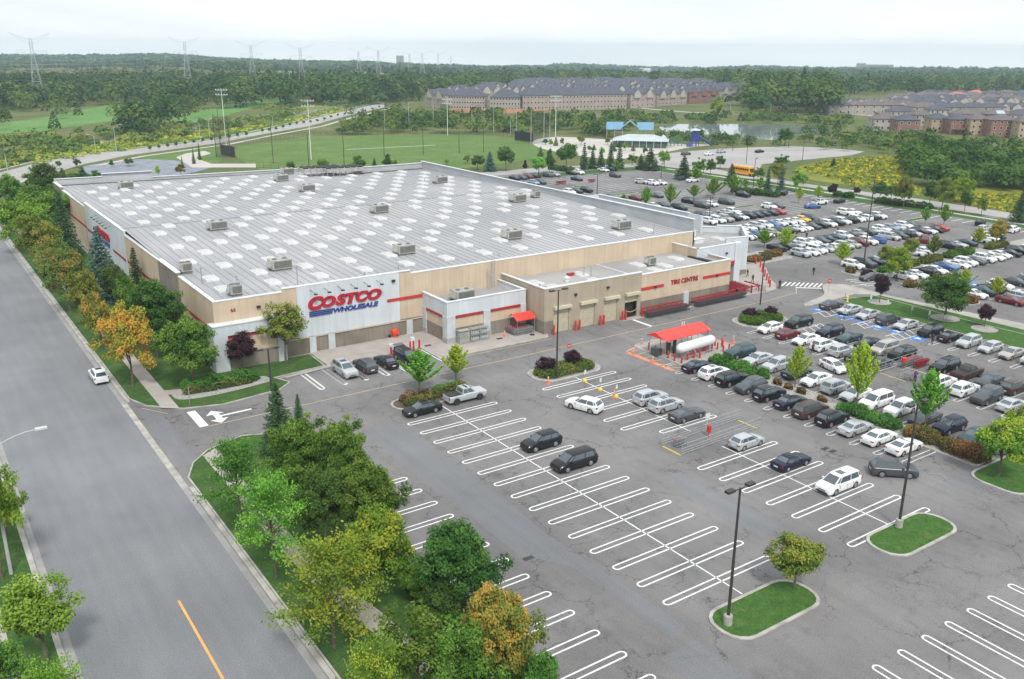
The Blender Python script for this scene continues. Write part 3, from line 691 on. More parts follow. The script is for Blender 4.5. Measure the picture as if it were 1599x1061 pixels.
# left side wall
def lwall(mb, ya, yb, z0, z1, off=0.0): mb.prism([(X0-off, yb), (X0-off, ya), (X0+.3, ya), (X0+.3, yb)], z0, z1)
w = MB(); lwall(w, YF+.31, 133.5, 0, 9.55); lwall(w, 144, 168, 0, 9.8); lwall(w, 204, 241, 0, 9.6); SO(w, 'side_wall', M_TAN)
w = MB(); lwall(w, 168, 204, 2.4, 10.5, .06); SO(w, 'side_sign_panel', M_WHT)
w = MB(); lwall(w, 133.5, 144, 0, 10.1, .25); lwall(w, 168, 204, 0, 2.4, .05); lwall(w, 231, 241, 0, 10.3, .3); SO(w, 'side_block_wall', M_STONE)
w = MB(); lwall(w, YF+1, 133, 5.0, 5.5, .04); lwall(w, 144.5, 167.5, 5.0, 5.5, .04); lwall(w, 168.5, 179, 4.9, 5.4, .1); lwall(w, 195, 203.5, 4.9, 5.4, .1); lwall(w, 204.5, 230, 5.0, 5.5, .04); SO(w, 'side_red_band', MT['red_dark'])
# back and right walls with the tall parapet
w = MB()
wall(w, X0+22, yback(X0+22), X0, yback(X0), 0, 11.0); wall(w, X0+11.0, yback(X0+11)+.004, X0+22, yback(X0+22)+.004, 11.0, 11.0) if False else None
wall(w, XJ, yback(XJ-.01), X0+22, yback(X0+22), 0, 10.25); wall(w, XJ, 220.5, XJ, yback(XJ-.01), 0, 10.2)
wall(w, X1, 220.5, XJ, 220.5, 0, 11.3); wall(w, X1, YF, X1, 220.5, 0, 11.75)
SO(w, 'rear_parapet', M_PARIN)
w = MB(); w.prism([(X0+10.5, yback(X0+10.5)+.32), (X0+22, yback(X0+22)+.32), (X0+22, yback(X0+22)+.05), (X0+10.5, yback(X0+10.5)+.05)], 11.0, 11.7); SO(w, 'rear_parapet_step', M_PARIN)
# roof
rf = MB()
ys = [YF+.3, YR, 205]
xs = [X0+.3, XJ, X1-.3]
for xa, xb in ((X0+.3, XJ), (XJ, X1-.3)):
    ye = (241-(xa-X0)*.115-.3, 241-(xb-X0)*.115-.3) if xb <= XJ else (220.2, 220.2)
    rf.quad((xa, ys[0], rz(ys[0])), (xb, ys[0], rz(ys[0])), (xb, YR, rz(YR)), (xa, YR, rz(YR)))
    rf.quad((xa, YR, rz(YR)), (xb, YR, rz(YR)), (xb, ye[1], rz(ye[1])), (xa, ye[0], rz(ye[0])))
roof = SO(rf, 'roof', M_ROOF)
sm = MB()
x = X0+.9
while x < X1-.5:
    yb = yback(x)-.4
    for ya, yc in ((YF+.4, YR), (YR, yb)):
        z0, z1 = rz(ya), rz(yc); n = len(sm.v)
        for (yy, zz) in ((ya, z0), (yc, z1)):
            sm.v += [(x-.03, yy, zz), (x-.03, yy, zz+.06), (x+.03, yy, zz+.06), (x+.03, yy, zz)]
        for q in ((0, 4, 5, 1), (1, 5, 6, 2), (2, 6, 7, 3), (0, 1, 2, 3)): sm.f.append(tuple(n+i for i in q)); sm.mi.append(0)
    x += 1.2
SO(sm, 'roof_seam', M_SEAM, roof)
sm = MB(); sm.box(X0+.5, X1-.4, YR-.35, YR+.35, rz(YR)-.02, rz(YR)+.12); SO(sm, 'ridge_cap', M_SEAM, roof)
sm = MB()
for ya, yb in ((X0+.35, X1-.4),): sm.box(ya, yb, YF+.32, YF+.75, 9.12, 9.24)
sm.prism([(X0+.4, yback(X0)-.9), (XJ-.2, yback(XJ-.1)-.9), (XJ-.2, yback(XJ-.1)-.35), (X0+.4, yback(X0)-.35)], 9.2, 9.55); sm.box(XJ+.1, X1-.5, 219.3, 220.1, 9.5, 9.9); SO(sm, 'roof_gutter', MT['dark'], roof)
# copings
cp = MB()
def cope(xa, ya, xb, yb, z, wd=.5, th=.12):
    d = np.array([xb-xa, yb-ya], float); d /= np.linalg.norm(d); n = np.array([-d[1], d[0]])
    p = [(xa-n[0]*.06, ya-n[1]*.06), (xb-n[0]*.06, yb-n[1]*.06), (xb+n[0]*wd, yb+n[1]*wd), (xa+n[0]*wd, ya+n[1]*wd)]; cp.prism(p, z, z+th)
    cp.poly([(a[0], a[1], z) for a in p[::-1]])
cope(X0, YF, 42, YF, 9.45); cope(42, YF-.03, 62, YF-.03, 9.9); cope(62, YF, X1, YF, 9.45)
cope(X0, 133.5, X0, YF+.5, 9.55); cope(X0-.25, 144, X0-.25, 133.5, 10.1, .7); cope(X0, 168, X0, 144, 9.8); cope(X0-.06, 204, X0-.06, 168, 10.5); cope(X0, 231, X0, 204, 9.6); cope(X0-.3, 241, X0-.3, 231, 10.3, .7)
cope(X0+10.5, yback(X0+10.5), X0, yback(X0), 11.0); cope(X0+22, yback(X0+22)+.05, X0+10.5, yback(X0+10.5)+.05, 11.7)
cope(XJ, yback(XJ-.01), X0+22, yback(X0+22), 10.25); cope(XJ, 220.5, XJ, yback(XJ-.01), 10.2); cope(X1, 220.5, XJ, 220.5, 11.3); cope(X1, YF, X1, 220.5, 11.75)
SO(cp, 'coping', M_COPE)
# left front lower fascia wing, sign piers, red bands
w = MB(); w.box(31.7, 41.6, 115.6, YF, 5.0, 6.45); w.box(31.7, 32.4, YF, 118.0, 5.0, 6.45); w.box(31.7, 41.6, 115.6, YF-.2, 0, 5.0) if False else None
SO(w, 'fascia', M_WHT)
w = MB(); w.box(31.6, 41.7, 115.5, YF-.002, 6.45, 6.58); SO(w, 'fascia_coping', M_COPE)
w = MB(); w.box(33.6, 40.4, 115.9, YF, 2.3, 4.55); SO(w, 'fascia_infill', M_TAN)
w = MB(); w.box(33.6, 40.4, 115.8, YF, 4.55, 4.98); SO(w, 'red_band', MT['red_dark'])
w = MB(); w.box(33.6, 40.4, 115.9, YF, 0, 2.3); SO(w, 'base_wall', M_STONE)
w = MB()
for xa, xb, y in ((31.7, 33.6, 115.6), (40.4, 41.6, 115.6)): w.box(xa, xb, y, YF, 0, 5.0)
SO(w, 'pier', M_PIER)
for xa in (45.4, 48.3, 61.0):
    w = MB(); w.box(xa, xa+1.0, YF-.25, YF-.002, 0, 2.42); SO(w, 'pier', M_PIER)
w = MB(); w.box(41.8, 64, YF-.14, YF-.004, 2.3, 2.42); SO(w, 'ledge', M_TAN)
w = MB(); w.box(42.0, 44.05, YF-.10, YF-.002, 5.65, 6.15); SO(w, 'red_band', MT['red'])
w = MB(); w.box(57.9, 63.9, YF-.14, YF-.064, 5.6, 6.05); SO(w, 'red_band', MT['red'])
w = MB(); w.box(42.2, 43.6, YF-.10, YF-.01, 5.64, 6.14) if False else None

def text_mesh(txt, size, mat, extrude=.05, shear=0.0, offset=0.0, sx=1.0, spacing=1.0):
    c = bpy.data.curves.new('lettering', 'FONT'); c.body = txt; c.size = size; c.extrude = extrude; c.shear = shear; c.offset = offset; c.space_character = spacing
    c.resolution_u = 6
    o = bpy.data.objects.new('lettering', c); COL.objects.link(o)
    bpy.context.view_layer.update()
    me = bpy.data.meshes.new_from_object(o.evaluated_get(bpy.context.evaluated_depsgraph_get()))
    bpy.data.objects.remove(o); bpy.data.curves.remove(c)
    me.materials.clear(); me.materials.append(mat)
    co = np.empty(len(me.vertices)*3, np.float32); me.vertices.foreach_get('co', co); co = co.reshape(-1, 3); co[:, 0] *= sx
    mn, mx_ = co.min(0), co.max(0); me.vertices.foreach_set('co', co.ravel()); me.update()
    return me, mn, mx_
def sign(txt, x0, x1, z0, z1, y, mat, parent, name='lettering', shear=0, offset=0, depth=.06, spacing=1.0, side='front', label=None, cap=None):
    """lettering stretched to fill the box x0..x1, z0..z1, facing -Y (front) or -X (side: x = along -Y)"""
    me, mn, mx_ = text_mesh(txt, 1.0, mat, depth, shear, offset, 1.0, spacing)
    co = np.empty(len(me.vertices)*3, np.float32); me.vertices.foreach_get('co', co); co = co.reshape(-1, 3)
    top = cap if cap else mx_[1]; bot = 0 if cap else mn[1]
    u = x0+(co[:, 0]-mn[0])/(mx_[0]-mn[0])*(x1-x0); v = z0+(co[:, 1]-bot)/(top-bot)*(z1-z0)
    out = np.empty_like(co); wv = co[:, 2]
    if side == 'front': out[:, 0] = u; out[:, 1] = y-wv; out[:, 2] = v
    else: out[:, 0] = y-wv; out[:, 1] = -u; out[:, 2] = v
    me.vertices.foreach_set('co', out.ravel()); me.update()
    o = link(name, me); o.parent = parent
    if parent is store: o.location = (-32.4, -117, 0)
    if label: o['label'] = label
    return o
M_SIGNRED = pmat('sign_red', (.40, .012, .028), .45, (.35, .010, .024), .8)
def costco(side, off, base, ylev):
    def seg(t, xa, xb, za, zb, mat, **k): return sign(t, off+xa, off+xb, base+za, base+zb, ylev, mat, store, side=side, **k)
    xs_ = [(0, 2.35, 0.0, 1.95, 'C'), (2.0, 4.25, .12, 1.75, 'O'), (4.15, 5.95, .12, 1.75, 'S'), (5.75, 7.75, .12, 1.72, 'T'), (7.3, 9.35, .12, 1.75, 'C'), (9.15, 11.45, .12, 1.75, 'O')]
    for xa, xb, za, zb, ch in xs_: seg(ch, xa, xb, za, zb, M_SIGNRED, shear=.25, offset=.06, depth=.09, name='letter')
    seg('WHOLESALE', 3.75, 10.9, -.86, -.16, MT['blue'], shear=.22, offset=.03, depth=.07, name='lettering')
    w = MB()
    for k, (z, e) in enumerate(((-.30, 3.75), (-.58, 3.65), (-.86, 3.55))):
        if side == 'front': w.box(off+.1, off+e, ylev-.07, ylev+.0, base+z, base+z+.17)
        else: w.box(ylev-.07, ylev, -(off+e), -(off+.1), base+z, base+z+.17)
    SO(w, 'sign_stripe', MT['blue'])
costco('front', 45.55, 6.25, YF-.16)
costco('side', -192.5, 5.9, X0-.16)
sign('65', 34.7, 35.35, 7.85, 8.28, YF-.05, MT['red_dark'], store, name='house_number')
# lamps over the signs, wall packs
for k in range(6):
    x = 46.2+k*2.05; w = MB(); w.tube((x-.15, YF-.1, 9.25), (x+.15, YF-1.1, 8.85), .035); w.box(x-.05, x+.42, YF-1.35, YF-1.0, 8.72, 8.88); SO(w, 'sign_lamp', MT['dark'])
for k in range(6):
    y = 178+k*2.6; w = MB(); w.tube((X0-.1, y, 9.9), (X0-1.0, y, 9.6), .035); w.box(X0-1.3, X0-.9, y-.2, y+.2, 9.5, 9.66); SO(w, 'sign_lamp', MT['dark'])
for x, y, z in ((38.5, YF, 8.0), (59.0, YF-.06, 8.8)): w = MB(); w.box(x-.25, x+.25, y-.3, y-.01, z-.18, z+.15); SO(w, 'wall_lamp', MT['dark'])
w = MB()
for x, y in ((34.3, YF-.02), ):
    pass
# ---- white annexe (loading corner)
AX0, AX1, AY = 63.9, 78.0, 109.6
w = MB()
w.box(AX0, AX1, AY, AY+.3, 4.15, 6.3); w.box(AX0, AX0+.3, AY+.3, YF-.002, 4.15, 6.3); w.box(AX1-.3, AX1, AY+.3, YF-.002, 0, 6.3)
SO(w, 'annexe_wall', M_WHT)
w = MB()
for xa, xb, ya, yb in ((AX0-.1, AX0+1.35, AY-.1, AY+1.2), (70.2, 71.4, AY-.12, AY+.3), (AX1-1.0, AX1+.02, AY-.1, AY+.3), (AX0-.1, AX0+.3, YF-1.1, YF-.01)): w.box(xa, xb, ya, yb, .9, 4.15)
SO(w, 'annexe_pier', M_PIER)
w = MB()
for xa, xb, ya, yb in ((AX0-.18, AX0+1.43, AY-.18, AY+1.2), (70.12, 71.48, AY-.2, AY+.3), (AX1-1.1, AX1+.1, AY-.18, AY+.3), (AX0-.18, AX0+.3, YF-1.2, YF-.01)): w.box(xa, xb, ya, yb, 0, .9)
SO(w, 'pier_base', pmat('pier_concrete', (.37, .37, .37), .8, (.30, .30, .30), 1.5))
w = MB(); w.box(AX0+1.3, AX1-.9, AY+.1, AY+.3, 2.2, 3.75); w.box(AX0+.08, AX0+.3, AY+1.2, YF-1.1, 2.2, 3.75); SO(w, 'annexe_infill', M_TAN)
w = MB(); w.box(AX0+1.3, AX1-.9, AY+.1, AY+.3, 0, 2.2); w.box(AX0+.08, AX0+.3, AY+1.2, YF-1.1, 0, 2.2); SO(w, 'base_wall', M_STONE)
for xa, xb, ya, yb in ((AX0+1.38, 70.15, AY-.04, AY+.1), (71.45, AX1-1.05, AY-.04, AY+.1), (AX0-.04, AX0+.08, AY+1.25, YF-1.15)):
    w = MB(); w.box(xa, xb, ya, yb, 3.75, 4.13); SO(w, 'red_band', MT['red_dark'])
w = MB(); w.box(AX0+.3, AX1-.3, AY+.3, YF-.01, 5.0, 5.3); SO(w, 'annexe_roof', M_FLAT)
w = MB(); w.box(AX0-.08, AX1+.05, AY-.08, AY+.42, 6.3, 6.42); w.box(AX0-.08, AX0+.42, AY+.42, YF-.01, 6.3, 6.42); w.box(AX1-.4, AX1+.05, AY+.42, YF-.01, 6.3, 6.42); SO(w, 'annexe_coping', M_COPE)
# ---- tyre centre wing: beige part and tan part
BX0, BX1, BXT, BY = 78.4, 98.0, 118.9, 105.3
bays = [(80.2, 83.2, 'closed'), (85.3, 88.3, 'closed'), (90.2, 93.0, 'closed'), (94.6, 97.3, 'open')]
w = MB(); w.box(BX0, BX1, BY, BY+.3, 3.75, 7.2); w.box(BX0, BX0+.3, BY+.3, YF-.002, 2.1, 7.2)
xs = [BX0]+[v for b in bays for v in b[:2]]+[BX1]
for i in range(0, len(xs), 2): w.box(xs[i], xs[i+1], BY, BY+.3, 2.1 if i == 0 else 0, 3.75)
SO(w, 'tyre_bay_wall', M_TAN2)
w = MB(); w.box(BX0, xs[1], BY, BY+.3, 0, 2.1); w.box(BX0, BX0+.3, BY+.3, YF-.01, 0, 2.1); SO(w, 'base_wall', M_STONE)
for a, b, st in bays:
    w = MB()
    z0 = 0 if st == 'closed' else 2.55
    z = z0
    while z < 3.7:
        w.box(a, b, BY+.16, BY+.22, z+.012, min(z+.42, 3.75)); z += .43
    SO(w, 'roller_door', M_DOOR)
    w = MB(); w.box(a-.1, b+.2, BY-.55, BY-.004, 3.78, 4.22); SO(w, 'door_hood', pmat('door_hood', (.52, .48, .36), .6))
w = MB(); w.box(94.6, 97.3, BY+.9, BY+1.0, 0, 2.55); w.box(94.6, 97.3, BY+.3, BY+.9, -.0, .01); SO(w, 'dark_bay', MT['dark'])
w = MB()
for i in range(9):
    t0, t1 = i/9, (i+1)/9; zz = lambda t: 1.35-1.6*t*(1-t)*1.0
    w.tube((94.6+2.7*t0, BY-.1, zz(t0)), (94.6+2.7*t1, BY-.1, zz(t1)), .05, n=6)
SO(w, 'barrier_chain', MT['yellow'])
w = MB(); w.box(BX1+.01, BXT, BY, BY+.3, 2.3, 6.75); w.box(BXT-.3, BXT, BY+.3, 111, 0, 6.75); SO(w, 'tyre_centre_wall', M_TAN)
w = MB(); w.box(BX1+.01, BXT-.002, BY+.05, BY+.3, 0, 2.3); SO(w, 'base_wall', M_STONE)
w = MB(); w.box(107.6, 108.7, BY-.35, BY+.04, 0, 2.5); SO(w, 'pier', M_PIER)
for a, b in ((BX1+.02, 103.0), (112.2, BXT)): w = MB(); w.box(a, b, BY-.1, BY-.002, 4.15, 4.62); SO(w, 'red_band', MT['red'])
sign('TIRE CENTRE', 104.6, 110.9, 4.2, 5.0, BY-.06, MT['red_dark'], store, offset=.02)
w = MB(); w.box(BX0-.06, BX1+.06, BY-.08, BY+.42, 7.2, 7.33); w.box(BX0-.06, BX0+.4, BY+.42, YF-.01, 7.2, 7.33); w.box(BX1+.08, BXT+.06, BY-.08, BY+.42, 6.75, 6.87); w.box(BXT-.4, BXT+.06, BY+.42, 110.4, 6.75, 6.87); SO(w, 'tyre_wing_coping', M_COPE)
w = MB(); w.box(BX0+.3, BXT-.3, BY+.3, YF-.01, 5.8, 6.2); SO(w, 'tyre_wing_roof', M_FLAT)
w = MB(); w.box(BX1-.1, BX1+.1, BY+.4, YF-.1, 6.2, 6.34); SO(w, 'roof_expansion_joint', M_COPE)
for x, z in ((84.3, 5.6), (90.8, 5.8), (101.0, 4.4), (115.5, 4.4)):
    w = MB(); w.box(x-.2, x+.2, BY-.32, BY-.11 if z < 5 else BY-.01, z-.18, z+.14); SO(w, 'wall_lamp', MT['dark'])
# ---- entrance wing
EN = [(116.0, 110.6), (127.2, 110.6), (127.4, 112.6), (130.0, 116.6), (134.6, 115.3), (142.0, 123.3), (138.2, 127.0), (134.4, 131.0), (134.4, 160), (121.6, 160), (121.6, 116.9), (116.0, 116.9)]
w = MB()
w.box(116.0, 119.0, 110.6, 110.9, 0, 7.9); w.box(119.0, 125.6, 110.6, 110.9, 4.1, 7.9); w.box(125.6, 127.2, 110.4, 111.4, 0, 7.9)
w.prism([(127.2, 110.9), (127.4, 112.6), (127.1, 112.7), (126.9, 111.0)], 0, 7.9)
SO(w, 'entrance_wall', M_WHT)
w = MB(); w.box(116.0, 116.3, 110.9, YF-.01, 5.9, 7.9); SO(w, 'entrance_side_wall', M_TAN)
w = MB(); w.prism([(129.6, 116.4), (134.6, 115.3), (142.0, 123.3), (138.2, 127.0), (137.9, 126.7), (141.5, 123.3), (134.5, 115.7), (129.7, 116.8)], 0, 7.3); SO(w, 'entrance_tower', M_WHT)
w = MB(); w.prism([(129.55, 116.3), (134.64, 115.2), (134.6, 115.3), (129.6, 116.4)], 0, .9); SO(w, 'tower_base', M_STONE)
w = MB(); w.box(119.0, 125.6, 110.35, 110.58, 4.1, 4.7); SO(w, 'red_band', MT['red_dark'])
w = MB(); w.box(119.2, 121.4, 113.0, 113.1, .0, 4.1); SO(w, 'entrance_window', M_GLASS)
w = MB()
for k in range(5): w.box(119.1, 121.5, 112.9, 112.99, .15+k*.9, .27+k*.9)
for k in range(4): w.box(119.15+k*.75, 119.25+k*.75, 112.9, 112.985, 0.0, 4.0)
SO(w, 'window_frame', M_PIER)
w = MB(); w.box(121.5, 125.6, 113.5, 113.8, 0, 4.1); SO(w, 'entrance_recess', M_TAN)
w = MB(); w.prism([(134.1, 127.5), (134.4, 127.2), (134.4, 160), (134.1, 160)], 0, 9.6); w.box(121.8, 134.4, 159.7, 160, 0, 9.6); w.prism([(138.2, 127.0), (134.4, 130.8), (134.2, 130.5), (138.0, 126.7)], 0, 6.9); SO(w, 'wing_wall', M_WHT)
w = MB(); w.poly([(p[0], p[1], 5.9) for p in ((116.3, 110.9), (127.0, 110.9), (127.2, 112.6), (129.8, 116.6), (134.4, 115.7), (141.5, 123.3), (134.2, 130.8), (134.2, 159.8), (121.6, 159.8), (121.6, 117), (116.3, 117))]); SO(w, 'wing_roof', M_FLAT)
cp = MB(); cope(116.0, 110.6, 127.3, 110.6, 7.9); cope(116.0, YF, 116.0, 110.6, 7.9); cope(129.6, 116.4, 134.6, 115.3, 7.3); cope(134.6, 115.3, 142.0, 123.3, 7.3); cope(142, 123.3, 138.2, 127.0, 7.3); cope(138.2, 127, 134.4, 130.8, 6.9); cope(134.4, 131, 134.4, 160, 9.6); SO(cp, 'wing_coping', M_COPE)
w = MB(); w.box(123.2, 123.6, 110.3, 110.59, 6.2, 6.5); SO(w, 'wall_lamp', MT['dark'])
# skylights
def skylight_mesh(lx=1.6, ly=2.5):
    mb = MB(); mb.m = 1; mb.box(-lx/2-.12, lx/2+.12, -ly/2-.12, ly/2+.12, -.1, .28); mb.m = 0
    a = [(-lx/2, -ly/2, .281), (lx/2, -ly/2, .281), (lx/2, ly/2, .281), (-lx/2, ly/2, .281)]; b = [(-lx/2+.22, -ly/2+.22, .42), (lx/2-.22, -ly/2+.22, .42), (lx/2-.22, ly/2-.22, .42), (-lx/2+.22, ly/2-.22, .42)]
    c = [(-lx/2+.5, -ly/2+.5, .46), (lx/2-.5, -ly/2+.5, .46), (lx/2-.5, ly/2-.5, .46), (-lx/2+.5, ly/2-.5, .46)]
    for i in range(4):
        j = (i+1) % 4; mb.quad(a[i], a[j], b[j], b[i]); mb.quad(b[i], b[j], c[j], c[i])
    mb.poly(c); return mb
SKM = skylight_mesh().mesh('skylight', [MT['skyl'], M_COPE])
rtu_xy = [(46.6, 129.9), (67.4, 129.2), (89, 129.6), (111.8, 126.4), (46.9, 161.4), (79, 161.4), (110, 158), (78, 196), (110, 191), (45.4, 226.0), (80, 217.5), (86.4, 230.2)]
rows = [123.1, 129.4, 135.8, 140.5, 145.3, 151.3, 156.0, 162.6, 167.8, 174.0, 180.0, 186.0, 192.0, 198.0, 204.0, 210.0, 216.0, 222.5, 229.0]
offs = [42.9, 43.1, 47.1, 43.1, 47.1, 44.2, 47.6, 44.4, 47.3, 44.4, 48.0, 44.8, 48.2, 44.6, 47.9, 44.5, 48.0, 44.4, 48.0]
sk = []
for y, o0 in zip(rows, offs):
    x = o0-7.2
    while x < X1-2:
        if x > X0+2.2 and y < yback(x)-3 and not any(abs(x-a) < 2.6 and abs(y-b) < 2.2 for a, b in rtu_xy) and rnd.random() > .04: sk.append((x, y))
        x += 7.2
sk.sort(key=lambda p: p[1])
for i, (x, y) in enumerate(sk[:96]):
    o = link('skylight', SKM, roof, (x, y, rz(y)))
rest = MB()
for x, y in sk[96:]:
    s_ = skylight_mesh(); n = len(rest.v); rest.v += [(v[0]+x, v[1]+y, v[2]+rz(y)) for v in s_.v]; rest.f += [tuple(n+i for i in f) for f in s_.f]; rest.mi += s_.mi
o = rest.build('skylight', [MT['skyl'], M_COPE], roof); o['kind'] = 'stuff'; o['label'] = 'pale domed skylights on the far half of the roof'
for x, y, z in ((82.5, 108.2, 6.2), (90.5, 108.0, 6.2), (91.0, 112.6, 6.2), (103.5, 108.0, 6.2), (107.0, 109.6, 6.2), (103.6, 112.6, 6.2), (112.5, 112.5, 6.2), (133, 121.5, 5.9), (126, 138, 5.9), (81.5, 112.0, 6.2)):
    link('annexe_skylight', SKM, store, (x-32.4, y-117, z))
# rooftop units
def rtu_mesh(lx, ly, h):
    mb = MB(); mb.box(-lx/2, lx/2, -ly/2, ly/2, .25, h); mb.m = 1
    mb.box(-lx/2+.1, lx/2-.1, -ly/2+.1, ly/2-.1, -.3, .25); mb.box(lx/2, lx/2+.03, -ly/2+.15, ly/2-.15, .5, h-.25); mb.box(-lx/2+.25, lx/2-.08, -ly/2-.03, -ly/2, .42, h-.15)
    mb.m = 0
    mb.quad((-lx/2, -ly/2+.2, h-.1), (-lx/2, ly/2-.2, h-.1), (-lx/2-.35, ly/2-.2, .6), (-lx/2-.35, -ly/2+.2, .6)); mb.poly([(-lx/2, -ly/2+.2, h-.1), (-lx/2-.35, -ly/2+.2, .6), (-lx/2, -ly/2+.2, .6)])
    mb.m = 1
    for sx in (-.25, .25): mb.lathe([(.0, h+.02), (.36, h+.02), (.38, h+.12), (.30, h+.12), (.0, h+.06)], (sx*lx, 0), 12)
    return mb.mesh('rooftop_unit', [MT['rtu'], MT['rtud']])
RM = rtu_mesh(3.1, 2.2, 1.6)
for x, y in rtu_xy: link('air_conditioning_unit', RM, store, (x-32.4, y-117, rz(y)), 0)
RM2 = rtu_mesh(1.6, 1.4, 1.5)
for x, y, z, m in ((36.4, 119.8, 9.3, RM2), (33.9, 134.6, 9.8, RM2), (68.6, 113.0, 5.35, RM), (105.4, 111.4, 6.2, RM2), (116.2, 160, 10.4, RM2)): link('air_conditioning_unit', m, store, (x-32.4, y-117, z))
# refrigeration condenser racks near the back
for k, (x, y) in enumerate(((93.5, 222.5), (98.5, 219.5))):
    mb = MB()
    for r_ in range(2):
        for c in range(6):
            cx, cy = x+c*1.7-5, y+r_*2.3-c*.15
            mb.m = 1; mb.lathe([(.72, 2.0), (.78, 2.35), (.66, 2.35), (.0, 2.15)], (cx, cy), 10); mb.m = 0
            mb.box(cx-.84, cx+.84, cy-1.1, cy+1.1, 1.1, 2.0)
    for c in range(7): mb.tube((x+c*1.7-5.8, y-1, -.1), (x+c*1.7-5.8, y-1, 1.2), .07, n=6); mb.tube((x+c*1.7-5.8, y+3, -.1), (x+c*1.7-5.8, y+3, 1.2), .07, n=6)
    o = mb.build('condenser_rack', [MT['rtu'], MT['dark']]); o.parent = store; o.location = (-32.4, -117, 9.7)
# roof pipes, vents, ladders
for x, y, z, h in ((44.8, 118.3, 9.25, 3.2), (38.9, 126.8, 9.4, .7), (34.2, 127.6, 9.4, 2.4), (78.6, 106.8, 6.2, 1.4), (90.8, 111.3, 6.2, 1.6), (92.2, 111.2, 6.2, 1.5), (113.8, 119.8, 9.3, 1.3), (116.0, 122, 9.3, 1.2), (62.2, 121.2, 9.3, .6), (108.5, 196, 10.0, .9), (80.0, 120, 9.3, .5), (55.4, 119.0, 9.3, .8)):
    mb = MB(); mb.tube((x, y, z), (x, y, z+h), .07, n=8); mb.lathe([(.0, z+h+.15), (.16, z+h+.1), (.16, z+h-.05), (.0, z+h-.05)], (x, y), 8); SO(mb, 'vent_pipe', MT['metal'])
mb = MB(); mb.lathe([(.35, 6.2), (.35, 6.6), (.45, 6.7), (.45, 6.95), (.0, 7.2)], (86.6, 110.4), 12); SO(mb, 'roof_vent', M_COPE)
mb = MB(); mb.box(89.0, 90.9, 112.9, 113.6, 6.2, 6.6); SO(mb, 'red_roof_box', MT['red_dark'])
def ladder(x, y, z0, z1):
    mb = MB()
    for s in (-.25, .25): mb.tube((x+s, y, z0), (x+s, y, z1), .03, n=6)
    z = z0+.2
    while z < z1-.3: mb.tube((x-.25, y, z), (x+.25, y, z), .02, n=5); z += .3
    for z in (z1-1.0, z1-.1):
        for a in range(8):
            t0, t1 = a/8*math.pi, (a+1)/8*math.pi; mb.tube((x-.4*math.cos(t0), y-.7*math.sin(t0), z), (x-.4*math.cos(t1), y-.7*math.sin(t1), z), .025, n=5)
    SO(mb, 'roof_ladder', MT['metal'])
ladder(76.6, YF-.4, 5.3, 10.2); ladder(75.7, YF-.5, 5.3, 8.6); ladder(115.6, 112.4, 6.2, 9.1)
mb = MB()
for y in (107.0, 109.0, 111.0, 113.0): mb.tube((117.0, y, 6.2), (117.0, y, 7.3), .03, n=6)
for z in (6.7, 7.3): mb.tube((117.0, 106.2, z), (117.0, 113.4, z), .03, n=6)
SO(mb, 'roof_guard_rail', MT['metal'])
mb = MB(); mb.box(115.5, 116.4, 106.5, 112.5, 6.2, 6.45); SO(mb, 'roof_duct', MT['black'])
for x, y, lx, ly, h in ((128.6, 128.5, 1.5, 1.4, 1.1), (131.0, 127.0, 1.5, 1.2, 1.1), (127.0, 121.5, 2.4, 1.4, .8), (129.0, 134.0, 1.2, 1.2, .8)):
    mb = MB(); mb.box(x-lx/2, x+lx/2, y-ly/2, y+ly/2, 5.9, 5.9+h); mb.box(x-lx/2-.1, x+lx/2+.1, y-ly/2-.1, y+ly/2+.1, 5.9+h, 5.96+h); SO(mb, 'fan_housing', M_COPE)

# ================================================================ VEHICLES
def paint(name, col, metal=0.0, rough=.32):
    m, t, b, o = nmat(name); b.inputs['Base Color'].default_value = c4(col); b.inputs['Metallic'].default_value = metal; b.inputs['Roughness'].default_value = rough
    b.inputs['Coat Weight'].default_value = .5 if sum(col) > .3 else .12; b.inputs['Specular IOR Level'].default_value = .5 if sum(col) > .3 else .3; b.inputs['Coat Roughness'].default_value = .08
    n = N(t, 'ShaderNodeTexNoise', Scale=1.3, Detail=4); tcn = N(t, 'ShaderNodeTexCoord'); t.links.new(tcn.outputs['Object'], n.inputs['Vector'])
    r = N(t, 'ShaderNodeMapRange'); r.inputs[3].default_value = rough-.06; r.inputs[4].default_value = rough+.14; t.links.new(n.outputs['Fac'], r.inputs[0]); t.links.new(r.outputs[0], b.inputs['Roughness'])
    return m
PAINT = dict(white=paint('white_car_paint', (.70, .71, .71), 0, .35), black=paint('black_car_paint', (.009, .010, .012), 0, .3), grey=paint('grey_car_paint', (.085, .092, .10), .4),
             silver=paint('silver_car_paint', (.46, .48, .50), .35), red=paint('red_car_paint', (.42, .025, .02), .1), blue=paint('blue_car_paint', (.035, .12, .33), .2), navy=paint('navy_car_paint', (.012, .017, .036), .2),
             maroon=paint('dark_red_car_paint', (.16, .018, .024), .3), yellow=paint('yellow_taxi_paint', (.75, .42, .04), 0), beige=paint('beige_car_paint', (.42, .40, .36), .4), brown=paint('brown_car_paint', (.07, .05, .045), .3),
             teal=paint('dark_teal_car_paint', (.04, .075, .09), .4), lblue=paint('pale_blue_car_paint', (.25, .33, .42), .4))
CNAME = dict(white='white', black='black', grey='dark grey', silver='silver', red='bright red', blue='blue', navy='navy blue', maroon='dark red', yellow='yellow', beige='beige', brown='dark brown', teal='slate grey', lblue='pale blue')
M_CGL = pmat('car_glass', (.07, .095, .11), .10, (.05, .07, .085), 1.0, spec=1.0)  # bluish base colour stands in for part of the sky's reflection
M_TYRE = MT['black']; M_RIM = pmat('alloy_rim', (.40, .41, .42), .35, (.32, .33, .34), 3.0, metal=.6)
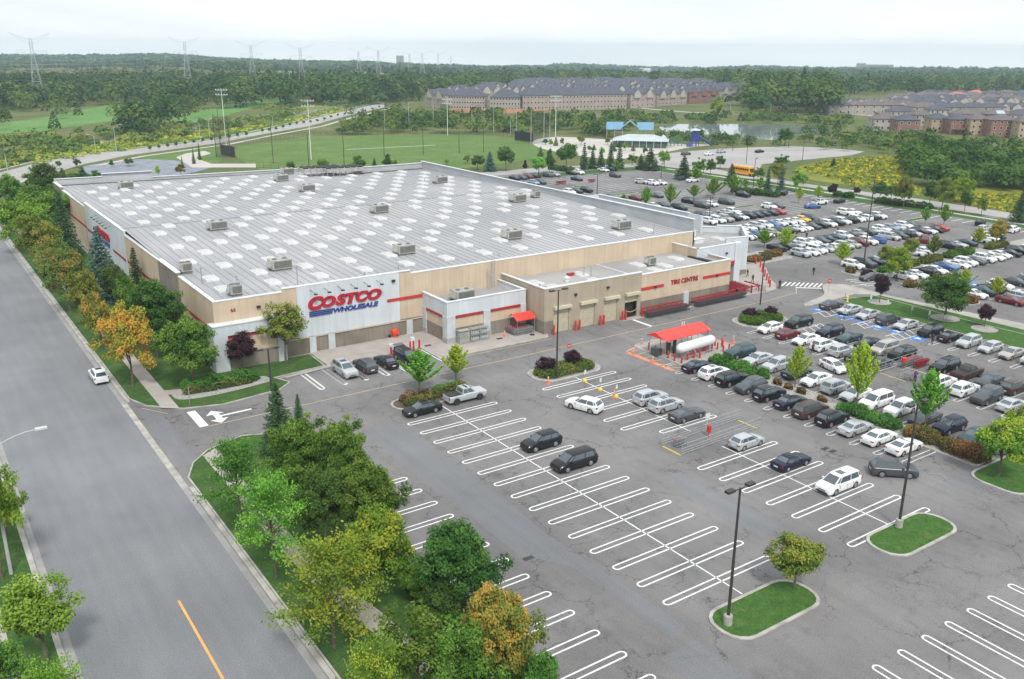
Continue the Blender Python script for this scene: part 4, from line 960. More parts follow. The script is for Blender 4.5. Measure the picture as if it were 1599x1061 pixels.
M_HL = pmat('headlight_lens', (.70, .72, .75), .12, (.55, .57, .6), 4.0); M_TL = pmat('tail_light_lens', (.26, .012, .012), .2, (.20, .01, .01), 4.0)
M_PLATE = pmat('number_plate', (.62, .64, .70), .5); M_TRIM = pmat('plastic_trim', (.03, .03, .032), .7, (.02, .02, .022), 3)

# length, width, height, belt height, hood height at nose / cowl, deck height, glasshouse base rear/front, roof rear/front, wheel x, radius
CARS = dict(
    sedan=dict(L=4.80, W=1.83, H=1.44, belt=.93, nose=.70, cowl=.94, deck=1.02, b0=-1.78, b1=1.18, r0=-.98, r1=.22, wx=(-1.38, 1.42), wr=.335, tail=.95),
    coupe=dict(L=4.75, W=1.88, H=1.38, belt=.92, nose=.74, cowl=.96, deck=1.06, b0=-1.95, b1=.98, r0=-.72, r1=.02, wx=(-1.36, 1.42), wr=.355, tail=1.0),
    hatch=dict(L=4.35, W=1.80, H=1.48, belt=.95, nose=.72, cowl=.97, deck=1.0, b0=-2.02, b1=1.22, r0=-1.55, r1=.28, wx=(-1.28, 1.32), wr=.33, tail=.99),
    suv=dict(L=4.68, W=1.88, H=1.69, belt=1.06, nose=.86, cowl=1.10, deck=1.10, b0=-2.22, b1=1.20, r0=-1.82, r1=.32, wx=(-1.34, 1.38), wr=.37, tail=1.08),
    bigsuv=dict(L=5.0, W=1.98, H=1.78, belt=1.12, nose=.95, cowl=1.16, deck=1.14, b0=-2.40, b1=1.22, r0=-2.12, r1=.36, wx=(-1.44, 1.50), wr=.39, tail=1.12),
    minivan=dict(L=5.12, W=2.0, H=1.75, belt=1.02, nose=.76, cowl=1.06, deck=1.04, b0=-2.48, b1=1.66, r0=-2.22, r1=.72, wx=(-1.50, 1.55), wr=.36, tail=1.04),
)
def arch_bottom(x, s):
    zb = .24
    for wx in s['wx']:
        r = s['wr']+.055
        if abs(x-wx) < r: zb = max(zb, s['wr']+math.sqrt(r*r-(x-wx)**2)-.02)
    return zb
def car_body(s):
    """one continuous shell: bumpers, bonnet, wings with wheel arches, glasshouse and roof"""
    Lh = s['L']/2; hw = s['W']/2
    xs = [-Lh, -Lh+.06, -Lh+.22, -Lh+.5, s['b0'], s['b0']+.3, -.4, 0, .4, s['b1']-.25, s['b1'], s['b1']+.35, Lh-.45, Lh-.20, Lh-.06, Lh]
    for wx in s['wx']:
        r = s['wr']+.055; xs += [wx+r*math.cos(R(a)) for a in (2, 30, 60, 90, 120, 150, 178)]
    xs = sorted(set(round(x, 3) for x in xs if -Lh <= x <= Lh))
    def top(x):
        if x >= s['b1']: t = (x-s['b1'])/(Lh-s['b1']); return s['cowl']+(s['nose']-s['cowl'])*t**1.5
        if x <= s['b0']: t = (s['b0']-x)/(Lh+s['b0']+1e-6); return s['deck']+(s['tail']-s['deck'])*min(1, t)**2
        return s['belt']+(s['cowl']-s['belt'])*max(0, (x-0)/s['b1']) if x > 0 else s['belt']+(s['deck']-s['belt'])*(x/s['b0'])
    def wid(x):
        e = abs(x)/Lh; return hw*(1-.02*e**2-.13*max(0, e-.80)**2/.04)
    mb = MB(); rings = []
    for x in xs:
        w_, zt, zb = wid(x), top(x), arch_bottom(x, s); zm = max(zb+.02, .52*zt)
        end = abs(x) > Lh-.02
        if end: zt -= .22; zb = .34; w_ *= .93; zm = .5
        pts = [(w_*.93, zb), (w_*.995, max(zb+.01, zm*.8)), (w_, zm+.02), (w_*.975, zt-.09), (w_*.90, zt-.015), (w_*.55, zt+.02), (0, zt+.035)]
        full = [(y, z) for y, z in pts]+[(-y, z) for y, z in pts[-2::-1]]
        rings.append(len(mb.v)); mb.v += [(x, y, z) for y, z in full]
    nk = 13
    for i in range(len(xs)-1):
        a, b = rings[i], rings[i+1]
        for j in range(nk-1): mb.f.append((a+j, a+j+1, b+j+1, b+j)[::-1]); mb.mi.append(0)
    mb.f.append(tuple(rings[0]+j for j in range(nk))[::-1]); mb.mi.append(0); mb.f.append(tuple(rings[-1]+j for j in range(nk))); mb.mi.append(0)
    # glasshouse: base ring, shoulder ring, roof
    zb_, H_ = s['belt']-.03, s['H']; wb, wt = hw*.905, hw*.70
    base = [(s['b0'], wb*.93, s['deck']-.02), (s['b0']+.35, wb, zb_), (s['b1']-.45, wb, zb_+.03), (s['b1'], wb*.86, s['cowl']-.02)]
    roofr = [(s['r0'], wt*.93, H_-.10), (s['r0']+.25, wt, H_-.055), (s['r1']-.25, wt, H_-.05), (s['r1'], wt*.94, H_-.085)]
    top_ = [(s['r0']+.14, wt*.74, H_-.045), (s['r0']+.42, wt*.80, H_-.005), (s['r1']-.38, wt*.80, H_), (s['r1']-.13, wt*.76, H_-.035)]
    n = len(mb.v)
    for rr in (base, roofr, top_): mb.v += [p for p in rr]+[(p[0], -p[1], p[2]) for p in rr[::-1]]
    for k in (0, 8):
        for j in range(8):
            a, b = n+k+j, n+k+(j+1) % 8; mb.f.append((a, a+8, b+8, b)); mb.mi.append(0)
    t = n+16
    for q in ((0, 1, 6, 7), (1, 2, 5, 6), (2, 3, 4, 5)): mb.f.append(tuple(t+i for i in q[::-1])); mb.mi.append(0)
    # floor pan as a dark box: paints shade into arches, blocks light beneath
    mb.m = 1; mb.box(-Lh+.2, Lh-.2, -hw*.84, hw*.84, .15, .60)
    for side in (1, -1):
        for x in (.62*s['b1'], -.12, -1.02): mb.box(x-.012, x+.012, min(side*hw*.962, side*hw*1.003), max(side*hw*.962, side*hw*1.003), .36, s['belt']-.13)
    mb.box(Lh-.10, Lh+.012, -hw*.62, hw*.62, .30, .46); mb.box(-Lh-.012, -Lh+.10, -hw*.66, hw*.66, .27, .38); mb.box(Lh-.10, Lh+.008, -hw*.42, hw*.42, .52, .62); mb.m = 0
    return mb, base, roofr
def lerp3(a, b, t): return tuple(a[i]+(b[i]-a[i])*t for i in range(3))
def pane(c, u0, u1, v0, v1, off=.012):
    """quad on face c=(bottom-left, bottom-right, top-right, top-left), pushed outwards"""
    def P(u, v): return Vector(lerp3(lerp3(c[0], c[1], u), lerp3(c[3], c[2], u), v))
    q = [P(u0, v0), P(u1, v0), P(u1, v1), P(u0, v1)]; n = (q[1]-q[0]).cross(q[3]-q[0]).normalized()
    return [tuple(p+n*off) for p in q]
def car_parts(kind):
    s = CARS[kind]; body, base, rr = car_body(s); parts = {}
    parts['body'] = body.mesh(kind+'_body', [PAINT['white'], M_TRIM])
    me = parts['body']; me.polygons.foreach_set('use_smooth', [p.material_index == 0 for p in me.polygons])
    try: me.set_sharp_from_angle(angle=R(32))
    except Exception: pass
    m_ = lambda p: (p[0], -p[1], p[2])
    ws = MB(); ws.poly(pane((base[3], m_(base[3]), m_(rr[3]), rr[3]), .05, .95, .04, .97, .012) if False else pane((base[3], m_(base[3]), m_(rr[3]), rr[3])[::1], .05, .95, .05, .95, -.014)[::-1])
    parts['windscreen'] = ws.mesh('windscreen', M_CGL)
    rw = MB(); rw.poly(pane((base[0], m_(base[0]), m_(rr[0]), rr[0]), .07, .93, .18 if s['deck']-s['tail'] > .05 else .12, .93, .014)); parts['rear_window'] = rw.mesh('rear_window', M_CGL)
    segs = [(.03, .47), (.51, .97)] if kind in ('sedan', 'coupe') else [(.03, .42), (.455, .97)]
    sw = []
    for side in (1, -1):
        f = (base[1], base[2], rr[2], rr[1])
        for (u0, u1) in segs:
            q = pane(f, u0, u1, .16, .90, -.014); 
            q = q if side > 0 else [m_(p) for p in q]
            mb = MB(); mb.poly(q[::-1] if side > 0 else q); sw.append(mb.mesh('side_window', M_CGL))
        # rear quarter glass and front quarter
        f2 = (base[0], base[1], rr[1], rr[0]); q = pane(f2, .22, .92, .30, .86, -.016); q = q if side > 0 else [m_(p) for p in q]
        mb = MB(); mb.poly(q[::-1] if side > 0 else q); sw.append(mb.mesh('quarter_window', M_CGL))
        f3 = (base[2], base[3], rr[3], rr[2]); q = pane(f3, .05, .75, .20, .86, -.016); q = q if side > 0 else [m_(p) for p in q]
        mb = MB(); mb.poly(q[::-1] if side > 0 else q); sw.append(mb.mesh('side_window', M_CGL))
    parts['side'] = sw
    Lh, hw = s['L']/2, s['W']/2; r = s['wr']
    ty = MB(); ty.tube((0, -.10, 0), (0, .10, 0), r, n=16); parts['wheel'] = ty.mesh('wheel', M_TYRE, False)
    ri = MB(); ri.tube((0, .095, 0), (0, .112, 0), r*.66, r*.62, n=12); ri.m = 1
    for k in range(5): a = k*2*math.pi/5; ri.tube((math.cos(a)*r*.42, .111, math.sin(a)*r*.42), (math.cos(a)*r*.42, .115, math.sin(a)*r*.42), r*.12, n=6)
    parts['rim'] = ri.mesh('rim', [M_RIM, M_TRIM])
    hl = MB(); hl.box(Lh-.30, Lh-.055, hw*.58, hw*.87, s['nose']-.17, s['nose']-.08); parts['headlight'] = hl.mesh('headlight', M_HL)
    tl = MB()
    if kind in ('suv', 'bigsuv', 'minivan'): tl.box(-Lh+.03, -Lh+.20, hw*.74, hw*.945, s['deck']-.26, s['deck']-.08)
    else: tl.box(-Lh-.002, -Lh+.16, hw*.56, hw*.93, s['deck']-.28, s['deck']-.17)
    parts['taillight'] = tl.mesh('tail_light', M_TL)
    pl = MB(); pl.box(-Lh-.03, -Lh+.0, -.26, .26, .58, .72); parts['plate'] = pl.mesh('number_plate', M_PLATE)
    mi = MB(); mi.box(s['b1']-.62, s['b1']-.44, hw*.93, hw*1.10, s['belt']+.02, s['belt']+.16); parts['mirror'] = mi.mesh('wing_mirror', [PAINT['white']])
    rl = MB()
    for sd in (1, -1): rl.tube((s['r0']+.3, sd*hw*.68, s['H']+.0), (s['r1']-.35, sd*hw*.68, s['H']+.01), .025, n=5)
    parts['rail'] = rl.mesh('roof_rail', MT['metal'])
    sr = MB(); sr.box(s['r1']-1.2, s['r1']-.42, -hw*.40, hw*.40, s['H']-.03, s['H']+.012); parts['sunroof'] = sr.mesh('sunroof', M_CGL)
    return parts
PARTS = {k: car_parts(k) for k in CARS}
def set_paint(o, m, slot=0):
    o.material_slots[slot].link = 'OBJECT'; o.material_slots[slot].material = m
ZL = lambda n, me, par: link(n, me, par)
COUNT = {}
KW = dict(sedan='saloon', coupe='coupe', hatch='hatchback', suv='SUV', bigsuv='large SUV', minivan='minivan', pickup='pickup truck')
def make_car(kind, colour, x, y, hd, label, group=None, detail=2, rail=False, sun_roof=False, cat='car', z=0.0):
    """hd: heading in radians, nose along +x at 0"""
    if kind == 'pickup': return make_pickup(colour, x, y, hd, label, group, detail)
    p = PARTS[kind]; s = CARS[kind]
    t = empty('parked_car', (x, y, z), hd, label, cat, group)
    b = ZL('body', p['body'], t); set_paint(b, PAINT[colour])
    ZL('windscreen', p['windscreen'], t); ZL('rear_window', p['rear_window'], t)
    if detail == 2:
        for m_ in p['side']: ZL(m_.name.split('.')[0], m_, t)
        ZL('number_plate', p['plate'], t)
        if rail: ZL('roof_rail', p['rail'], t)
        if sun_roof: ZL('sunroof', p['sunroof'], t)
    else:
        for m_ in p['side']:
            if m_.name.startswith('side') or m_.name.startswith('quarter'): ZL('side_window', m_, t)
    for sy in (1, -1):
        for wx in s['wx']:
            w_ = ZL('wheel', p['wheel'], t); w_.location = (wx, sy*(s['W']/2-.13), s['wr'])
            if sy < 0: w_.rotation_euler = (0, 0, math.pi)
            if detail == 2: ZL('rim', p['rim'], w_)
        if detail >= 1:
            for nm in ('headlight', 'taillight', 'mirror'):
                if nm == 'mirror' and detail < 2: continue
                o = ZL({'headlight': 'headlight', 'taillight': 'tail_light', 'mirror': 'wing_mirror'}[nm], p[nm], t)
                if sy < 0: o.scale = (1, -1, 1)
                if nm == 'mirror': set_paint(o, PAINT[colour])
    return t
def make_pickup(colour, x, y, hd, label, group=None, detail=2):
    t = empty('pickup_truck', (x, y, 0), hd, label, 'pickup truck', group)
    mb = MB()
    def ring(x, w, zb, zt): return [(x, w*.95, zb), (x, w, zb+.25), (x, w*.99, zt-.12), (x, w*.90, zt), (x, -w*.90, zt), (x, -w*.99, zt-.12), (x, -w, zb+.25), (x, -w*.95, zb)]
    def ab(x): 
        zb = .42
        for wx in (-1.65, 1.65):
            if abs(x-wx) < .50: zb = max(zb, .42+math.sqrt(.25-(x-wx)**2)-.05)
        return zb
    xs = sorted(set([-2.7, -2.65, -2.3, -.75, -.4, 0, .4, .9, 1.3, 2.2, 2.5, 2.66, 2.7]+[round(w+.5*math.cos(R(a)), 3) for w in (-1.65, 1.65) for a in (2, 30, 60, 90, 120, 150, 178)])); rg = []
    for q in xs:
        zt = 1.16 if q < -.7 else (1.22 if q < 1.2 else 1.20-(q-1.2)*.06); wq = .95 if abs(q) < 2.6 else .90
        rg.append(len(mb.v)); mb.v += ring(q, wq, ab(q) if abs(q) < 2.66 else .5, zt if abs(q) < 2.69 else zt-.12)
    for i in range(len(xs)-1):
        for j in range(7): mb.f.append((rg[i]+j, rg[i+1]+j, rg[i+1]+j+1, rg[i]+j+1)); mb.mi.append(0)
    mb.f.append(tuple(rg[0]+j for j in range(8))); mb.f.append(tuple(rg[-1]+j for j in range(8))[::-1]); mb.mi += [0, 0]
    b0 = [(-.78, .86, 1.2), (1.22, .84, 1.2)]; r0 = [(-.62, .70, 1.86), (.46, .70, 1.86)]
    n = len(mb.v); mb.v += [b0[0], b0[1], (b0[1][0], -b0[1][1], 1.2), (b0[0][0], -b0[0][1], 1.2), r0[0], r0[1], (r0[1][0], -r0[1][1], 1.86), (r0[0][0], -r0[0][1], 1.86)]
    for q in ((0, 1, 5, 4), (1, 2, 6, 5), (2, 3, 7, 6), (3, 0, 4, 7), (4, 5, 6, 7)): mb.f.append(tuple(n+i for i in q)); mb.mi.append(0)
    mb.m = 1; mb.box(-2.4, 2.4, -.72, .72, .35, .75)
    b = mb.build('body', [PAINT[colour], M_TRIM], t)
    mb = MB(); mb.box(-2.62, -.82, -.78, .78, 1.17, 1.21); mb.build('bed_cover', M_TRIM, t)
    m_ = lambda p: (p[0], -p[1], p[2])
    mb = MB(); mb.poly(pane((b0[1], m_(b0[1]), m_(r0[1]), r0[1]), .06, .94, .08, .92, -.014)[::-1]); mb.build('windscreen', M_CGL, t)
    mb = MB(); mb.poly(pane((b0[0], m_(b0[0]), m_(r0[0]), r0[0]), .08, .92, .2, .9, .014)); mb.build('rear_window', M_CGL, t)
    for sd in (1, -1):
        for u0, u1 in ((.05, .42), (.46, .88)):
            q = pane((b0[0], b0[1], r0[1], r0[0]), u0, u1, .12, .88, -.014); mb = MB(); mb.poly(q[::-1] if sd > 0 else [m_(p) for p in q]); mb.build('side_window', M_CGL, t)
        for wx in (-1.65, 1.65):
            w_ = ZL('wheel', WHB, t); w_.location = (wx, sd*.84, .40)
            if sd < 0: w_.rotation_euler = (0, 0, math.pi)
            ZL('rim', PARTS['bigsuv']['rim'], w_)
        mb = MB(); mb.box(2.5, 2.715, .60*sd if sd > 0 else -.86, .86 if sd > 0 else -.60, .88, 1.03); mb.build('headlight', M_HL, t)
        mb = MB(); mb.box(-2.715, -2.6, .74 if sd > 0 else -.92, .92 if sd > 0 else -.74, .8, 1.1); mb.build('tail_light', M_TL, t)
    mb = MB(); mb.box(-.1, .15, -.5, .5, 1.86, 1.9); mb.build('roof_rail', M_TRIM, t)
    return t
_w = MB(); _w.tube((0, -.14, 0), (0, .14, 0), .42, n=16); WHB = _w.mesh('wheel', M_TYRE)

ORD = ['first', 'second', 'third', 'fourth', 'fifth', 'sixth', 'seventh', 'eighth', 'ninth', 'tenth', 'eleventh', 'twelfth', 'thirteenth', 'fourteenth', 'fifteenth', 'sixteenth', 'seventeenth', 'eighteenth', 'nineteenth', 'twentieth']
PI = math.pi
USED = set()
def uniq(lbl):
    if len(lbl.split()) > 16: print('LONG LABEL', lbl)
    if lbl in USED: print('DUP LABEL', lbl)
    USED.add(lbl); return lbl
# near rows. heading 0 = nose to +x, pi = nose to -x ; (y, kind, colour, nose, extra)
def row(x, cars, where, group, detail=2, jit=.12):
    n = 0
    for c in cars:
        y, kind, colour, nose = c[:4]; ex = c[4] if len(c) > 4 else {}
        n += 1
        lbl = ex.get('label') or f"{CNAME[colour]} {KW[kind]}, {ORD[n-1]} {where}"
        make_car(kind, colour, x+rnd.uniform(-jit, jit)+ex.get('dx', 0), y, (0 if nose > 0 else PI)+rnd.uniform(-.02, .02), uniq(lbl), group, detail, rail=ex.get('rail', kind in ('suv', 'bigsuv') and rnd.random() < .5), sun_roof=ex.get('sun', False))
near = 'cars in the near car park'
row(86.6, [(81.1, 'sedan', 'navy', 1), (77.9, 'suv', 'white', 1, dict(sun=True)), (74.9, 'bigsuv', 'black', 1), (71.8, 'suv', 'grey', -1), (68.7, 'suv', 'black', 1), (65.5, 'sedan', 'navy', 1), (62.4, 'minivan', 'brown', 1), (59.3, 'suv', 'black', 1), (56.1, 'sedan', 'silver', 1), (53.0, 'sedan', 'white', 1), (50.0, 'coupe', 'white', 1)],
    'from the propane tank in the row before the hedges', near)
row(95.9, [(81.9, 'bigsuv', 'teal', -1), (78.6, 'sedan', 'silver', -1), (75.3, 'suv', 'silver', -1), (72.0, 'sedan', 'teal', 1), (68.8, 'sedan', 'white', -1), (65.6, 'suv', 'silver', 1), (62.7, 'sedan', 'white', -1), (59.7, 'minivan', 'white', -1), (56.6, 'suv', 'white', -1), (53.3, 'sedan', 'grey', -1), (50.3, 'suv', 'navy', -1), (47.2, 'sedan', 'teal', -1)],
    'from the propane tank in the row behind the hedges', near)
row(108.7, [(87.4, 'hatch', 'white', -1), (83.9, 'hatch', 'maroon', 1), (80.6, 'sedan', 'white', -1), (77.3, 'suv', 'white', 1), (74.3, 'suv', 'silver', 1), (71.4, 'sedan', 'navy', 1), (68.2, 'sedan', 'grey', 1), (59.0, 'suv', 'white', 1), (55.9, 'suv', 'white', 1), (52.9, 'bigsuv', 'grey', -1), (49.8, 'sedan', 'silver', 1), (46.6, 'sedan', 'white', 1)],
    'from the oval hedge, front side of the middle row', near)
row(114.8, [(86.8, 'bigsuv', 'black', -1), (80.9, 'bigsuv', 'navy', -1), (77.6, 'coupe', 'teal', -1), (74.3, 'sedan', 'black', -1), (71.5, 'minivan', 'beige', -1), (68.7, 'suv', 'black', -1), (62.2, 'bigsuv', 'black', -1), (59.0, 'pickup', 'brown', 1), (55.9, 'sedan', 'grey', -1), (52.7, 'suv', 'brown', 1), (49.5, 'sedan', 'silver', -1), (46.4, 'suv', 'black', -1), (43.3, 'suv', 'maroon', -1)],
    'from the oval hedge, far side of the middle row', near)
row(128.2, [(90.6, 'sedan', 'grey', 1), (87.0, 'sedan', 'silver', -1), (83.6, 'sedan', 'silver', -1), (80.0, 'suv', 'grey', 1), (76.8, 'sedan', 'silver', -1), (72.6, 'suv', 'black', -1), (69.4, 'sedan', 'black', 1), (66.4, 'suv', 'silver', -1), (63.2, 'hatch', 'silver', -1), (60.1, 'sedan', 'beige', -1), (57.0, 'suv', 'silver', -1), (54, 'sedan', 'navy', -1), (51, 'suv', 'white', -1)],
    'from the yellow hydrant beside the long lawn', near)
row(73.3, [(76.0, 'suv', 'silver', 1, dict(label='silver compact SUV with dark lower rear, nearest the yellow post bases')), (73.2, 'suv', 'silver', 1, dict(label='pale silver SUV with panoramic roof next to the dark fastback', sun=True)), (69.7, 'coupe', 'grey', 1, dict(label='dark grey fastback coupe beside the trolley bay rails')),
    (60.5, 'hatch', 'silver', 1, dict(label='silver hatchback just in front of the trolley bay')), (54.4, 'sedan', 'navy', 1, dict(label='navy saloon car alone between the hatchback and the white minivan')), (48.5, 'minivan', 'white', -1, dict(label='white minivan with sunroof, its nose to the camera', sun=True))], '', near)
row(54.3, [(72.9, 'suv', 'black', -1, dict(label='black SUV ahead of the black minivan in the empty bays')), (67.1, 'minivan', 'black', -1, dict(label='black minivan alone among the empty painted bays')), (89.3, 'pickup', 'silver', 1, dict(label='silver pickup truck with black bed cover beside the shrub bed'))], '', near)
make_car('sedan', 'black', 48.0, 88.6, PI, uniq('black saloon car with bonnet scoop parked beside the silver pickup'), near, 2)
for kind, col, x, y, h, lbl, kw in (
    ('suv', 'white', 64.9, 78.7, PI/2+.35, 'white SUV driving alone along the aisle past the yellow posts', {}),
    ('hatch', 'white', 102.2, 70.8, -PI/2-.25, 'white hatchback driving down the aisle behind the pale young tree', {}),
    ('suv', 'grey', 80.5, 47.2, -.72, 'dark grey SUV pulling out near the tall lamp and hedge end', {}),
    ('suv', 'white', 18.2, 122.0, PI/2, 'small white SUV with dark roof panel stopped at the road kerb', dict(sun_roof=True)),
    ('sedan', 'grey', 150.8, 98.6, PI-.25, 'dark grey saloon car crossing by the striped walkway and purple tree', {})):
    make_car(kind, col, x, y, h, uniq(lbl), 'cars on the move', 2, **kw)
for x, kind, col, nose, lbl in ((45.95, 'bigsuv', 'silver', -1, 'silver SUV with dark sunroof, leftmost at the storefront'), (48.95, 'suv', 'grey', 1, 'grey SUV in the storefront bays between silver and black cars'),
                           (52.1, 'sedan', 'black', 1, 'black saloon car backed out beside the open tailgate SUV'), (55.3, 'bigsuv', 'black', -1, 'black SUV with its tailgate raised by the red bollards')):
    c = make_car(kind, col, x, 106.2, (PI/2 if nose > 0 else -PI/2), uniq(lbl), 'cars at the storefront', 2, rail=True, sun_roof=(col == 'silver'))
    if 'raised' in lbl:
        mb = MB(); mb.obox((-2.35, 0), 0, 1.1, 1.4, 1.80, 1.86); g = mb.build('raised_tailgate', [M_CGL], c)
        mb = MB(); mb.box(-2.515, -2.40, -.72, .72, .62, 1.55); mb.build('open_boot', M_TRIM, c)
# far rows. heading pi/2 = nose away, -pi/2 = nose to the camera side
CH = 'wwwwsssgkknnwktbswgwkmswn'
CMAP = dict(w='white', s='silver', g='grey', k='black', n='navy', t='teal', b='blue', m='maroon', r='red', y='yellow', e='beige', o='brown', l='lblue')
KMAP = dict(s='sedan', u='suv', h='hatch', b='bigsuv', v='minivan', c='coupe')
FAR = 'cars in the far car park'
def frow(y, spec, nose, where, x0=None, dx=2.9, detail=1):
    """spec: list of (x, code) where code = colour letter + body letter; '.' leaves a gap"""
    n = 0
    for x, code in spec:
        col, kd = CMAP[code[0]], KMAP[code[1]]
        n += 1; nn = nose if len(code) < 3 else (1 if code[2] == '+' else -1)
        make_car(kd, col, x+rnd.uniform(-.1, .1), y+rnd.uniform(-.25, .25), nn*PI/2+rnd.uniform(-.03, .03), uniq(f"{CNAME[col]} {KW[kd]}, {ORD[n-1]} from the left {where}"), FAR, detail)
def seq(x0, s, dx=2.9):
    out = []; x = x0
    for tok in s.split():
        if tok != '.': out.append((x, tok))
        x += dx
    return out
# rows nearest the entrance: pairs nose to nose
frow(119.6, seq(156.3, 'su ws wu sh ws su eh mu- wu bu+ . sv gu ku+ ss ku ws ks rh'), -1, 'in the front line behind the bronze shrubs')
frow(126.2, seq(156.9, 'ks- ks sh wu ws gs ns ts wu kc eh gu ws wu lu ss wu gs'), -1, 'in the line just behind that front line')
frow(137.9, seq(160.6, 'wu bu ws eh gu ks ws ws gs ku wu nu wu- ku+ wu- wu+ ku wu'), -1, 'in the second double row, store side')
frow(145.2, seq(163.2, 'ks ws ws su wu bs ws ws ws yh gv . . . . wb ws'), -1, 'in the second double row, far side')
frow(156.4, seq(167.2, 'wu- wu eb ku- ws ku ns ns ks rh-'), -1, 'in the third double row, store side')
frow(162.8, seq(171.2, 'nu ss . ss wu . . . . wu gs'), -1, 'in the third double row, far side')
frow(174.4, [(171.0, 'ns'), (174.6, 'kv'), (183.2, 'gb'), (186.8, 'wh'), (193.0, 'gb')], -1, 'in the half empty row behind the parapet')
frow(181.0, [(171.4, 'ws'), (174.3, 'ts'), (185.0, 'ku'), (207.2, 'ku')], -1, 'in the row of green saplings in brown beds')
frow(194.0, [(169.6, 'rs'), (176.4, 'ms'), (184.6, 'gs')], -1, 'in the row holding two red cars')
frow(199.4, [(166.4, 'ws'), (169.0, 'gu'), (171.6, 'gs')], -1, 'in the row by the lamp behind the store')
frow(212.8, [(166.8, 'wu'), (170.0, 'ks'), (173.4, 'ku'), (200.8, 'wu-'), (203.9, 'ws-')], -1, 'in the far row past the trolley bay')
frow(233.6, [(168.8, 'lu'), (171.6, 'gu'), (186.3, 'ns'), (202.6, 'gu')], -1, 'in the second line before the spruces')
frow(246.2, [(170.2, 'ns'), (172.9, 'gs'), (175.6, 'mu'), (178.6, 'ks'), (183.8, 'gu'), (186.8, 'ss'), (194.0, 'ks'), (197.0, 'wu'), (208.4, 'ws'), (211.8, 'ns')], -1, 'in the line against the spruces')
for k, (x, y, kd, col, h, lbl) in enumerate((
    (208.0, 156.8, 'hatch', 'blue', -.5, 'blue van like hatchback at the open end of the far car park'), (214.6, 159.6, 'pickup', 'white', 0, 'white pickup truck behind the blue hatchback'), (222.4, 158.8, 'sedan', 'black', .2, 'black saloon car beside the clipped round bushes'),
    (220.4, 176.9, 'suv', 'black', .5, 'black SUV at the edge of the far car park near dark spruce'), (223.6, 118.1, 'suv', 'black', .3, 'black SUV alone by the verge near the orange tinged tree'),
    (192.4, 113.8, 'minivan', 'maroon', .6, 'dark red minivan driving past the end of a full row'), (217.4, 216.0, 'sedan', 'teal', 0, 'slate saloon car by the grass at the far corner'), (216.6, 211.0, 'sedan', 'white', 0, 'pale saloon car half hidden by a sapling at the far corner'),
    (199.6, 217.0, 'suv', 'silver', -1.2, 'silver car edging out beside two white cars in the middle'))):
    make_car(kd, col, x, y, h, uniq(lbl), FAR, 1)
frow(95.6, [(156.7, 'wu'), (160.1, 'ws'), (163.6, 'ku+'), (166.8, 'ws'), (171.4, 'bc'), (174.9, 'ws'), (178.1, 'wu'), (181.2, 'gs'), (184.6, 'wu'), (187.9, 'ws'), (191.3, 'ws'), (194.6, 'ks'), (198.0, 'ku'), (201.2, 'gs'), (204.5, 'ws'), (207.6, 'ks')], -1, 'in the line beyond the accessible bays', detail=2)
frow(106.6, [(156.4, 'wu'), (159.6, 'gb'), (163.2, 'ns'), (166.6, 'wh'), (178.0, 'ws'), (180.9, 'ws'), (190.4, 'nu'), (193.4, 'sc'), (197.2, 'ts'), (203.0, 'wh'), (206.4, 'ws'), (209.6, 'ks')], -1, 'in the line behind the clipped hedge beds')
frow(81.4, [(155.6, 'ws'), (158.8, 'ts'), (161.8, 'ns'), (165.0, 'wu'), (170.6, 'gs'), (173.6, 'gs'), (176.7, 'su'), (180.0, 'ws')], -1, 'in the line behind the orange shrub bed', detail=2)
frow(75.2, [(156.6, 'ms'), (160.0, 'su'), (163.4, 'ws'), (166.6, 'gu')], -1, 'in the line before the orange shrubs', detail=2)
for x, y, lbl, col, kd, h in ((221.3, 108.7, 'white SUV behind the orange tinged tree at the verge', 'white', 'suv', .1), (224.9, 111.4, 'dark grey SUV at the right verge past the orange tree', 'grey', 'suv', 0), (216.0, 113.0, 'silver SUV under the orange tinged tree', 'silver', 'suv', .1),
                         (213, 109.0, 'white hatchback left of the orange tinged tree', 'white', 'hatch', 1.5)):
    make_car(kd, col, x, y, h, uniq(lbl), FAR, 1)
for px, py, kd, col, lbl in ((1071, 240, 'suv', 'grey', 'dark SUV in the park car park nearest the splash pad'), (1107, 240, 'sedan', 'white', 'white car half behind a sapling in the park car park'), (1126, 236.5, 'suv', 'silver', 'silver SUV with dark windows in the park car park'), (1186, 236, 'sedan', 'black', 'black saloon car alone in the park car park')):
    gx, gy = G(px, py, .7); make_car(kd, col, gx, gy, .1, uniq(lbl), 'cars in the park car park', 1)
# school bus
bx, by = G(1168, 273, 0)
bx, by = 243.6, 213.5
bus = empty('school_bus', (bx, by, 0), -PI/2, uniq('orange yellow school bus driving along the park road between trees'), 'bus')
mb = MB(); mb.box(-4.9, 3.6, -1.2, 1.2, .55, 2.9); mb.box(-4.8, 3.5, -1.05, 1.05, 2.9, 3.1); mb.box(3.6, 4.9, -1.05, 1.05, .55, 1.65); mb.build('body', pmat('school_bus_paint', (.80, .36, .03), .4, (.70, .30, .025), .6), bus)
for sd in (1, -1):
    for k in range(8): mb = MB(); mb.box(-4.5+k*.98, -3.7+k*.98, (1.2 if sd > 0 else -1.215), (1.215 if sd > 0 else -1.2), 1.85, 2.55); mb.build('window', M_GLASS, bus)
    mb = MB(); 
    for z in (1.2, 1.6): mb.box(-4.9, 3.6, (1.2 if sd > 0 else -1.212), (1.212 if sd > 0 else -1.2), z, z+.06)
    mb.build('side_stripe', MT['dark'], bus)
    for wx in (-3.2, 3.9): mb = MB(); mb.tube((wx, sd*.9, .5), (wx, sd*1.22, .5), .5, n=16); mb.build('wheel', M_TYRE, bus)
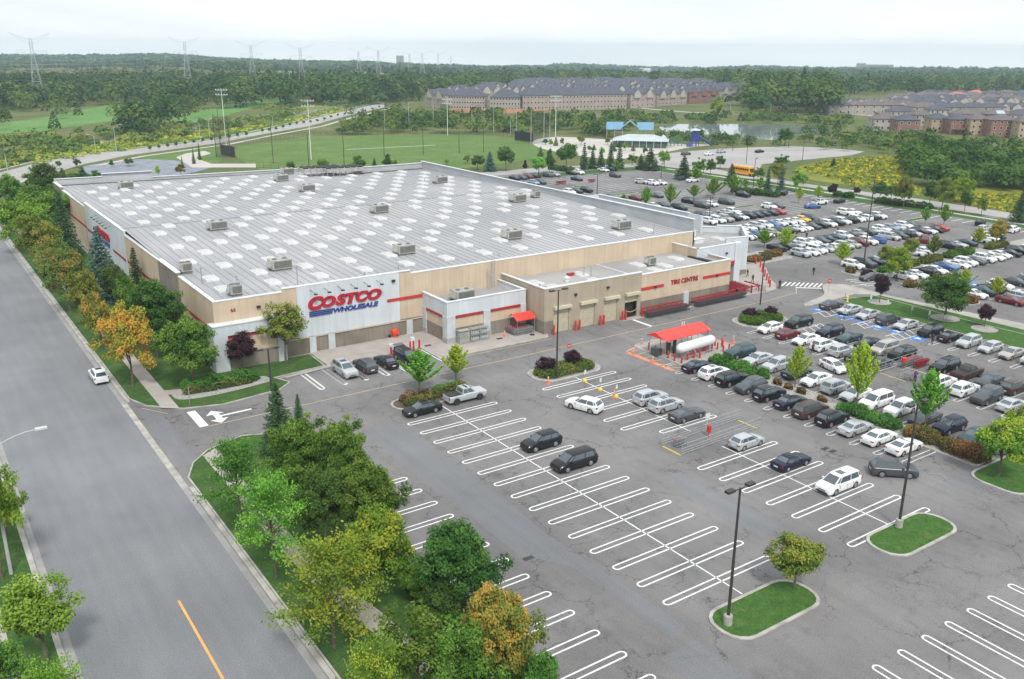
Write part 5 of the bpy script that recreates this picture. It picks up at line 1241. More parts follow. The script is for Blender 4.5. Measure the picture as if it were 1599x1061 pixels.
mb = MB(); mb.box(3.6, 3.615, -1.0, 1.0, 1.75, 2.6); mb.build('windscreen', M_GLASS, bus)

# ================================================================ VEGETATION
BARK = pmat('bark', (.16, .12, .09), .9, (.08, .06, .045), 3.0, bump=.4)
LM = dict(
    green=leaf_mat('maple_leaves', [(.020, .052, .012), (.072, .135, .026), (.15, .215, .048)]),
    deep=leaf_mat('dark_maple_leaves', [(.016, .040, .013), (.048, .092, .024), (.10, .150, .042)]),
    bright=leaf_mat('young_leaves', [(.045, .105, .018), (.12, .22, .034), (.20, .31, .055)]),
    lime=leaf_mat('lime_leaves', [(.13, .20, .025), (.24, .32, .040), (.33, .36, .05)]),
    yellow=leaf_mat('turning_leaves', [(.045, .10, .018), (.13, .19, .028), (.30, .28, .038)]),
    olive=leaf_mat('olive_leaves', [(.055, .090, .022), (.115, .150, .032), (.24, .21, .05)]),
    orange=leaf_mat('autumn_leaves', [(.06, .10, .025), (.17, .145, .035), (.40, .17, .05)]),
    rust=leaf_mat('rust_leaves', [(.055, .10, .028), (.105, .135, .035), (.27, .14, .045)]),
    redtip=leaf_mat('red_tipped_leaves', [(.10, .12, .028), (.27, .18, .04), (.44, .12, .04)]),
    purple=leaf_mat('purple_leaves', [(.018, .010, .016), (.040, .018, .030), (.075, .035, .045)]),
    spruce=leaf_mat('spruce_needles', [(.018, .042, .020), (.034, .070, .030), (.060, .105, .045)], trans=.1),
    blue=leaf_mat('blue_spruce_needles', [(.022, .052, .052), (.050, .095, .090), (.095, .150, .135)], trans=.1),
    hedge=leaf_mat('hedge_leaves', [(.025, .060, .014), (.055, .115, .024), (.090, .160, .036)], trans=.15),
    hedger=leaf_mat('bronze_hedge_leaves', [(.035, .055, .018), (.12, .080, .030), (.24, .10, .045)], trans=.15),
    hedgeo=leaf_mat('olive_hedge_leaves', [(.035, .065, .016), (.085, .105, .026), (.17, .13, .045)], trans=.15),
    wood1=leaf_mat('woodland_leaves', [(.010, .024, .013), (.029, .054, .023), (.075, .098, .034)], trans=.2),
    wood2=leaf_mat('wood_edge_leaves', [(.022, .046, .014), (.056, .088, .024), (.13, .140, .040)], trans=.2),
    scrub=leaf_mat('scrub_leaves', [(.045, .080, .024), (.085, .115, .034), (.20, .175, .055)], trans=.2),
)
def unit(n, g):
    v = g.normal(size=(n, 3)); return v/np.linalg.norm(v, axis=1, keepdims=True)
def leaf_quads(P, size, g, up=.5, dirs=None, aspect=.62):
    """P (n,3) leaf positions -> (4n,3) quad vertices with random facing, biased to look up"""
    n = len(P); nrm = unit(n, g); nrm[:, 2] = np.abs(nrm[:, 2])*.6+up; nrm = nrm if dirs is None else nrm*.85+dirs*.7; nrm /= np.linalg.norm(nrm, axis=1, keepdims=True)
    a = np.cross(nrm, unit(n, g)); a /= np.linalg.norm(a, axis=1, keepdims=True)+1e-9; b = np.cross(nrm, a)
    s = (size*(.6+.8*g.random(n)))[:, None]; a = a*s*.5; b = b*s*.5*aspect
    return np.stack([P-a, P-b*1.0+a*.1, P+a, P+b*1.0+a*.1], axis=1).reshape(-1, 3)
def clumps_to_leaves(C, Rr, n_each, g, flat=.75, shell=.55):
    pts = []; cl = []
    for i, (c, r, n) in enumerate(zip(C, Rr, n_each)):
        d = unit(n, g); rad = r*(g.random(n)**shell)[:, None]; p = d*rad; p[:, 2] *= flat; pts.append(p+c); cl.append(np.full(n, i))
    return np.concatenate(pts), np.concatenate(cl)
def crown_env(g, n, Rw, Hh, zc, lumps=.28, pw=.42, bottom=-.8, pear=0.0):
    """clump centres inside an uneven ellipsoid; the radius swells and shrinks with direction"""
    ph = g.random((7, 3))*6.28; fr = g.normal(size=(7, 3))*1.7; C = []
    while len(C) < n:
        d = unit(1, g)[0]
        if d[2] < bottom: continue
        w = 1+lumps*sum(math.sin(fr[k]@d*1.4+ph[k, 0]) for k in range(7))/3.2
        t = g.random()**pw; rr = Rw*w*t; z = d[2]*Hh*w*t
        sc = 1-pear*max(0, z/Hh)
        C.append((d[0]*rr*sc, d[1]*rr*sc, zc+z))
    return np.array(C)
TREES = {}
def trunk_mb(g, Ht, r0, C, zfork, nl=10, lean=.03):
    mb = MB(); pts = [(0, 0, -.1)]; x = y = 0
    for k in range(1, 6): x += g.normal()*lean*Ht*.2; y += g.normal()*lean*Ht*.2; pts.append((x, y, Ht*k/5))
    for k in range(5): mb.tube(pts[k], pts[k+1], r0*(1-.15*k), r0*(1-.15*(k+1)), n=7, caps=False)
    idx = g.choice(len(C), min(nl, len(C)), replace=False)
    for i in idx:
        t = g.uniform(zfork, .95); k = min(4, int(t*5)); f = t*5-k; p = np.array(pts[k])*(1-f)+np.array(pts[k+1])*f; c = C[i]
        if c[2] < p[2]+.1: p = p*.6+np.array([0, 0, zfork*Ht*.4*.4]); 
        q = p*.5+c*.5+np.array([0, 0, .12*np.linalg.norm(c-p)*.6]); mb.tube(tuple(p), tuple(q), r0*.42, r0*.24, n=5, caps=False); mb.tube(tuple(q), tuple(c), r0*.24, r0*.07, n=4, caps=False)
    return mb
def maple(seed, Hh=9.0, Rw=3.6, z0=2.2, n=64, per=120, leaf=.34, cr=1.0, lumps=.28, pear=.25, flat=.75, limbs=12):
    g = np.random.default_rng(seed); hh = (Hh-z0)/2; zc = z0+hh
    C = crown_env(g, n, Rw-.5*cr, hh-.35*cr, zc, lumps, pear=pear); Rr = cr*g.uniform(.65, 1.25, n)
    P, cl = clumps_to_leaves(C, Rr, (per*Rr**2).astype(int)+8, g, flat)
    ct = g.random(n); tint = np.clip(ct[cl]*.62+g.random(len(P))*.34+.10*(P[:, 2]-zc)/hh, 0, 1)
    d1 = P-C[cl]; d1 /= np.linalg.norm(d1, axis=1, keepdims=True)+1e-6; d2 = P-np.array([0, 0, zc-.3*hh]); d2 /= np.linalg.norm(d2, axis=1, keepdims=True)
    me = fast_quads('crown', leaf_quads(P, leaf, g, .25, dirs=d1*.6+d2*.5), LM['green'], tint)
    tr = trunk_mb(g, Hh*.62, .035*Hh**.75, C, .35, limbs).mesh('trunk', BARK)
    return me, tr, Hh, Rw
def young(seed, Hh=7.0, Rw=2.0, nb=34, per=120, leaf=.24):
    """young street tree: ascending spiky branches off a single leader"""
    g = np.random.default_rng(seed); mb = MB(); mb.tube((0, 0, -.1), (0, 0, Hh*.55), .10, .06, n=7); mb.tube((0, 0, Hh*.55), (0, 0, Hh*.97), .06, .02, n=6)
    P = []; cl = []; a = g.random()*6
    for k in range(nb):
        t = (k+.5)/nb; z = Hh*(.22+.66*t); a += 2.4; ln = Rw*1.75*(1-t)**.8*(.55+.6*g.random())+.35; el = .72+.35*t
        d = np.array([math.cos(a)*math.cos(el), math.sin(a)*math.cos(el), math.sin(el)]); p0 = np.array([0, 0, z]); p1 = p0+d*ln*.5; d2 = d+np.array([0, 0, .25]); d2 /= np.linalg.norm(d2); p2 = p1+d2*ln*.55
        mb.tube(tuple(p0), tuple(p1), .03, .018, n=4, caps=False); mb.tube(tuple(p1), tuple(p2), .018, .008, n=4, caps=False)
        m = int(per*ln/1.6)+14; u = g.random(m)**.8; q = np.where(u[:, None] < .5, p0+(p1-p0)*(u[:, None]*2), p1+(p2-p1)*(u[:, None]*2-1)); w = .09+.15*np.sin(np.clip(u*1.1, 0, 1)*3.0); q = q+unit(m, g)*w[:, None]*(.5+g.random((m, 1)))
        P.append(q); cl.append(np.full(m, g.random()))
    m = 40; P.append(np.array([0, 0, Hh*.93])+unit(m, g)*np.array([.14, .14, .5])); cl.append(np.full(m, .7))
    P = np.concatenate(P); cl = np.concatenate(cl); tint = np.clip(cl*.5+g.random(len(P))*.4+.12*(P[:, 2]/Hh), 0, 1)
    return fast_quads('crown', leaf_quads(P, leaf, g, .35, aspect=.75), LM['bright'], tint), mb.mesh('trunk', BARK), Hh, Rw
def conifer(seed, Hh=10.0, Rw=2.6, lev=22, per=110, leaf=.30, droop=.30, z0=.05, gap=.0):
    g = np.random.default_rng(seed); mb = MB(); mb.tube((0, 0, -.1), (0, 0, Hh*.5), .16, .10, n=7); mb.tube((0, 0, Hh*.5), (0, 0, Hh), .10, .015, n=6)
    P = []; cl = []
    for k in range(lev):
        t = (k+.3)/lev; z = Hh*(z0+(1-z0)*t); Rk = Rw*(1-t)**.85*(.86+.28*g.random())+.10; nb = max(5, int(12*(1-t)+4)); a0 = g.random()*6
        for j in range(nb):
            a = a0+j*2*math.pi/nb+g.normal()*.15; ln = Rk*(.78+.34*g.random()); d = np.array([math.cos(a), math.sin(a), 0])
            m = int(per*ln/nb*1.6)+6; u = g.random(m)**.7; r = u*ln
            q = np.outer(r, d); q[:, 2] = z-droop*ln*u**1.4+.16*ln*np.maximum(0, u-.75)*2; side = np.array([-d[1], d[0], 0]); wd = .30*ln*(1-.55*u)*.75+.06
            q += np.outer(g.uniform(-1, 1, m)*wd, side); q[:, 2] += g.normal(size=m)*.07-.10*np.abs(g.random(m)); P.append(q); cl.append(np.full(m, g.random()*.5)+u*.28)
            if ln > .8 and j % 2 == 0: mb.tube((0, 0, z), tuple(d*ln*.8+np.array([0, 0, z-droop*ln*.6])), .03, .008, n=4, caps=False)
    P = np.concatenate(P); cl = np.concatenate(cl); tint = np.clip(cl+g.random(len(P))*.28, 0, 1)
    return fast_quads('crown', leaf_quads(P, leaf, g, .55, aspect=.45), LM['spruce'], tint), mb.mesh('trunk', BARK), Hh, Rw
def locust(seed, Hh=8.5, Rw=4.6, nb=30, per=170, leaf=.24):
    """open, layered crown: long arching limbs carrying flat sprays, limbs visible between them"""
    g = np.random.default_rng(seed); mb = MB(); P = []; cl = []; mb.tube((0, 0, -.1), (.1, 0, Hh*.30), .15, .12, n=8); mb.tube((.1, 0, Hh*.30), (.2, .1, Hh*.75), .12, .05, n=7)
    a = 0
    for k in range(nb):
        t = k/nb; z = Hh*(.26+.48*t); a += 2.4+g.normal()*.2; ln = Rw*(1-.45*t**1.3)*(.6+.5*g.random()); el = .30+.75*t+g.normal()*.08
        p = np.array([.1, 0, z]); d = np.array([math.cos(a)*math.cos(el), math.sin(a)*math.cos(el), math.sin(el)]); r = .05
        for s_ in range(5):
            q = p+d*ln/5; mb.tube(tuple(p), tuple(q), r, r*.72, n=5, caps=False); r *= .72
            if s_ >= 1:
                m = int(per*.22*(1+.35*s_)); off = g.normal(size=(m, 3))*np.array([.40, .40, .13])*(1+.1*s_); P.append(q+off+np.array([0, 0, .1])); cl.append(np.full(m, g.random()))
            p = q; d = d+np.array([g.normal()*.13, g.normal()*.13, -.10+g.normal()*.05]); d /= np.linalg.norm(d)
    P = np.concatenate(P); cl = np.concatenate(cl); tint = np.clip(cl*.62+g.random(len(P))*.38, 0, 1)
    return fast_quads('crown', leaf_quads(P, leaf, g, .7, aspect=.6), LM['yellow'], tint), mb.mesh('trunk', BARK), Hh, Rw
TREES['maple'] = [maple(s, n=105, per=215, leaf=.27, cr=.85, lumps=.36) for s in (1, 2, 3)]
TREES['round'] = [maple(s, 6.0, 2.5, 1.4, 84, 250, .24, .70, lumps=.24, pear=.1) for s in (4, 5)]
TREES['loose'] = [maple(s, 8.5, 3.2, 1.8, 76, 170, .27, .72, lumps=.5, pear=.2) for s in (6, 7)]
TREES['big'] = [maple(s, 10.5, 4.8, 1.6, 170, 200, .28, .9, lumps=.30, pear=.1, flat=.7, limbs=14) for s in (8, 9)]
TREES['young'] = [young(s) for s in (1, 2, 3)]
TREES['spruce'] = [conifer(s) for s in (1, 2)]
TREES['thin'] = [conifer(5, 10, 1.5, 24, 90, .26)]
TREES['pine'] = [conifer(7, 10, 3.2, 20, 150, .34, .05)]
TREES['locust'] = [locust(s) for s in (1, 2)]
# light versions for trees seen small
TREES['fmaple'] = [maple(s, 9.0, 3.6, 1.6, 40, 42, .62, 1.15, lumps=.25, pear=.2, limbs=5) for s in (21, 22, 23)]
TREES['fspruce'] = [conifer(s, 10, 3.0, 14, 60, .60) for s in (24, 25)]
TREES['fyoung'] = [young(26, nb=24, per=40, leaf=.44), young(27, nb=24, per=40, leaf=.44)]
TNAME = dict(maple='maple_tree', round='small_tree', loose='maple_tree', big='maple_tree', young='young_tree', spruce='spruce_tree', thin='spruce_tree', pine='pine_tree', locust='locust_tree', fmaple='tree', fspruce='spruce_tree', fyoung='young_tree')
def tree(kind, bx, by, ty, wpx, leaf, label, group, name=None, z=0.0):
    """tree whose trunk foot shows at photo pixel (bx,by), top at row ty, crown wpx pixels wide"""
    x, y = G(bx, by, z); Ht = height_at(x, y, ty)-z; w_ = PXY(x, y, z+Ht*.6)[2]; Rw = wpx/2*w_/F_PX
    v = TREES[kind][rnd.randrange(len(TREES[kind]))]
    t = empty(name or TNAME[kind], (x, y, z), rnd.uniform(0, 6.28), uniq(label) if label else None, 'tree', group)
    sx, sz = Rw/v[3]*1.02, Ht/v[2]
    tr = link('trunk', v[1], t); cr = link('crown', v[0], t); cr.material_slots[0].link = 'OBJECT'; cr.material_slots[0].material = LM[leaf]
    for o in (tr, cr): o.scale = (sx, sx, sz)
    return t
g1 = 'trees along the boulevard beside the store'
for a in (
 ('loose', 28, 345, 268, 56, 'green', 'green tree at the far left corner, nearest the road bend'), ('maple', 78, 345, 255, 62, 'deep', 'tall dark green tree behind the light one at the far left corner'),
 ('spruce', 106, 402, 300, 52, 'spruce', 'dark spruce against the far end of the store side wall'), ('maple', 46, 398, 300, 80, 'bright', 'light green tree in the boulevard row nearest the far corner'),
 ('maple', 78, 372, 285, 80, 'green', 'mid green tree touching the far end of the store side wall'), ('maple', 66, 436, 330, 72, 'olive', 'olive green tree above the two orange ones along the road'),
 ('loose', 92, 462, 365, 60, 'rust', 'orange tinged tree, farther of the two together by the road'), ('maple', 110, 487, 380, 76, 'rust', 'rusty orange tree, nearer of the two together by the road'),
 ('spruce', 165, 472, 352, 66, 'blue', 'tall blue spruce in front of the side sign'), ('loose', 138, 515, 417, 56, 'olive', 'small yellowish tree between blue spruce and road'),
 ('thin', 218, 478, 385, 36, 'spruce', 'thin pointed fir beside the blue spruce'), ('big', 246, 560, 425, 92, 'deep', 'large dark green tree against the store corner'),
 ('round', 160, 548, 456, 50, 'orange', 'small orange tree behind the largest orange tree'), ('maple', 208, 605, 468, 80, 'redtip', 'orange and red autumn tree beside the sidewalk near the white SUV'),
 ('big', 302, 600, 487, 98, 'green', 'bright green maple at the front left corner of the store'), ('round', 379, 578, 518, 52, 'purple', 'purple leaved tree before the white fascia at the store corner'),
 ('loose', 447, 568, 466, 78, 'olive', 'thin yellowing tree against the white sign panel'), ('round', 210, 520, 430, 44, 'green', 'small green tree between the blue spruce and the dark corner tree'),
 ('round', 183, 478, 410, 40, 'deep', 'low dark tree behind the blue spruce'), ('maple', 20, 330, 272, 40, 'deep', 'dark tree at the left edge by the far road bend')):
    tree(*a, g1)
g1 = 'trees on the boulevard corner beside the car park'
for a in (
 ('spruce', 438, 712, 596, 70, 'spruce', 'broad dark spruce by the drive entrance island'), ('thin', 468, 672, 615, 24, 'spruce', 'slim spruce leaning out right of the broad spruce'),
 ('big', 478, 790, 642, 108, 'green', 'large green maple just right of the broad spruce'), ('big', 540, 800, 645, 100, 'green', 'large maple, topmost right in the clump by the car park'),
 ('big', 580, 850, 703, 110, 'green', 'large maple reaching over the painted bays at the clump end'), ('maple', 510, 858, 735, 90, 'deep', 'shaded maple in the middle of the clump'),
 ('locust', 378, 822, 684, 116, 'green', 'light open green tree at the curb return by the sidewalk'), ('locust', 432, 905, 735, 124, 'bright', 'bright green boulevard tree between the open tree and the yellow one'),
 ('maple', 592, 930, 785, 112, 'yellow', 'yellow green round tree behind the yellow locust'), ('locust', 523, 1013, 838, 185, 'yellow', 'wide open yellow tree standing over the sidewalk'),
 ('big', 716, 965, 800, 140, 'deep', 'large dark green tree overhanging the lower painted bays'), ('big', 778, 1095, 893, 136, 'orange', 'orange brown autumn tree at the bottom of the car park edge'),
 ('loose', 655, 1110, 948, 130, 'green', 'green tree low in the picture left of the orange one'), ('locust', 590, 1160, 1000, 130, 'yellow', 'yellow green tree cut by the bottom edge over the sidewalk'),
 ('round', 690, 985, 905, 66, 'deep', 'bushy small tree under the large dark tree'), ('round', 648, 945, 880, 60, 'green', 'small bushy tree at the kerb below the empty bays'),
 ('maple', 725, 1140, 985, 110, 'green', 'green tree cut by the bottom edge below the orange tree'), ('round', 845, 1120, 1010, 60, 'hedge', 'dark green bush at the bottom edge right of the orange tree')):
    tree(*a, g1)
g1 = 'trees on the left side of the road'
for a in (('loose', 4, 905, 705, 84, 'bright', 'fresh green tree behind the street lamp at the left edge'), ('round', 12, 840, 760, 60, 'yellow', 'yellow green tree low beside the street lamp pole'),
          ('loose', 74, 1035, 898, 128, 'bright', 'bright green open tree on the left curb'), ('locust', 92, 1170, 1035, 130, 'bright', 'bright tree cut by the bottom left edge'),
          ('loose', 10, 1110, 985, 90, 'green', 'green tree at the bottom left corner over the path')):
    tree(*a, g1)
g1 = 'trees in the car park islands'
for a in (
 ('round', 1240, 922, 834, 86, 'olive', 'round olive tree on the grass island with the tall lamp'), ('round', 1558, 745, 652, 86, 'yellow', 'yellowing round tree on the right grass island, nearer one'),
 ('round', 1592, 722, 625, 62, 'yellow', 'yellowing tree at the right edge behind its neighbour'), ('young', 655, 612, 545, 54, 'bright', 'light green spiky young tree at the left of the shrub bed'),
 ('young', 712, 597, 537, 40, 'lime', 'yellow green young tree at the right of the shrub bed'), ('young', 1241, 606, 538, 34, 'lime', 'slim lime young tree among the red bushes'),
 ('young', 1336, 640, 532, 48, 'lime', 'tall lime young tree at the green hedge'), ('young', 1443, 672, 574, 54, 'bright', 'light green young tree rising from the bronze hedge'),
 ('big', 1475, 500, 421, 84, 'deep', 'broad dark maple on the long lawn in a gravel ring'), ('round', 1373, 474, 427, 27, 'purple', 'small purple tree on the long lawn, nearer the crossing'),
 ('round', 1537, 512, 473, 25, 'purple', 'small purple tree on the long lawn at the right'), ('young', 1193, 387, 358, 26, 'bright', 'green young tree at the left of the red shrub island'),
 ('young', 1226, 393, 354, 26, 'lime', 'yellow green young tree at the right of the red shrub island'), ('young', 1314, 414, 377, 29, 'lime', 'pale young tree on the island with the dark clipped shrubs'),
 ('maple', 1399, 440, 386, 40, 'yellow', 'yellow green tree beside the white SUV near the crossing'), ('round', 1384, 420, 382, 28, 'olive', 'small olive tree just behind the yellow green one'),
 ('round', 1421, 405, 370, 26, 'olive', 'small turning tree behind the white cars at the median'), ('young', 1456, 404, 366, 24, 'olive', 'thin open tree on the clipped hedge median'),
 ('young', 1504, 452, 420, 26, 'lime', 'lime young tree right behind the broad dark maple'), ('young', 1554, 466, 432, 26, 'lime', 'lime young tree in the orange shrub bed'),
 ('round', 1555, 385, 342, 30, 'orange', 'orange tinged tree at the end of the right median'), ('young', 1526, 387, 354, 22, 'lime', 'lime tree left of the orange tinged tree'),
 ('young', 1444, 351, 322, 14, 'bright', 'small sapling with bare stem on the grass sliver'), ('young', 1473, 354, 318, 20, 'bright', 'bright sapling on the right end of the grass sliver'),
 ('young', 1009, 326, 291, 18, 'bright', 'bright young tree just behind the parapet, leftmost of its row'), ('young', 1046, 326, 286, 22, 'bright', 'bright young tree, second behind the parapet'),
 ('young', 1083, 312, 288, 20, 'bright', 'bright young tree in a brown bed left of a slate car'), ('young', 1113, 311, 276, 25, 'bright', 'bright young tree in a brown bed, tallest of three'),
 ('young', 1144, 305, 272, 26, 'bright', 'broad bright young tree beside the dark saloon and bushes'), ('fyoung', 1163, 297, 279, 12, 'bright', 'little sapling on the verge left of the bus road spruces'),
 ('fyoung', 1187, 300, 276, 14, 'bright', 'little sapling on the verge near the park lamp'), ('young', 973, 322, 303, 13, 'bright', 'small bright tree tucked behind the parapet beside the red car'),
 ('young', 1247, 318, 290, 13, 'lime', 'thin sapling standing in a row end, left of the blue car'), ('young', 1277, 315, 289, 14, 'lime', 'thin sapling behind the blue car'),
 ('fyoung', 963, 268, 251, 14, 'bright', 'bright sapling at the edge of the far row beside a dark SUV'), ('fyoung', 1086, 284, 262, 20, 'bright', 'bright small tree at the far corner of the car park')):
    tree(*a, g1)
g1 = 'trees along the far edge of the car park'
for a in (
 ('fmaple', 790, 268, 224, 32, 'deep', 'dark round tree at the left end of the far car park edge'), ('fspruce', 765, 268, 236, 24, 'blue', 'bluish spruce touching the store roof line'), ('fmaple', 746, 266, 240, 26, 'deep', 'dark bush like tree left of the bluish spruce'),
 ('fmaple', 841, 274, 243, 27, 'bright', 'light green tree among dark ones at the far edge'), ('fmaple', 858, 272, 232, 20, 'deep', 'narrow dark tree right of the light green tree'), ('fmaple', 820, 270, 250, 10, 'purple', 'tiny purple tree left of the light green tree'),
 ('fmaple', 884, 265, 219, 34, 'deep', 'large dark cone shaped tree at the far edge'), ('fspruce', 912, 265, 222, 17, 'spruce', 'first spruce right of the large cone shaped tree'), ('fspruce', 925, 264, 230, 18, 'spruce', 'second spruce, shorter, in the far edge group'),
 ('fspruce', 938, 264, 232, 17, 'spruce', 'third spruce in the far edge group'), ('fspruce', 953, 264, 221, 17, 'spruce', 'fourth spruce, tall, near the navy car'), ('fspruce', 967, 264, 222, 19, 'spruce', 'fifth spruce, tall, right of the navy car'),
 ('fmaple', 987, 258, 240, 17, 'green', 'small round tree right of the five spruces'), ('fspruce', 1015, 266, 231, 34, 'spruce', 'wide dark spruce in the middle of the far edge'), ('fspruce', 1000, 265, 241, 20, 'spruce', 'low spruce left of the wide one'),
 ('fmaple', 1037, 262, 232, 20, 'bright', 'light tree right of the wide spruce'), ('fspruce', 1067, 280, 243, 34, 'spruce', 'dark pine by the pale car at the far corner'), ('fmaple', 1092, 276, 247, 24, 'green', 'green tree at the corner above the bright small tree'),
 ('fmaple', 1109, 274, 248, 19, 'deep', 'dark round tree between the corner and the bus'), ('fmaple', 1124, 264, 243, 19, 'deep', 'dark round tree on the park side of the bus road'), ('fspruce', 1141, 288, 255, 26, 'spruce', 'dark conifer just left of the school bus'),
 ('fmaple', 1183, 282, 262, 22, 'deep', 'dark tree just right of the school bus'), ('fspruce', 1198, 298, 260, 15, 'spruce', 'narrow spruce right of the school bus'), ('fspruce', 1219, 300, 263, 18, 'blue', 'dark blue green spruce near a black SUV'),
 ('fmaple', 1214, 290, 250, 24, 'rust', 'brownish tree behind the blue green spruce'), ('fmaple', 1243, 300, 262, 24, 'bright', 'light green tree right of the blue green spruce'), ('fmaple', 1221, 263, 242, 24, 'deep', 'dark tree at the park car park corner'),
 ('fmaple', 1299, 309, 284, 17, 'purple', 'purple tree left of the clipped bushes'), ('fmaple', 1337, 306, 292, 14, 'purple', 'purple tree right of the clipped bushes'), ('maple', 1373, 314, 282, 24, 'deep', 'dark green tree on the verge left of the brown tinged tree'),
 ('maple', 1410, 326, 275, 28, 'rust', 'brown tinged tall tree on the right verge'), ('fmaple', 1391, 312, 288, 22, 'green', 'small green tree across the drive by the brown tinged tree'), ('maple', 1451, 320, 284, 21, 'deep', 'dark oval tree on the verge right of the brown tinged tree'),
 ('maple', 1470, 328, 278, 30, 'olive', 'olive tree on the verge, third right of the brown tinged one'), ('maple', 1505, 334, 296, 22, 'deep', 'grey green small tree on the verge nearer the right edge'), ('fmaple', 1532, 337, 308, 20, 'olive', 'small yellowish tree near the right end of the verge'),
 ('spruce', 1590, 347, 298, 34, 'spruce', 'dark spruce at the right edge of the verge'), ('maple', 1500, 318, 272, 36, 'yellow', 'tall yellow green tree behind the verge path'), ('fspruce', 1301, 262, 246, 15, 'deep', 'single dark tree in the goldenrod field'),
 ('fmaple', 1254, 288, 272, 16, 'green', 'small green tree by the drive at the goldenrod edge'), ('fmaple', 1225, 228, 200, 30, 'deep', 'tree on the pond bank behind the park')):
    tree(*a, g1)
g1 = 'trees behind the store around the sports pitch'
for i, a in enumerate((
 ('fmaple', 455, 270, 250, 16, 'deep', 'small dark tree peeping over the back parapet near the corner step'), ('fmaple', 505, 268, 246, 22, 'green', 'green bushy tree behind the parapet under the tall floodlight'), ('fmaple', 560, 268, 243, 30, 'green', 'wide bushy tree behind the condenser racks'),
 ('fspruce', 585, 268, 246, 14, 'spruce', 'small conifer right of the wide bushy tree'), ('fmaple', 606, 268, 240, 20, 'deep', 'dark tree behind the right half of the back parapet'), ('fmaple', 618, 268, 250, 12, 'green', 'little tree right of the dark parapet tree'),
 ('fmaple', 697, 258, 248, 8, 'bright', 'tiny tree at the near edge of the pitch'), ('fmaple', 730, 256, 241, 12, 'rust', 'reddish small tree at the right end of the pitch edge'), ('fspruce', 285, 262, 244, 6, 'deep', 'thin sapling in the green wedge, left one'),
 ('fspruce', 303, 256, 232, 7, 'deep', 'thin sapling in the green wedge, middle one'), ('fspruce', 312, 250, 222, 7, 'deep', 'thin tall sapling in the green wedge, right one'), ('fmaple', 283, 275, 256, 20, 'orange', 'orange shrub tree above the back parapet'),
 ('fmaple', 247, 277, 258, 10, 'lime', 'lime shrub tree above the back parapet'), ('fmaple', 120, 262, 246, 13, 'deep', 'round dark tree on the road median, right one'), ('fmaple', 93, 264, 250, 9, 'deep', 'round dark tree on the road median, middle one'),
 ('fmaple', 70, 270, 252, 10, 'deep', 'round dark tree on the road median, left one'), ('fmaple', 55, 300, 262, 30, 'green', 'green tree by the road bend behind the boulevard'), ('fspruce', 100, 290, 262, 26, 'deep', 'dark tree behind the store back corner'), ('fspruce', 130, 282, 260, 26, 'spruce', 'dark conifer behind the store back corner'),
 ('fmaple', 85, 292, 266, 26, 'olive', 'yellowish shrub tree behind the store back corner'), ('fmaple', 112, 285, 268, 24, 'green', 'green shrub tree behind the back corner'), ('fmaple', 150, 280, 266, 22, 'green', 'low green tree above the stepped parapet'), ('fmaple', 175, 262, 250, 10, 'deep', 'small bush like tree between road and slate gravel'), ('fmaple', 202, 260, 246, 16, 'deep', 'dark low tree between road and slate gravel'))):
    tree(*a, g1)
g1 = 'saplings along the far road'
for i in range(22):
    t = i/21; bx = 410+t*225; by = 208-t*46+math.sin(i)*1.2; tree('fmaple', bx, by, by-(7.5-3.5*t), 6-2.5*t, 'deep', None, g1, name='young_tree')['label'] = 'dark round sapling in the row lining the far road'
for i in range(12):
    t = i/11; bx = 235+t*150; by = 236-t*22; tree('fmaple', bx, by, by-9, 6, 'deep', None, 'saplings along the near stretch of the far road', name='young_tree')['label'] = 'small dark sapling on the near stretch of the far road'
for i in range(18):
    bx, by = 842+i*9.6+rnd.uniform(-3, 3), rnd.uniform(226, 246); tree('fmaple' if i % 3 else 'fspruce', bx, by, by-rnd.uniform(9, 16), rnd.uniform(8, 13), ('green', 'deep', 'bright', 'olive')[i % 4], None, 'small trees about the park paving', name='park_tree')['label'] = 'small tree planted about the pale park paving behind the spruces'
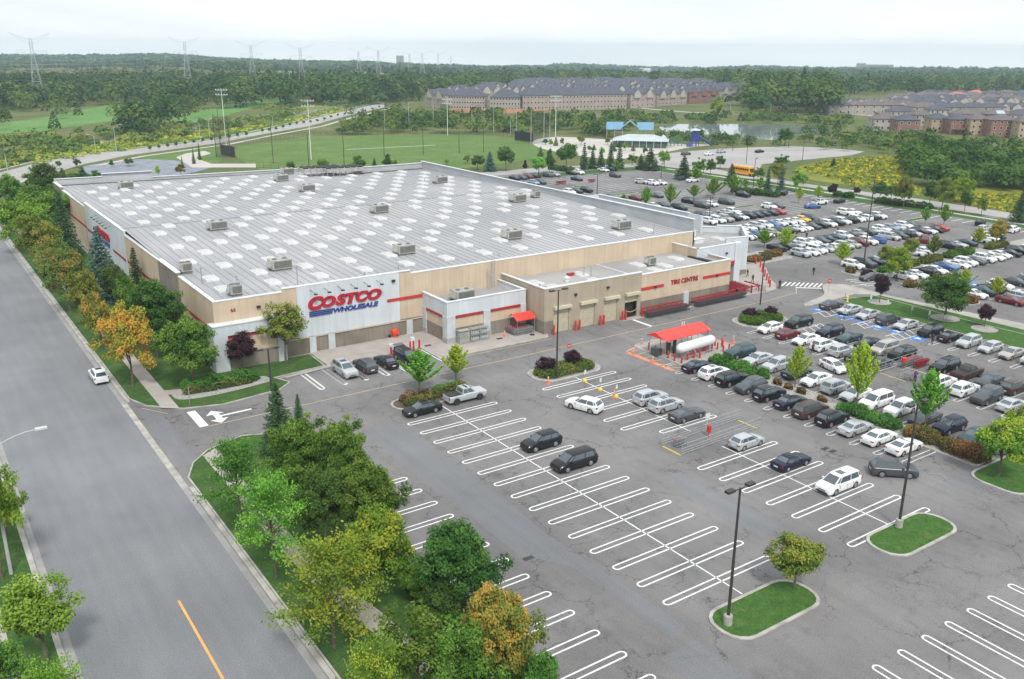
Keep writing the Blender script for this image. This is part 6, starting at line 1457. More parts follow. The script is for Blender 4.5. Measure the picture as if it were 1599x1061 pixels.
# ---- hedges and shrub beds
def hedge(pts, width, ht, leafm, label, name='hedge', group=None, dens=120, leaf=.17, seed=1, rough=.25, round_=True, cat='hedge'):
    g = np.random.default_rng(seed); pts = [np.array(p, float) for p in pts]; Ls = [np.linalg.norm(pts[i+1]-pts[i]) for i in range(len(pts)-1)]; tot = sum(Ls); n = int(tot*width*dens*(1+ht)*.9)+60
    o0 = pts[0]; P = np.zeros((n, 3)); cl = np.zeros(n)
    ph = g.random(4)*6
    for i in range(n):
        s = g.random()*tot; k = 0
        while s > Ls[k] and k < len(Ls)-1: s -= Ls[k]; k += 1
        d = (pts[k+1]-pts[k])/Ls[k]; nn = np.array([-d[1], d[0]]); u = g.uniform(-1, 1); tt = (sum(Ls[:k])+s)
        e = min(1, min(tt, tot-tt)/(width*.5)+.35) if round_ else 1
        hh = ht*(1+rough*.5*math.sin(tt*1.7+ph[0])+rough*.4*math.sin(tt*3.9+ph[1]+u*2)); zt = hh*math.sqrt(max(.04, 1-abs(u)**3*.75))*e**.5
        z = zt if g.random() < .62 else zt*g.random(); q = pts[k]+d*s+nn*u*width/2*e*(1+.10*math.sin(tt*2.3+ph[2]))
        if z < zt*.98 and g.random() < .7: q = pts[k]+d*s+nn*(1 if u > 0 else -1)*width/2*e*(.93+.1*g.random())
        P[i] = (q[0]-o0[0], q[1]-o0[1], z+.1); cl[i] = .5+.5*math.sin(tt*1.1+ph[3]+u)
    P += g.normal(size=P.shape)*.05; tint = np.clip(cl*.45+g.random(n)*.55, 0, 1)
    me = fast_quads(name, leaf_quads(P, leaf, g, .5, aspect=.8), LM[leafm], tint)
    o = link(name, me, None, (o0[0], o0[1], 0)); tag(o, uniq(label) if label else None, cat, group)
    mb = MB()
    for i in range(len(pts)-1):
        c = (pts[i]+pts[i+1])/2-o0; d = pts[i+1]-pts[i]; mb.obox((c[0], c[1]), math.atan2(d[1], d[0]), Ls[i]-(.3 if round_ else 0)*width, width*.72, .02, ht*.62)
    mb.build('stems', HSTEM[leafm], o); return o
HSTEM = {k: pmat(k+'_core', tuple(np.array(c)*.75), .95) for k, c in dict(hedge=(.03, .06, .018), hedger=(.06, .045, .02), hedgeo=(.045, .06, .02), purple=(.02, .012, .018), bright=(.06, .11, .02), spruce=(.02, .04, .02), rust=(.07, .06, .02), orange=(.1, .07, .02), green=(.04, .08, .02), deep=(.025, .05, .015), scrub=(.05, .07, .02), olive=(.05, .07, .02)).items()}
hedge([(66.6, 90.9), (76.0, 90.9)], 3.9, .8, 'hedgeo', 'oval clipped hedge bed around the lamp before the tyre bays', seed=3)
hedge([(108.3, 92.2), (116.3, 92.2)], 4.7, .95, 'hedge', 'oval green hedge bed with purple shrubs and a lamp', seed=4)
hedge([(91.2, 82.9), (91.2, 73.0)], 2.9, .95, 'hedge', 'bright green juniper hedge by the propane tank', seed=5, rough=.5, leaf=.2)
hedge([(91.2, 61.8), (91.2, 53.4)], 2.5, .95, 'hedge', 'green hedge under the tall lime tree', seed=6, rough=.4)
hedge([(91.2, 52.8), (91.2, 48.6)], 2.6, 1.25, 'hedger', 'rounded bronze hedge, farther half', seed=7)
hedge([(91.2, 48.4), (91.2, 43.0)], 2.8, 1.25, 'hedger', 'rounded bronze hedge, half nearest the grass island', seed=8)
for i, (y, l_) in enumerate(((71.2, 'hedger'), (69.4, 'hedger'), (67.4, 'hedger'), (64.2, 'hedger'))):
    hedge([(91.2-.4, y), (91.2+.4, y)], 1.7, .85, l_, None, 'shrub', 'red shrubs in the gravel strip', seed=20+i, cat='shrub')['label'] = uniq(f'bronze red rounded shrub in the gravel strip, {ORD[i]} past the juniper hedge')
hedge([(47.0, 91.3), (52, 92.2), (56.8, 93.2)], 1.5, .7, 'hedgeo', 'low olive hedge along the front of the shrub bed', seed=9)
hedge([(47.2, 92.9), (51.6, 93.4)], 1.1, .8, 'hedger', 'bronze bushes at the left rear of the shrub bed', 'shrub', seed=10, cat='shrub', rough=.7)
hedge([(52.2, 93.6), (56.6, 93.7)], .9, .7, 'hedge', 'green hedge at the right rear of the shrub bed', seed=11)
for i, (x, y, w_, h_, lbl) in enumerate(((68.6, 91.3, 2.6, 2.4, 'purple shrub left of the lamp in the oval bed'), (73.4, 91.8, 2.6, 2.3, 'purple shrub right of the lamp in the oval bed'), (111.0, 93.4, 2.6, 2.0, 'purple shrub left of the lamp in the green oval hedge'), (114.6, 92.4, 2.4, 1.9, 'purple shrub right of the lamp in the green oval hedge'))):
    v = TREES['round'][i % 2]; t_ = empty('purple_shrub', (x, y, .1), i*1.3, uniq(lbl), 'shrub'); s_ = w_*.5/2.3
    for nm, me_ in (('stems', v[1]), ('foliage', v[0])):
        c_ = link(nm, me_, t_); c_.scale = (s_, s_, h_*1.12/6.0); c_.location = (0, 0, -.25)
        if nm == 'foliage': c_.material_slots[0].link = 'OBJECT'; c_.material_slots[0].material = LM['purple']
hedge([(26.0, 111.6), (30, 111.2), (35.8, 110.8)], 2.2, 1.1, 'hedge', 'long mixed hedge in the gravel bed at the store corner', seed=12, rough=.6)
hedge([(25.8, 110.2), (30, 109.8), (34.6, 109.8)], 1.0, .8, 'hedgeo', 'low front hedge in the gravel bed at the store corner', seed=13, rough=.6)
for i, (x0, x1, y, w_, h_, l_, lbl) in enumerate((
  (142.4, 149.0, 121.6, 2.4, 1.0, 'hedger', 'bronze shrub row before the store entrance, left island'), (148.6, 153.6, 122.6, 2.2, 1.2, 'hedger', 'bronze shrub row ending the left island'), (151.6, 153.2, 104.4, 2.2, 1.2, 'hedger', 'bronze shrub at the end of the dark clipped island'),
  (151.2, 153.4, 100.4, 3.0, 1.3, 'purple', 'purple clipped shrubs around the tall lamp base'), (151.6, 153.0, 97.9, 2.0, 1.0, 'hedge', 'green clump on the island with the tall lamp'), (150.8, 153.6, 91.4, 2.2, 1.1, 'hedger', 'bronze shrub under the yellow green tree'),
  (149.8, 152.6, 82.2, 2.4, 1.1, 'hedger', 'orange shrub bed, left half behind the broad maple'), (149.8, 152.6, 79.4, 2.4, 1.1, 'hedger', 'orange shrub bed, right half'), (166, 170, 101.2, 2.0, 1.1, 'hedgeo', 'olive clipped hedge on the median, first'),
  (171, 178, 101.2, 2.4, 1.2, 'hedgeo', 'olive clipped hedge on the median, second'), (180, 190, 101.2, 2.4, 1.2, 'hedge', 'green clipped hedge on the median'), (157, 163, 101.2, 2.0, 1.0, 'hedge', 'green ground hedge at the left end of the median'), (196, 204, 101.2, 2.2, 1.2, 'hedgeo', 'olive hedge under the orange tinged tree'))):
    hedge([(x0, y), (x1, y)], w_, h_, l_, lbl, seed=40+i, dens=60, leaf=.26)
for i, (px, py, w_, lbl) in enumerate(((1308, 307, 5, 'clipped round bush, left of the pair on the verge'), (1325, 309, 6, 'clipped round bush, right of the pair on the verge'), (1410, 322, 16, 'long clipped hedge under the brown tinged tree'), (877, 267, 12, 'low hedge under the large cone shaped tree'), (1165, 303, 10, 'dark low hedge along the verge by the saplings'), (1188, 305, 12, 'brownish low hedge left of the black SUV'))):
    gx, gy = G(px, py); hedge([(gx-w_*.25, gy+w_*.1), (gx+w_*.25, gy-w_*.1)] if i < 2 else [(gx-w_*.1, gy+w_*.5), (gx+w_*.1, gy-w_*.5)], 2.6 if i != 1 else 3.2, 1.5, 'deep', lbl, seed=60+i, dens=40, leaf=.3)
# undergrowth beneath the boulevard clump
hedge([(29.5, 66), (30.2, 58), (30.4, 50), (30.2, 42), (31, 36)], 2.6, 1.1, 'deep', 'ragged undergrowth along the car park edge beneath the trees', 'undergrowth', seed=70, rough=.9, dens=45, leaf=.24)
hedge([(27.5, 52), (28.5, 44), (28.8, 36), (29.4, 30)], 3.0, 1.6, 'green', 'shrubby undergrowth between footpath and car park', 'undergrowth', seed=71, rough=.9, dens=40, leaf=.26)

# ---- masses nobody could count: woods, scrub, meadow growth
def in_poly(x, y, poly):
    c = False; n = len(poly); j = n-1
    for i in range(n):
        if (poly[i][1] > y) != (poly[j][1] > y) and x < (poly[j][0]-poly[i][0])*(y-poly[i][1])/(poly[j][1]-poly[i][1])+poly[i][0]: c = not c
        j = i
    return c
def mass(name, label, mat, pts, seed, leaves=46, leafk=.20, conif=.0, cat=None):
    """many crowns in one object; pts: (x, y, z, height, radius)"""
    g = np.random.default_rng(seed); Ps = []; Ts = []; Sz = []; Ds = []
    for (x, y, z, h, r) in pts:
        con = g.random() < conif; n = leaves; d = unit(n, g); t0 = g.random()*.70
        if con:
            u = g.random(n); rr = r*.75*(1-u)**.8; a = g.random(n)*6.283; p = np.stack([np.cos(a)*rr, np.sin(a)*rr, h*1.15*u], 1); t0 *= .35
        else:
            d[:, 2] = np.where(d[:, 2] < -.25, -d[:, 2], d[:, 2]); rad = (.80+.22*g.random(n))[:, None]; lump = 1+.22*np.sin(d[:, 0]*5+t0*9)+.18*np.sin(d[:, 1]*6+x)+.12*np.sin(d[:, 2]*7+y)
            p = d*rad*lump[:, None]*np.array([r, r, h*.5]); p[:, 2] += h*.52
        dd = p-np.array([0, 0, h*.42]); Ds.append(dd/(np.linalg.norm(dd, axis=1, keepdims=True)+1e-6)); Ps.append(p+np.array([x, y, z])); Ts.append(np.clip(t0+g.random(n)*.24, 0, 1)); Sz.append(np.full(n, r*leafk*(46/leaves)**.5*2))
    P = np.concatenate(Ps); T = np.concatenate(Ts); S = np.concatenate(Sz)
    V = leaf_quads(P, 1.0, g, .25, dirs=np.concatenate(Ds)*2.2, aspect=.85).reshape(-1, 4, 3); c = P[:, None, :]; V = c+(V-c)*S[:, None, None]
    o = link(name, fast_quads(name, V.reshape(-1, 3), mat, T)); tag(o, uniq(label), cat, None, 'stuff'); return o
def sample_px(n, poly, seed, zmax=None, hr=(8, 14), rr=(4, 7), excl=(), dmax=3700):
    """positions spread evenly over the ground inside a region named by photo pixels"""
    g = random.Random(seed); gp = [G(*p) for p in poly]; ex = [[G(*p) for p in e] for e in excl]; out = []
    x0, x1 = min(p[0] for p in gp), max(p[0] for p in gp); y0, y1 = min(p[1] for p in gp), max(p[1] for p in gp); tries = 0
    while len(out) < n and tries < n*60:
        tries += 1; x, y = g.uniform(x0, x1), g.uniform(y0, y1)
        if not in_poly(x, y, gp) or any(in_poly(x, y, e) for e in ex): continue
        h = g.uniform(*hr); out.append((x, y, terrain_z(x, y)-.3, h, g.uniform(*rr)*(.8+.4*(h-hr[0])/(hr[1]-hr[0]+1e-6))))
    return out
def far_woods(n, d0, d1, seed, hr, rr, clear=(), a0=-.72, a1=.72):
    g = random.Random(seed); out = []; tries = 0
    while len(out) < n and tries < n*30:
        tries += 1; a = YAW+g.uniform(a0, a1)*.85; D = d0*(d1/d0)**g.random(); x, y = D*math.sin(a), D*math.cos(a)
        if any(in_poly(x, y, e) for e in clear): continue
        z = terrain_z(x, y); h = g.uniform(*hr); out.append((x, y, z-1, h, g.uniform(*rr)*(1+D/3500*.9)))
    return out

# clearings (ground regions) in the distance: fields, the townhouses, the houses on the right, the hydro corridor
def GT(*pp): return [G(*p) for p in pp]
TOWN = GT((655, 180), (652, 150), (740, 138), (1000, 128), (1180, 141), (1180, 160), (1060, 178), (860, 182))
HOUS = GT((1295, 186), (1300, 152), (1420, 146), (1700, 140), (1700, 240), (1400, 216))
FIELDS = [GT((370, 112), (440, 107), (600, 110), (640, 113), (600, 116), (400, 117)), GT((590, 117), (700, 113.5), (760, 113.5), (720, 121), (640, 124)), GT((800, 114.5), (905, 112.5), (900, 117.5), (810, 118.5)), GT((-80, 113), (60, 105), (200, 112), (120, 118), (0, 120)),
          GT((-60, 215), (-60, 178), (130, 166), (230, 160), (250, 168), (400, 150), (480, 148), (480, 175), (700, 152), (640, 190), (300, 260), (0, 280))]
BIGCLEAR = [TOWN, HOUS]+FIELDS+[GT((360, 113), (440, 106), (610, 108), (650, 113), (610, 121), (380, 121)), GT((585, 118), (700, 112.5), (775, 113), (730, 126), (630, 129)), GT((795, 115), (905, 112), (905, 122), (805, 123)), GT((-80, 113), (60, 104), (220, 108), (340, 112), (420, 118), (300, 127), (0, 127))]
for i, f in enumerate(FIELDS[:4]):
    mb = MB(); cx, cy = np.mean([p[0] for p in f]), np.mean([p[1] for p in f]); k = len(f); ring = [f[j % k] if j % 1 == 0 else None for j in range(k)]
    rows_ = []
    for s in (1.0, .75, .5, .25):
        rows_.append([(cx+(p[0]-cx)*s, cy+(p[1]-cy)*s) for j in range(k) for p in [f[j], ((f[j][0]+f[(j+1) % k][0])/2, (f[j][1]+f[(j+1) % k][1])/2)]])
    for a_, b_ in zip(rows_, rows_[1:]):
        for j in range(len(a_)):
            q = (j+1) % len(a_); mb.quad(*[(p[0], p[1], terrain_z(*p)+.8) for p in (a_[j], a_[q], b_[q], b_[j])])
    mb.poly([(p[0], p[1], terrain_z(*p)+.8) for p in rows_[-1]])
    mb.build('farm_field', [grass('hay_field', (.26, .25, .10), (.34, .31, .15), None, .01, .05), MT['golf'], ][0] if i else grass('pale_green_field', (.13, .20, .07), (.18, .25, .09), None, .01, .05))['kind'] = 'structure'
woods_near = far_woods(2300, 700, 1300, 5, (6, 17), (3.5, 8), BIGCLEAR)
woods_mid = far_woods(3000, 1300, 2400, 6, (11, 17), (6, 9), BIGCLEAR)
woods_far = far_woods(3400, 2400, 3750, 7, (12, 17), (9, 13), BIGCLEAR[:3]+BIGCLEAR[7:])
mass('woodland', 'far wooded hills along the skyline', LM['wood1'], woods_far, 1, leaves=20, leafk=.22)
mass('woodland', 'wooded country in the middle distance', LM['wood1'], woods_mid, 2, leaves=30, leafk=.22, conif=.1)
mass('woodland', 'yellower trees mixed into the nearer woods', LM['wood2'], woods_near[::4], 16, leaves=70, leafk=.20)
mass('woodland', 'nearer woods beyond the sports pitch and townhouses', LM['wood1'], [p for i, p in enumerate(woods_near) if i % 4], 3, leaves=70, leafk=.20, conif=.1)
W1 = sample_px(430, [(1160, 176), (1175, 128), (1330, 128), (1700, 140), (1700, 128), (1250, 118), (1080, 122), (1090, 140), (1150, 150)], 8, hr=(15, 21), rr=(6, 8.5), excl=[[(1295, 186), (1300, 156), (1700, 150), (1700, 240)]])
W1 += sample_px(110, [(1165, 180), (1180, 150), (1300, 150), (1310, 181)], 9, hr=(16, 23), rr=(6, 9))
W1 += sample_px(110, [(655, 150), (700, 138), (1000, 128), (1180, 130), (1180, 139), (1000, 132), (760, 137), (660, 152)], 19, hr=(12, 18), rr=(6, 8))
mass('woodland', 'tall bright wood behind the pond and houses', LM['wood2'], W1, 4, leaves=190, leafk=.24, conif=.08)
W2 = sample_px(230, [(330, 172), (340, 150), (430, 138), (560, 133), (660, 140), (650, 152), (600, 158), (540, 166), (470, 165)], 10, hr=(13, 20), rr=(6, 8.5)) + sample_px(210, [(-60, 176), (-60, 140), (180, 132), (340, 136), (340, 150), (300, 168), (240, 160), (150, 161), (60, 178)], 11, hr=(7, 15), rr=(4.5, 8))
W2 += sample_px(28, [(190, 218), (200, 195), (240, 192), (245, 215)], 12, hr=(8, 15), rr=(4, 6)) + sample_px(10, [(240, 205), (243, 195), (285, 194), (282, 203)], 14, hr=(13, 16), rr=(5, 6.5))
mass('woodland', 'dark tree belts beyond the far road and railway', LM['wood1'], [p for i, p in enumerate(W2) if i % 5 < 3], 5, leaves=190, leafk=.24, conif=.15)
mass('woodland', 'lighter green trees mixed through the far belts', LM['wood2'], [p for i, p in enumerate(W2) if i % 5 >= 3], 15, leaves=190, leafk=.24)
# scrub around pitch, pond and railway
S1 = sample_px(150, [(535, 213), (530, 186), (600, 180), (690, 178), (820, 182), (1000, 182), (1040, 200), (960, 214), (870, 215), (780, 210), (700, 208)], 21, hr=(2.5, 7), rr=(2.2, 4.0))
S1 += sample_px(110, [(535, 211), (545, 190), (650, 190), (850, 192), (1000, 205), (950, 214), (860, 208)], 22, hr=(4.5, 8.5), rr=(2.4, 4.2))
S1 += sample_px(80, [(940, 188), (1000, 184), (1150, 183), (1330, 186), (1330, 197), (1200, 193), (1040, 193)], 23, hr=(2, 5), rr=(2.2, 4))
S1 += sample_px(100, [(1020, 224), (1030, 212), (1100, 213), (1200, 224), (1350, 212), (1480, 222), (1620, 250), (1560, 258), (1440, 246), (1340, 240), (1230, 232), (1140, 228)], 24, hr=(1.8, 4.6), rr=(1.6, 3.2), excl=[[(1030, 190), (1320, 190), (1320, 207), (1215, 217), (1090, 210)]])
S1 += sample_px(60, [(1250, 213), (1320, 195), (1350, 210), (1650, 235), (1650, 262), (1440, 243)], 25, hr=(3, 7), rr=(2.4, 4.0))
mass('scrub', 'scrub and small trees around the pitch and pond', LM['wood2'], S1, 6, leaves=150, leafk=.27, conif=.12)
S2 = sample_px(80, [(1440, 290), (1410, 262), (1430, 250), (1500, 248), (1590, 265), (1640, 290), (1640, 300), (1500, 296)], 26, hr=(5, 8.5), rr=(4, 5.5))
mass('scrub', 'dense dark thicket in the goldenrod field at right', LM['deep'], S2, 7, leaves=420, leafk=.30)
S3 = sample_px(170, [(-40, 272), (-40, 225), (120, 214), (330, 196), (420, 184), (480, 172), (470, 180), (400, 198), (250, 220), (120, 238), (0, 262)], 27, hr=(1.6, 4.6), rr=(1.8, 3.6))
S3 += sample_px(50, [(390, 170), (480, 160), (600, 150), (640, 150), (560, 166), (420, 180)], 28, hr=(2, 6), rr=(2, 4))
mass('scrub', 'tangled bushes along the railway and far road', LM['scrub'], S3, 8, leaves=130, leafk=.28)
S4 = sample_px(1900, [(1245, 264), (1300, 250), (1400, 244), (1430, 262), (1405, 283), (1450, 300), (1700, 310), (1700, 340), (1590, 335), (1440, 305), (1330, 290)], 29, hr=(.4, 1.0), rr=(.6, 1.1))
S4 += sample_px(900, [(1430, 258), (1500, 244), (1700, 245), (1700, 262), (1600, 262)], 30, hr=(.4, 1.2), rr=(.6, 1.2))
mass('meadow_growth', 'tall goldenrod and weeds in bloom', leaf_mat('goldenrod_bloom', [(.065, .10, .024), (.17, .165, .03), (.46, .285, .03)]), S4, 9, leaves=16, leafk=.24)
S5 = sample_px(500, [(-40, 275), (-40, 240), (150, 226), (400, 198), (540, 165), (540, 172), (400, 204), (150, 242), (0, 264)], 31, hr=(.6, 1.5), rr=(1.0, 2.0))
mass('meadow_growth', 'yellowing weeds along the railway bank', leaf_mat('yellowing_weeds', [(.07, .11, .03), (.18, .19, .04), (.42, .32, .05)]), S5, 10, leaves=26, leafk=.22)
# bare-earth-and-lawn strips of the pitch surround
S7 = sample_px(34, [(-60, 200), (0, 180), (180, 160), (250, 160), (400, 155), (470, 155), (330, 186), (200, 196), (60, 212)], 37, hr=(7, 13), rr=(3.5, 6))
mass('woodland', 'scattered trees standing on the golf course', LM['wood2'], S7, 12, leaves=220, leafk=.25, conif=.25)
S6 = sample_px(420, [(-60, 124), (-60, 106), (150, 104), (340, 110), (420, 118), (330, 126), (150, 124)], 33, hr=(3, 8), rr=(4, 7))
mass('scrub', 'pale greyish scrub band below the left skyline', leaf_mat('pale_scrub_leaves', [(.07, .085, .045), (.13, .135, .08), (.22, .20, .13)]), S6, 11, leaves=36, leafk=.24)
# ---- pylons with their wires
M_LAT = pmat('lattice_steel', (.42, .44, .46), .6, (.36, .38, .40), 2)
def pylon_mesh(Hp=46.0, wb=4.2, r=.075):
    mb = MB()
    def half(z): return wb*(1-z/(Hp*.72))+.9*(z/(Hp*.72)) if z < Hp*.72 else .9
    lv = [0, 8, 15, 21, 26, 30, Hp*.72, Hp*.92]; cs = [(1, 1), (-1, 1), (-1, -1), (1, -1)]
    for a, b in zip(lv, lv[1:]):
        for i, (sx, sy) in enumerate(cs):
            ha, hb = half(a), half(b); mb.tube((sx*ha, sy*ha, a), (sx*hb, sy*hb, b), r*1.3, n=4, caps=False)
            tx, ty = cs[(i+1) % 4]; mb.tube((sx*ha, sy*ha, a), (tx*hb, ty*hb, b), r*.8, n=3, caps=False); mb.tube((tx*ha, ty*ha, a), (sx*hb, sy*hb, b), r*.8, n=3, caps=False); mb.tube((sx*hb, sy*hb, b), (tx*hb, ty*hb, b), r*.8, n=3, caps=False)
    zt = Hp*.92; zc = Hp*.76
    for s in (-1, 1):
        mb.tube((s*.9, 0, zt-1), (s*13.5, 0, Hp), r*1.2, n=4); mb.tube((s*.9, 0, zt-4), (s*13.5, 0, Hp), r, n=4)           # V arms
        mb.tube((s*.9, 0, zc), (s*10.0, 0, zc-.4), r*1.2, n=4); mb.tube((s*.9, 0, zc-3), (s*10.0, 0, zc-.4), r, n=4)
        for k in range(1, 5): mb.tube((s*(.9+3.1*k*.9), 0, zt-1+(Hp-zt+1)*k*.22), (s*(.9+3.1*k*.9), 0, zt-4+(Hp-zt+4)*k*.22), r*.6, n=3)
        for xx in (5.2, 10.0): mb.tube((s*xx, 0, zc-.4), (s*xx, 0, zc-3.2), .10, n=3)
    return mb.mesh('pylon', M_LAT)
PYM = pylon_mesh(); pyl = []
PYL = [(45, 760, 50, 'nearest lattice pylon at the far left over the golf course'), (285, 900, 57, 'large lattice pylon standing right of the golf trees'), (388, 930, 63, 'second large pylon from the left road bend'), (465, 880, 67, 'broad double armed pylon beyond the far road'),
       (556, 1150, 74, 'slender pylon right of the white farmhouse roofs'), (587, 1080, 73, 'slender pylon, taller of the close pair above the wood'), (636, 1500, 80, 'distant pylon beside the grey tower block'), (656, 1400, 79, 'distant pylon right of the grey tower block'),
       (681, 1700, 80, 'small distant pylon left of centre'), (701, 2000, 84, 'small distant pylon, rightmost of the line')]
for px, D, ty, lbl in PYL:
    a = YAW+math.atan((px-CX)*math.cos(PITCH)/F_PX); x, y = D*math.sin(a), D*math.cos(a); z = terrain_z(x, y); Ht = height_at(x, y, ty)-z if False else None
    lo = z; hi = 120
    for _ in range(40):
        m_ = (lo+hi)/2
        if PXY(x, y, m_)[1] > ty: lo = m_
        else: hi = m_
    Hn = max(25, lo-z); o = link('transmission_tower', PYM, None, (x, y, z-.5), -a+.15); o.scale = (1, 1, Hn/46.0); tag(o, uniq(lbl), 'pylon', 'lattice pylons on the power corridor'); pyl.append((x, y, z+Hn, a, o))
def wire(p, q, sag, lbl):
    mb = MB(); n = 14
    for i in range(n):
        t0, t1 = i/n, (i+1)/n; f = lambda t: (p[0]+(q[0]-p[0])*t, p[1]+(q[1]-p[1])*t, p[2]+(q[2]-p[2])*t-4*sag*t*(1-t)); mb.tube(f(t0), f(t1), .045, n=3, caps=False)
    tag(mb.build('power_cable', M_LAT), uniq(lbl), 'power cable', 'cables between the pylons')
def arm(i, s, dz=-14.5, w_=10): x, y, z, a, o = pyl[i]; return (x+math.cos(-a+.15)*s*w_, y+math.sin(-a+.15)*s*w_, z+dz)
for i, j, nm in ((1, 4, 'second pylon and the slender one'), (2, 5, 'third pylon and the taller slender one'), (3, 7, 'double armed pylon and the distant line')):
    for s, sd in ((-1, 'left'), (1, 'right')): wire(arm(i, s), arm(j, s), 8, f'thin {sd} cable between the {nm}')
for i, nm in ((0, 'leftmost pylon'), (1, 'second pylon'), (2, 'third pylon')):
    for s, sd in ((-1, 'upper'), (1, 'lower')):
        p = arm(i, s); wire(p, (p[0]-330, p[1]-60, p[2]+(4 if s < 0 else -2)), 8, f'thin {sd} cable leaving the {nm} to the left')

# ---- distant buildings
GREYROOF = pmat('grey_shingle_roof', (.075, .080, .108), .85, (.055, .06, .08), .5); BROWNROOF = pmat('brown_shingle_roof', (.13, .11, .11), .85, (.10, .085, .085), .5); ROSEROOF = pmat('rose_tile_roof', (.45, .16, .13), .8, (.36, .13, .11), .5)
BRK = dict(stone=pmat('pale_stone_wall', (.34, .30, .27), .85, (.27, .24, .215), .4), pink=pmat('pinkish_brick_wall', (.35, .285, .255), .85, (.28, .225, .20), .4), red=pmat('red_brick_wall', (.235, .125, .10), .85, (.18, .095, .08), .6), tan=pmat('tan_brick_wall', (.40, .30, .20), .85, (.33, .25, .17), .5), cream=pmat('cream_wall', (.40, .37, .34), .85, (.34, .31, .28), .4))
M_TRIMW = pmat('white_trim', (.62, .62, .60), .6)
def house(x, y, z, rz_, w_, d_, h_, wall_, roof_, label, group, rh=3.0, gables=0, nwin=4, floors=2, cat='house', name='house', hip=True, chimney=False, deck=False):
    """w_ along local x (front faces -y), d_ deep, eaves at h_, hip or gable roof with front gables"""
    t = empty(name, (x, y, z), rz_, uniq(label), cat, group)
    mb = MB(); mb.box(-w_/2, w_/2, -d_/2, d_/2, -1.5, h_); mb.build('wall', BRK[wall_], t)
    mb = MB(); e = .5; n = 0
    a = [(-w_/2-e, -d_/2-e, h_), (w_/2+e, -d_/2-e, h_), (w_/2+e, d_/2+e, h_), (-w_/2-e, d_/2+e, h_)]; ins = min(d_/2+e, w_/2-.5) if hip else .01
    r0, r1 = (-w_/2-e+ins, 0, h_+rh), (w_/2+e-ins, 0, h_+rh)
    mb.quad(a[0], a[1], r1, r0); mb.quad(a[2], a[3], r0, r1); mb.poly([a[1], a[2], r1]); mb.poly([a[3], a[0], r0]); mb.poly([(p[0], p[1], h_-.02) for p in a[::-1]])
    for k in range(gables):
        gx = -w_/2+w_*(k+.5)/gables; gw = min(3.2, w_/gables*.38); gh = rh*.8
        mb.quad((gx-gw, -d_/2-e-.4, h_-.1), (gx, -d_/2-e-.4, h_+gh), (gx, 0, h_+gh), (gx-gw, 0, h_-.1)); mb.quad((gx, -d_/2-e-.4, h_+gh), (gx+gw, -d_/2-e-.4, h_-.1), (gx+gw, 0, h_-.1), (gx, 0, h_+gh))
    rf_ = mb.build('roof', roof_, t)
    if gables:
        mb = MB()
        for k in range(gables):
            gx = -w_/2+w_*(k+.5)/gables; gw = min(3.0, w_/gables*.36); gh = rh*.73; mb.poly([(gx-gw, -d_/2-e-.36, h_), (gx+gw, -d_/2-e-.36, h_), (gx, -d_/2-e-.36, h_+gh)]); mb.box(gx-gw, gx+gw, -d_/2-e-.34, -d_/2+.1, h_-3, h_)
        mb.build('gable', BRK['cream' if wall_ != 'red' else 'red'], t)
    if chimney: mb = MB(); mb.box(w_*.2, w_*.2+.9, .4, 1.2, h_+.5, h_+rh+1.0); mb.build('chimney', BRK[wall_], rf_)
    for f in range(floors):
        zf = h_*(f+.42)/floors
        for k in range(nwin):
            gx = -w_/2+w_*(k+.5)/nwin; mb = MB(); mb.box(gx-.62, gx+.62, -d_/2-.05, -d_/2+.02, zf-.1, zf+1.35); mb.m = 1; mb.box(gx-.50, gx+.50, -d_/2-.065, -d_/2-.051, zf+.02, zf+1.23); mb.build('window', [M_TRIMW, M_GLASS], t)
        for k in range(2):
            gy = -d_/2+d_*(k+.5)/2; mb = MB(); mb.box(-w_/2-.05, -w_/2+.02, gy-.55, gy+.55, zf, zf+1.3); mb.m = 1; mb.box(-w_/2-.065, -w_/2-.051, gy-.45, gy+.45, zf+.1, zf+1.2); mb.build('window', [M_TRIMW, M_GLASS], t)
    if deck:
        mb = MB(); mb.box(-w_/2+1, w_/2-1, -d_/2-3, -d_/2-.06, 2.5, 2.7)
        for sx in (-w_/2+1.2, w_/2-1.2): mb.box(sx-.1, sx+.1, -d_/2-2.9, -d_/2-2.7, -1, 3.6)
        mb.box(-w_/2+1, w_/2-1, -d_/2-3, -d_/2-2.92, 2.7, 3.6); mb.build('deck', MT['wood'], t)
    return t
def block(p0, p1, dep, h_, wall_, roof_, label, group, rh=4, gables=0, floors=3, nwin=None, dz=0, **k):
    a, b = np.array(G(*p0)), np.array(G(*p1)); d = b-a; L_ = np.linalg.norm(d); rz_ = math.atan2(d[1], d[0]); c = (a+b)/2+np.array([-d[1], d[0]])/L_*dep/2
    return house(c[0], c[1], terrain_z(*c)+dz, rz_, L_, dep, h_, wall_, roof_, label, group, rh, gables, nwin or max(3, int(L_/4.5)), floors, cat='townhouses', name='townhouse_row', **k)
tg = 'townhouse rows beyond the scrub'
block((700, 172), (757, 173), 13, 9.5, 'pink', GREYROOF, 'townhouse row with many windows above the tan fence, leftmost', tg, 4.6, 0, nwin=14)
block((765, 174), (812, 174.5), 13, 9.2, 'stone', GREYROOF, 'grey townhouse row second from the left above the fence', tg, 4.8, 0, nwin=10)
block((816, 174), (978, 170.5), 13, 10.2, 'pink', GREYROOF, 'longest pinkish townhouse row facing the scrub', tg, 5.0, 0, nwin=30)
block((664, 166), (695, 170), 15, 9.5, 'stone', GREYROOF, 'gabled stone townhouse block at the left end', tg, 3.6, 2, nwin=5)
block((696, 160), (735, 161), 14, 9.5, 'stone', GREYROOF, 'pale gabled block behind the leftmost rows', tg, 4.0, 3, nwin=6)
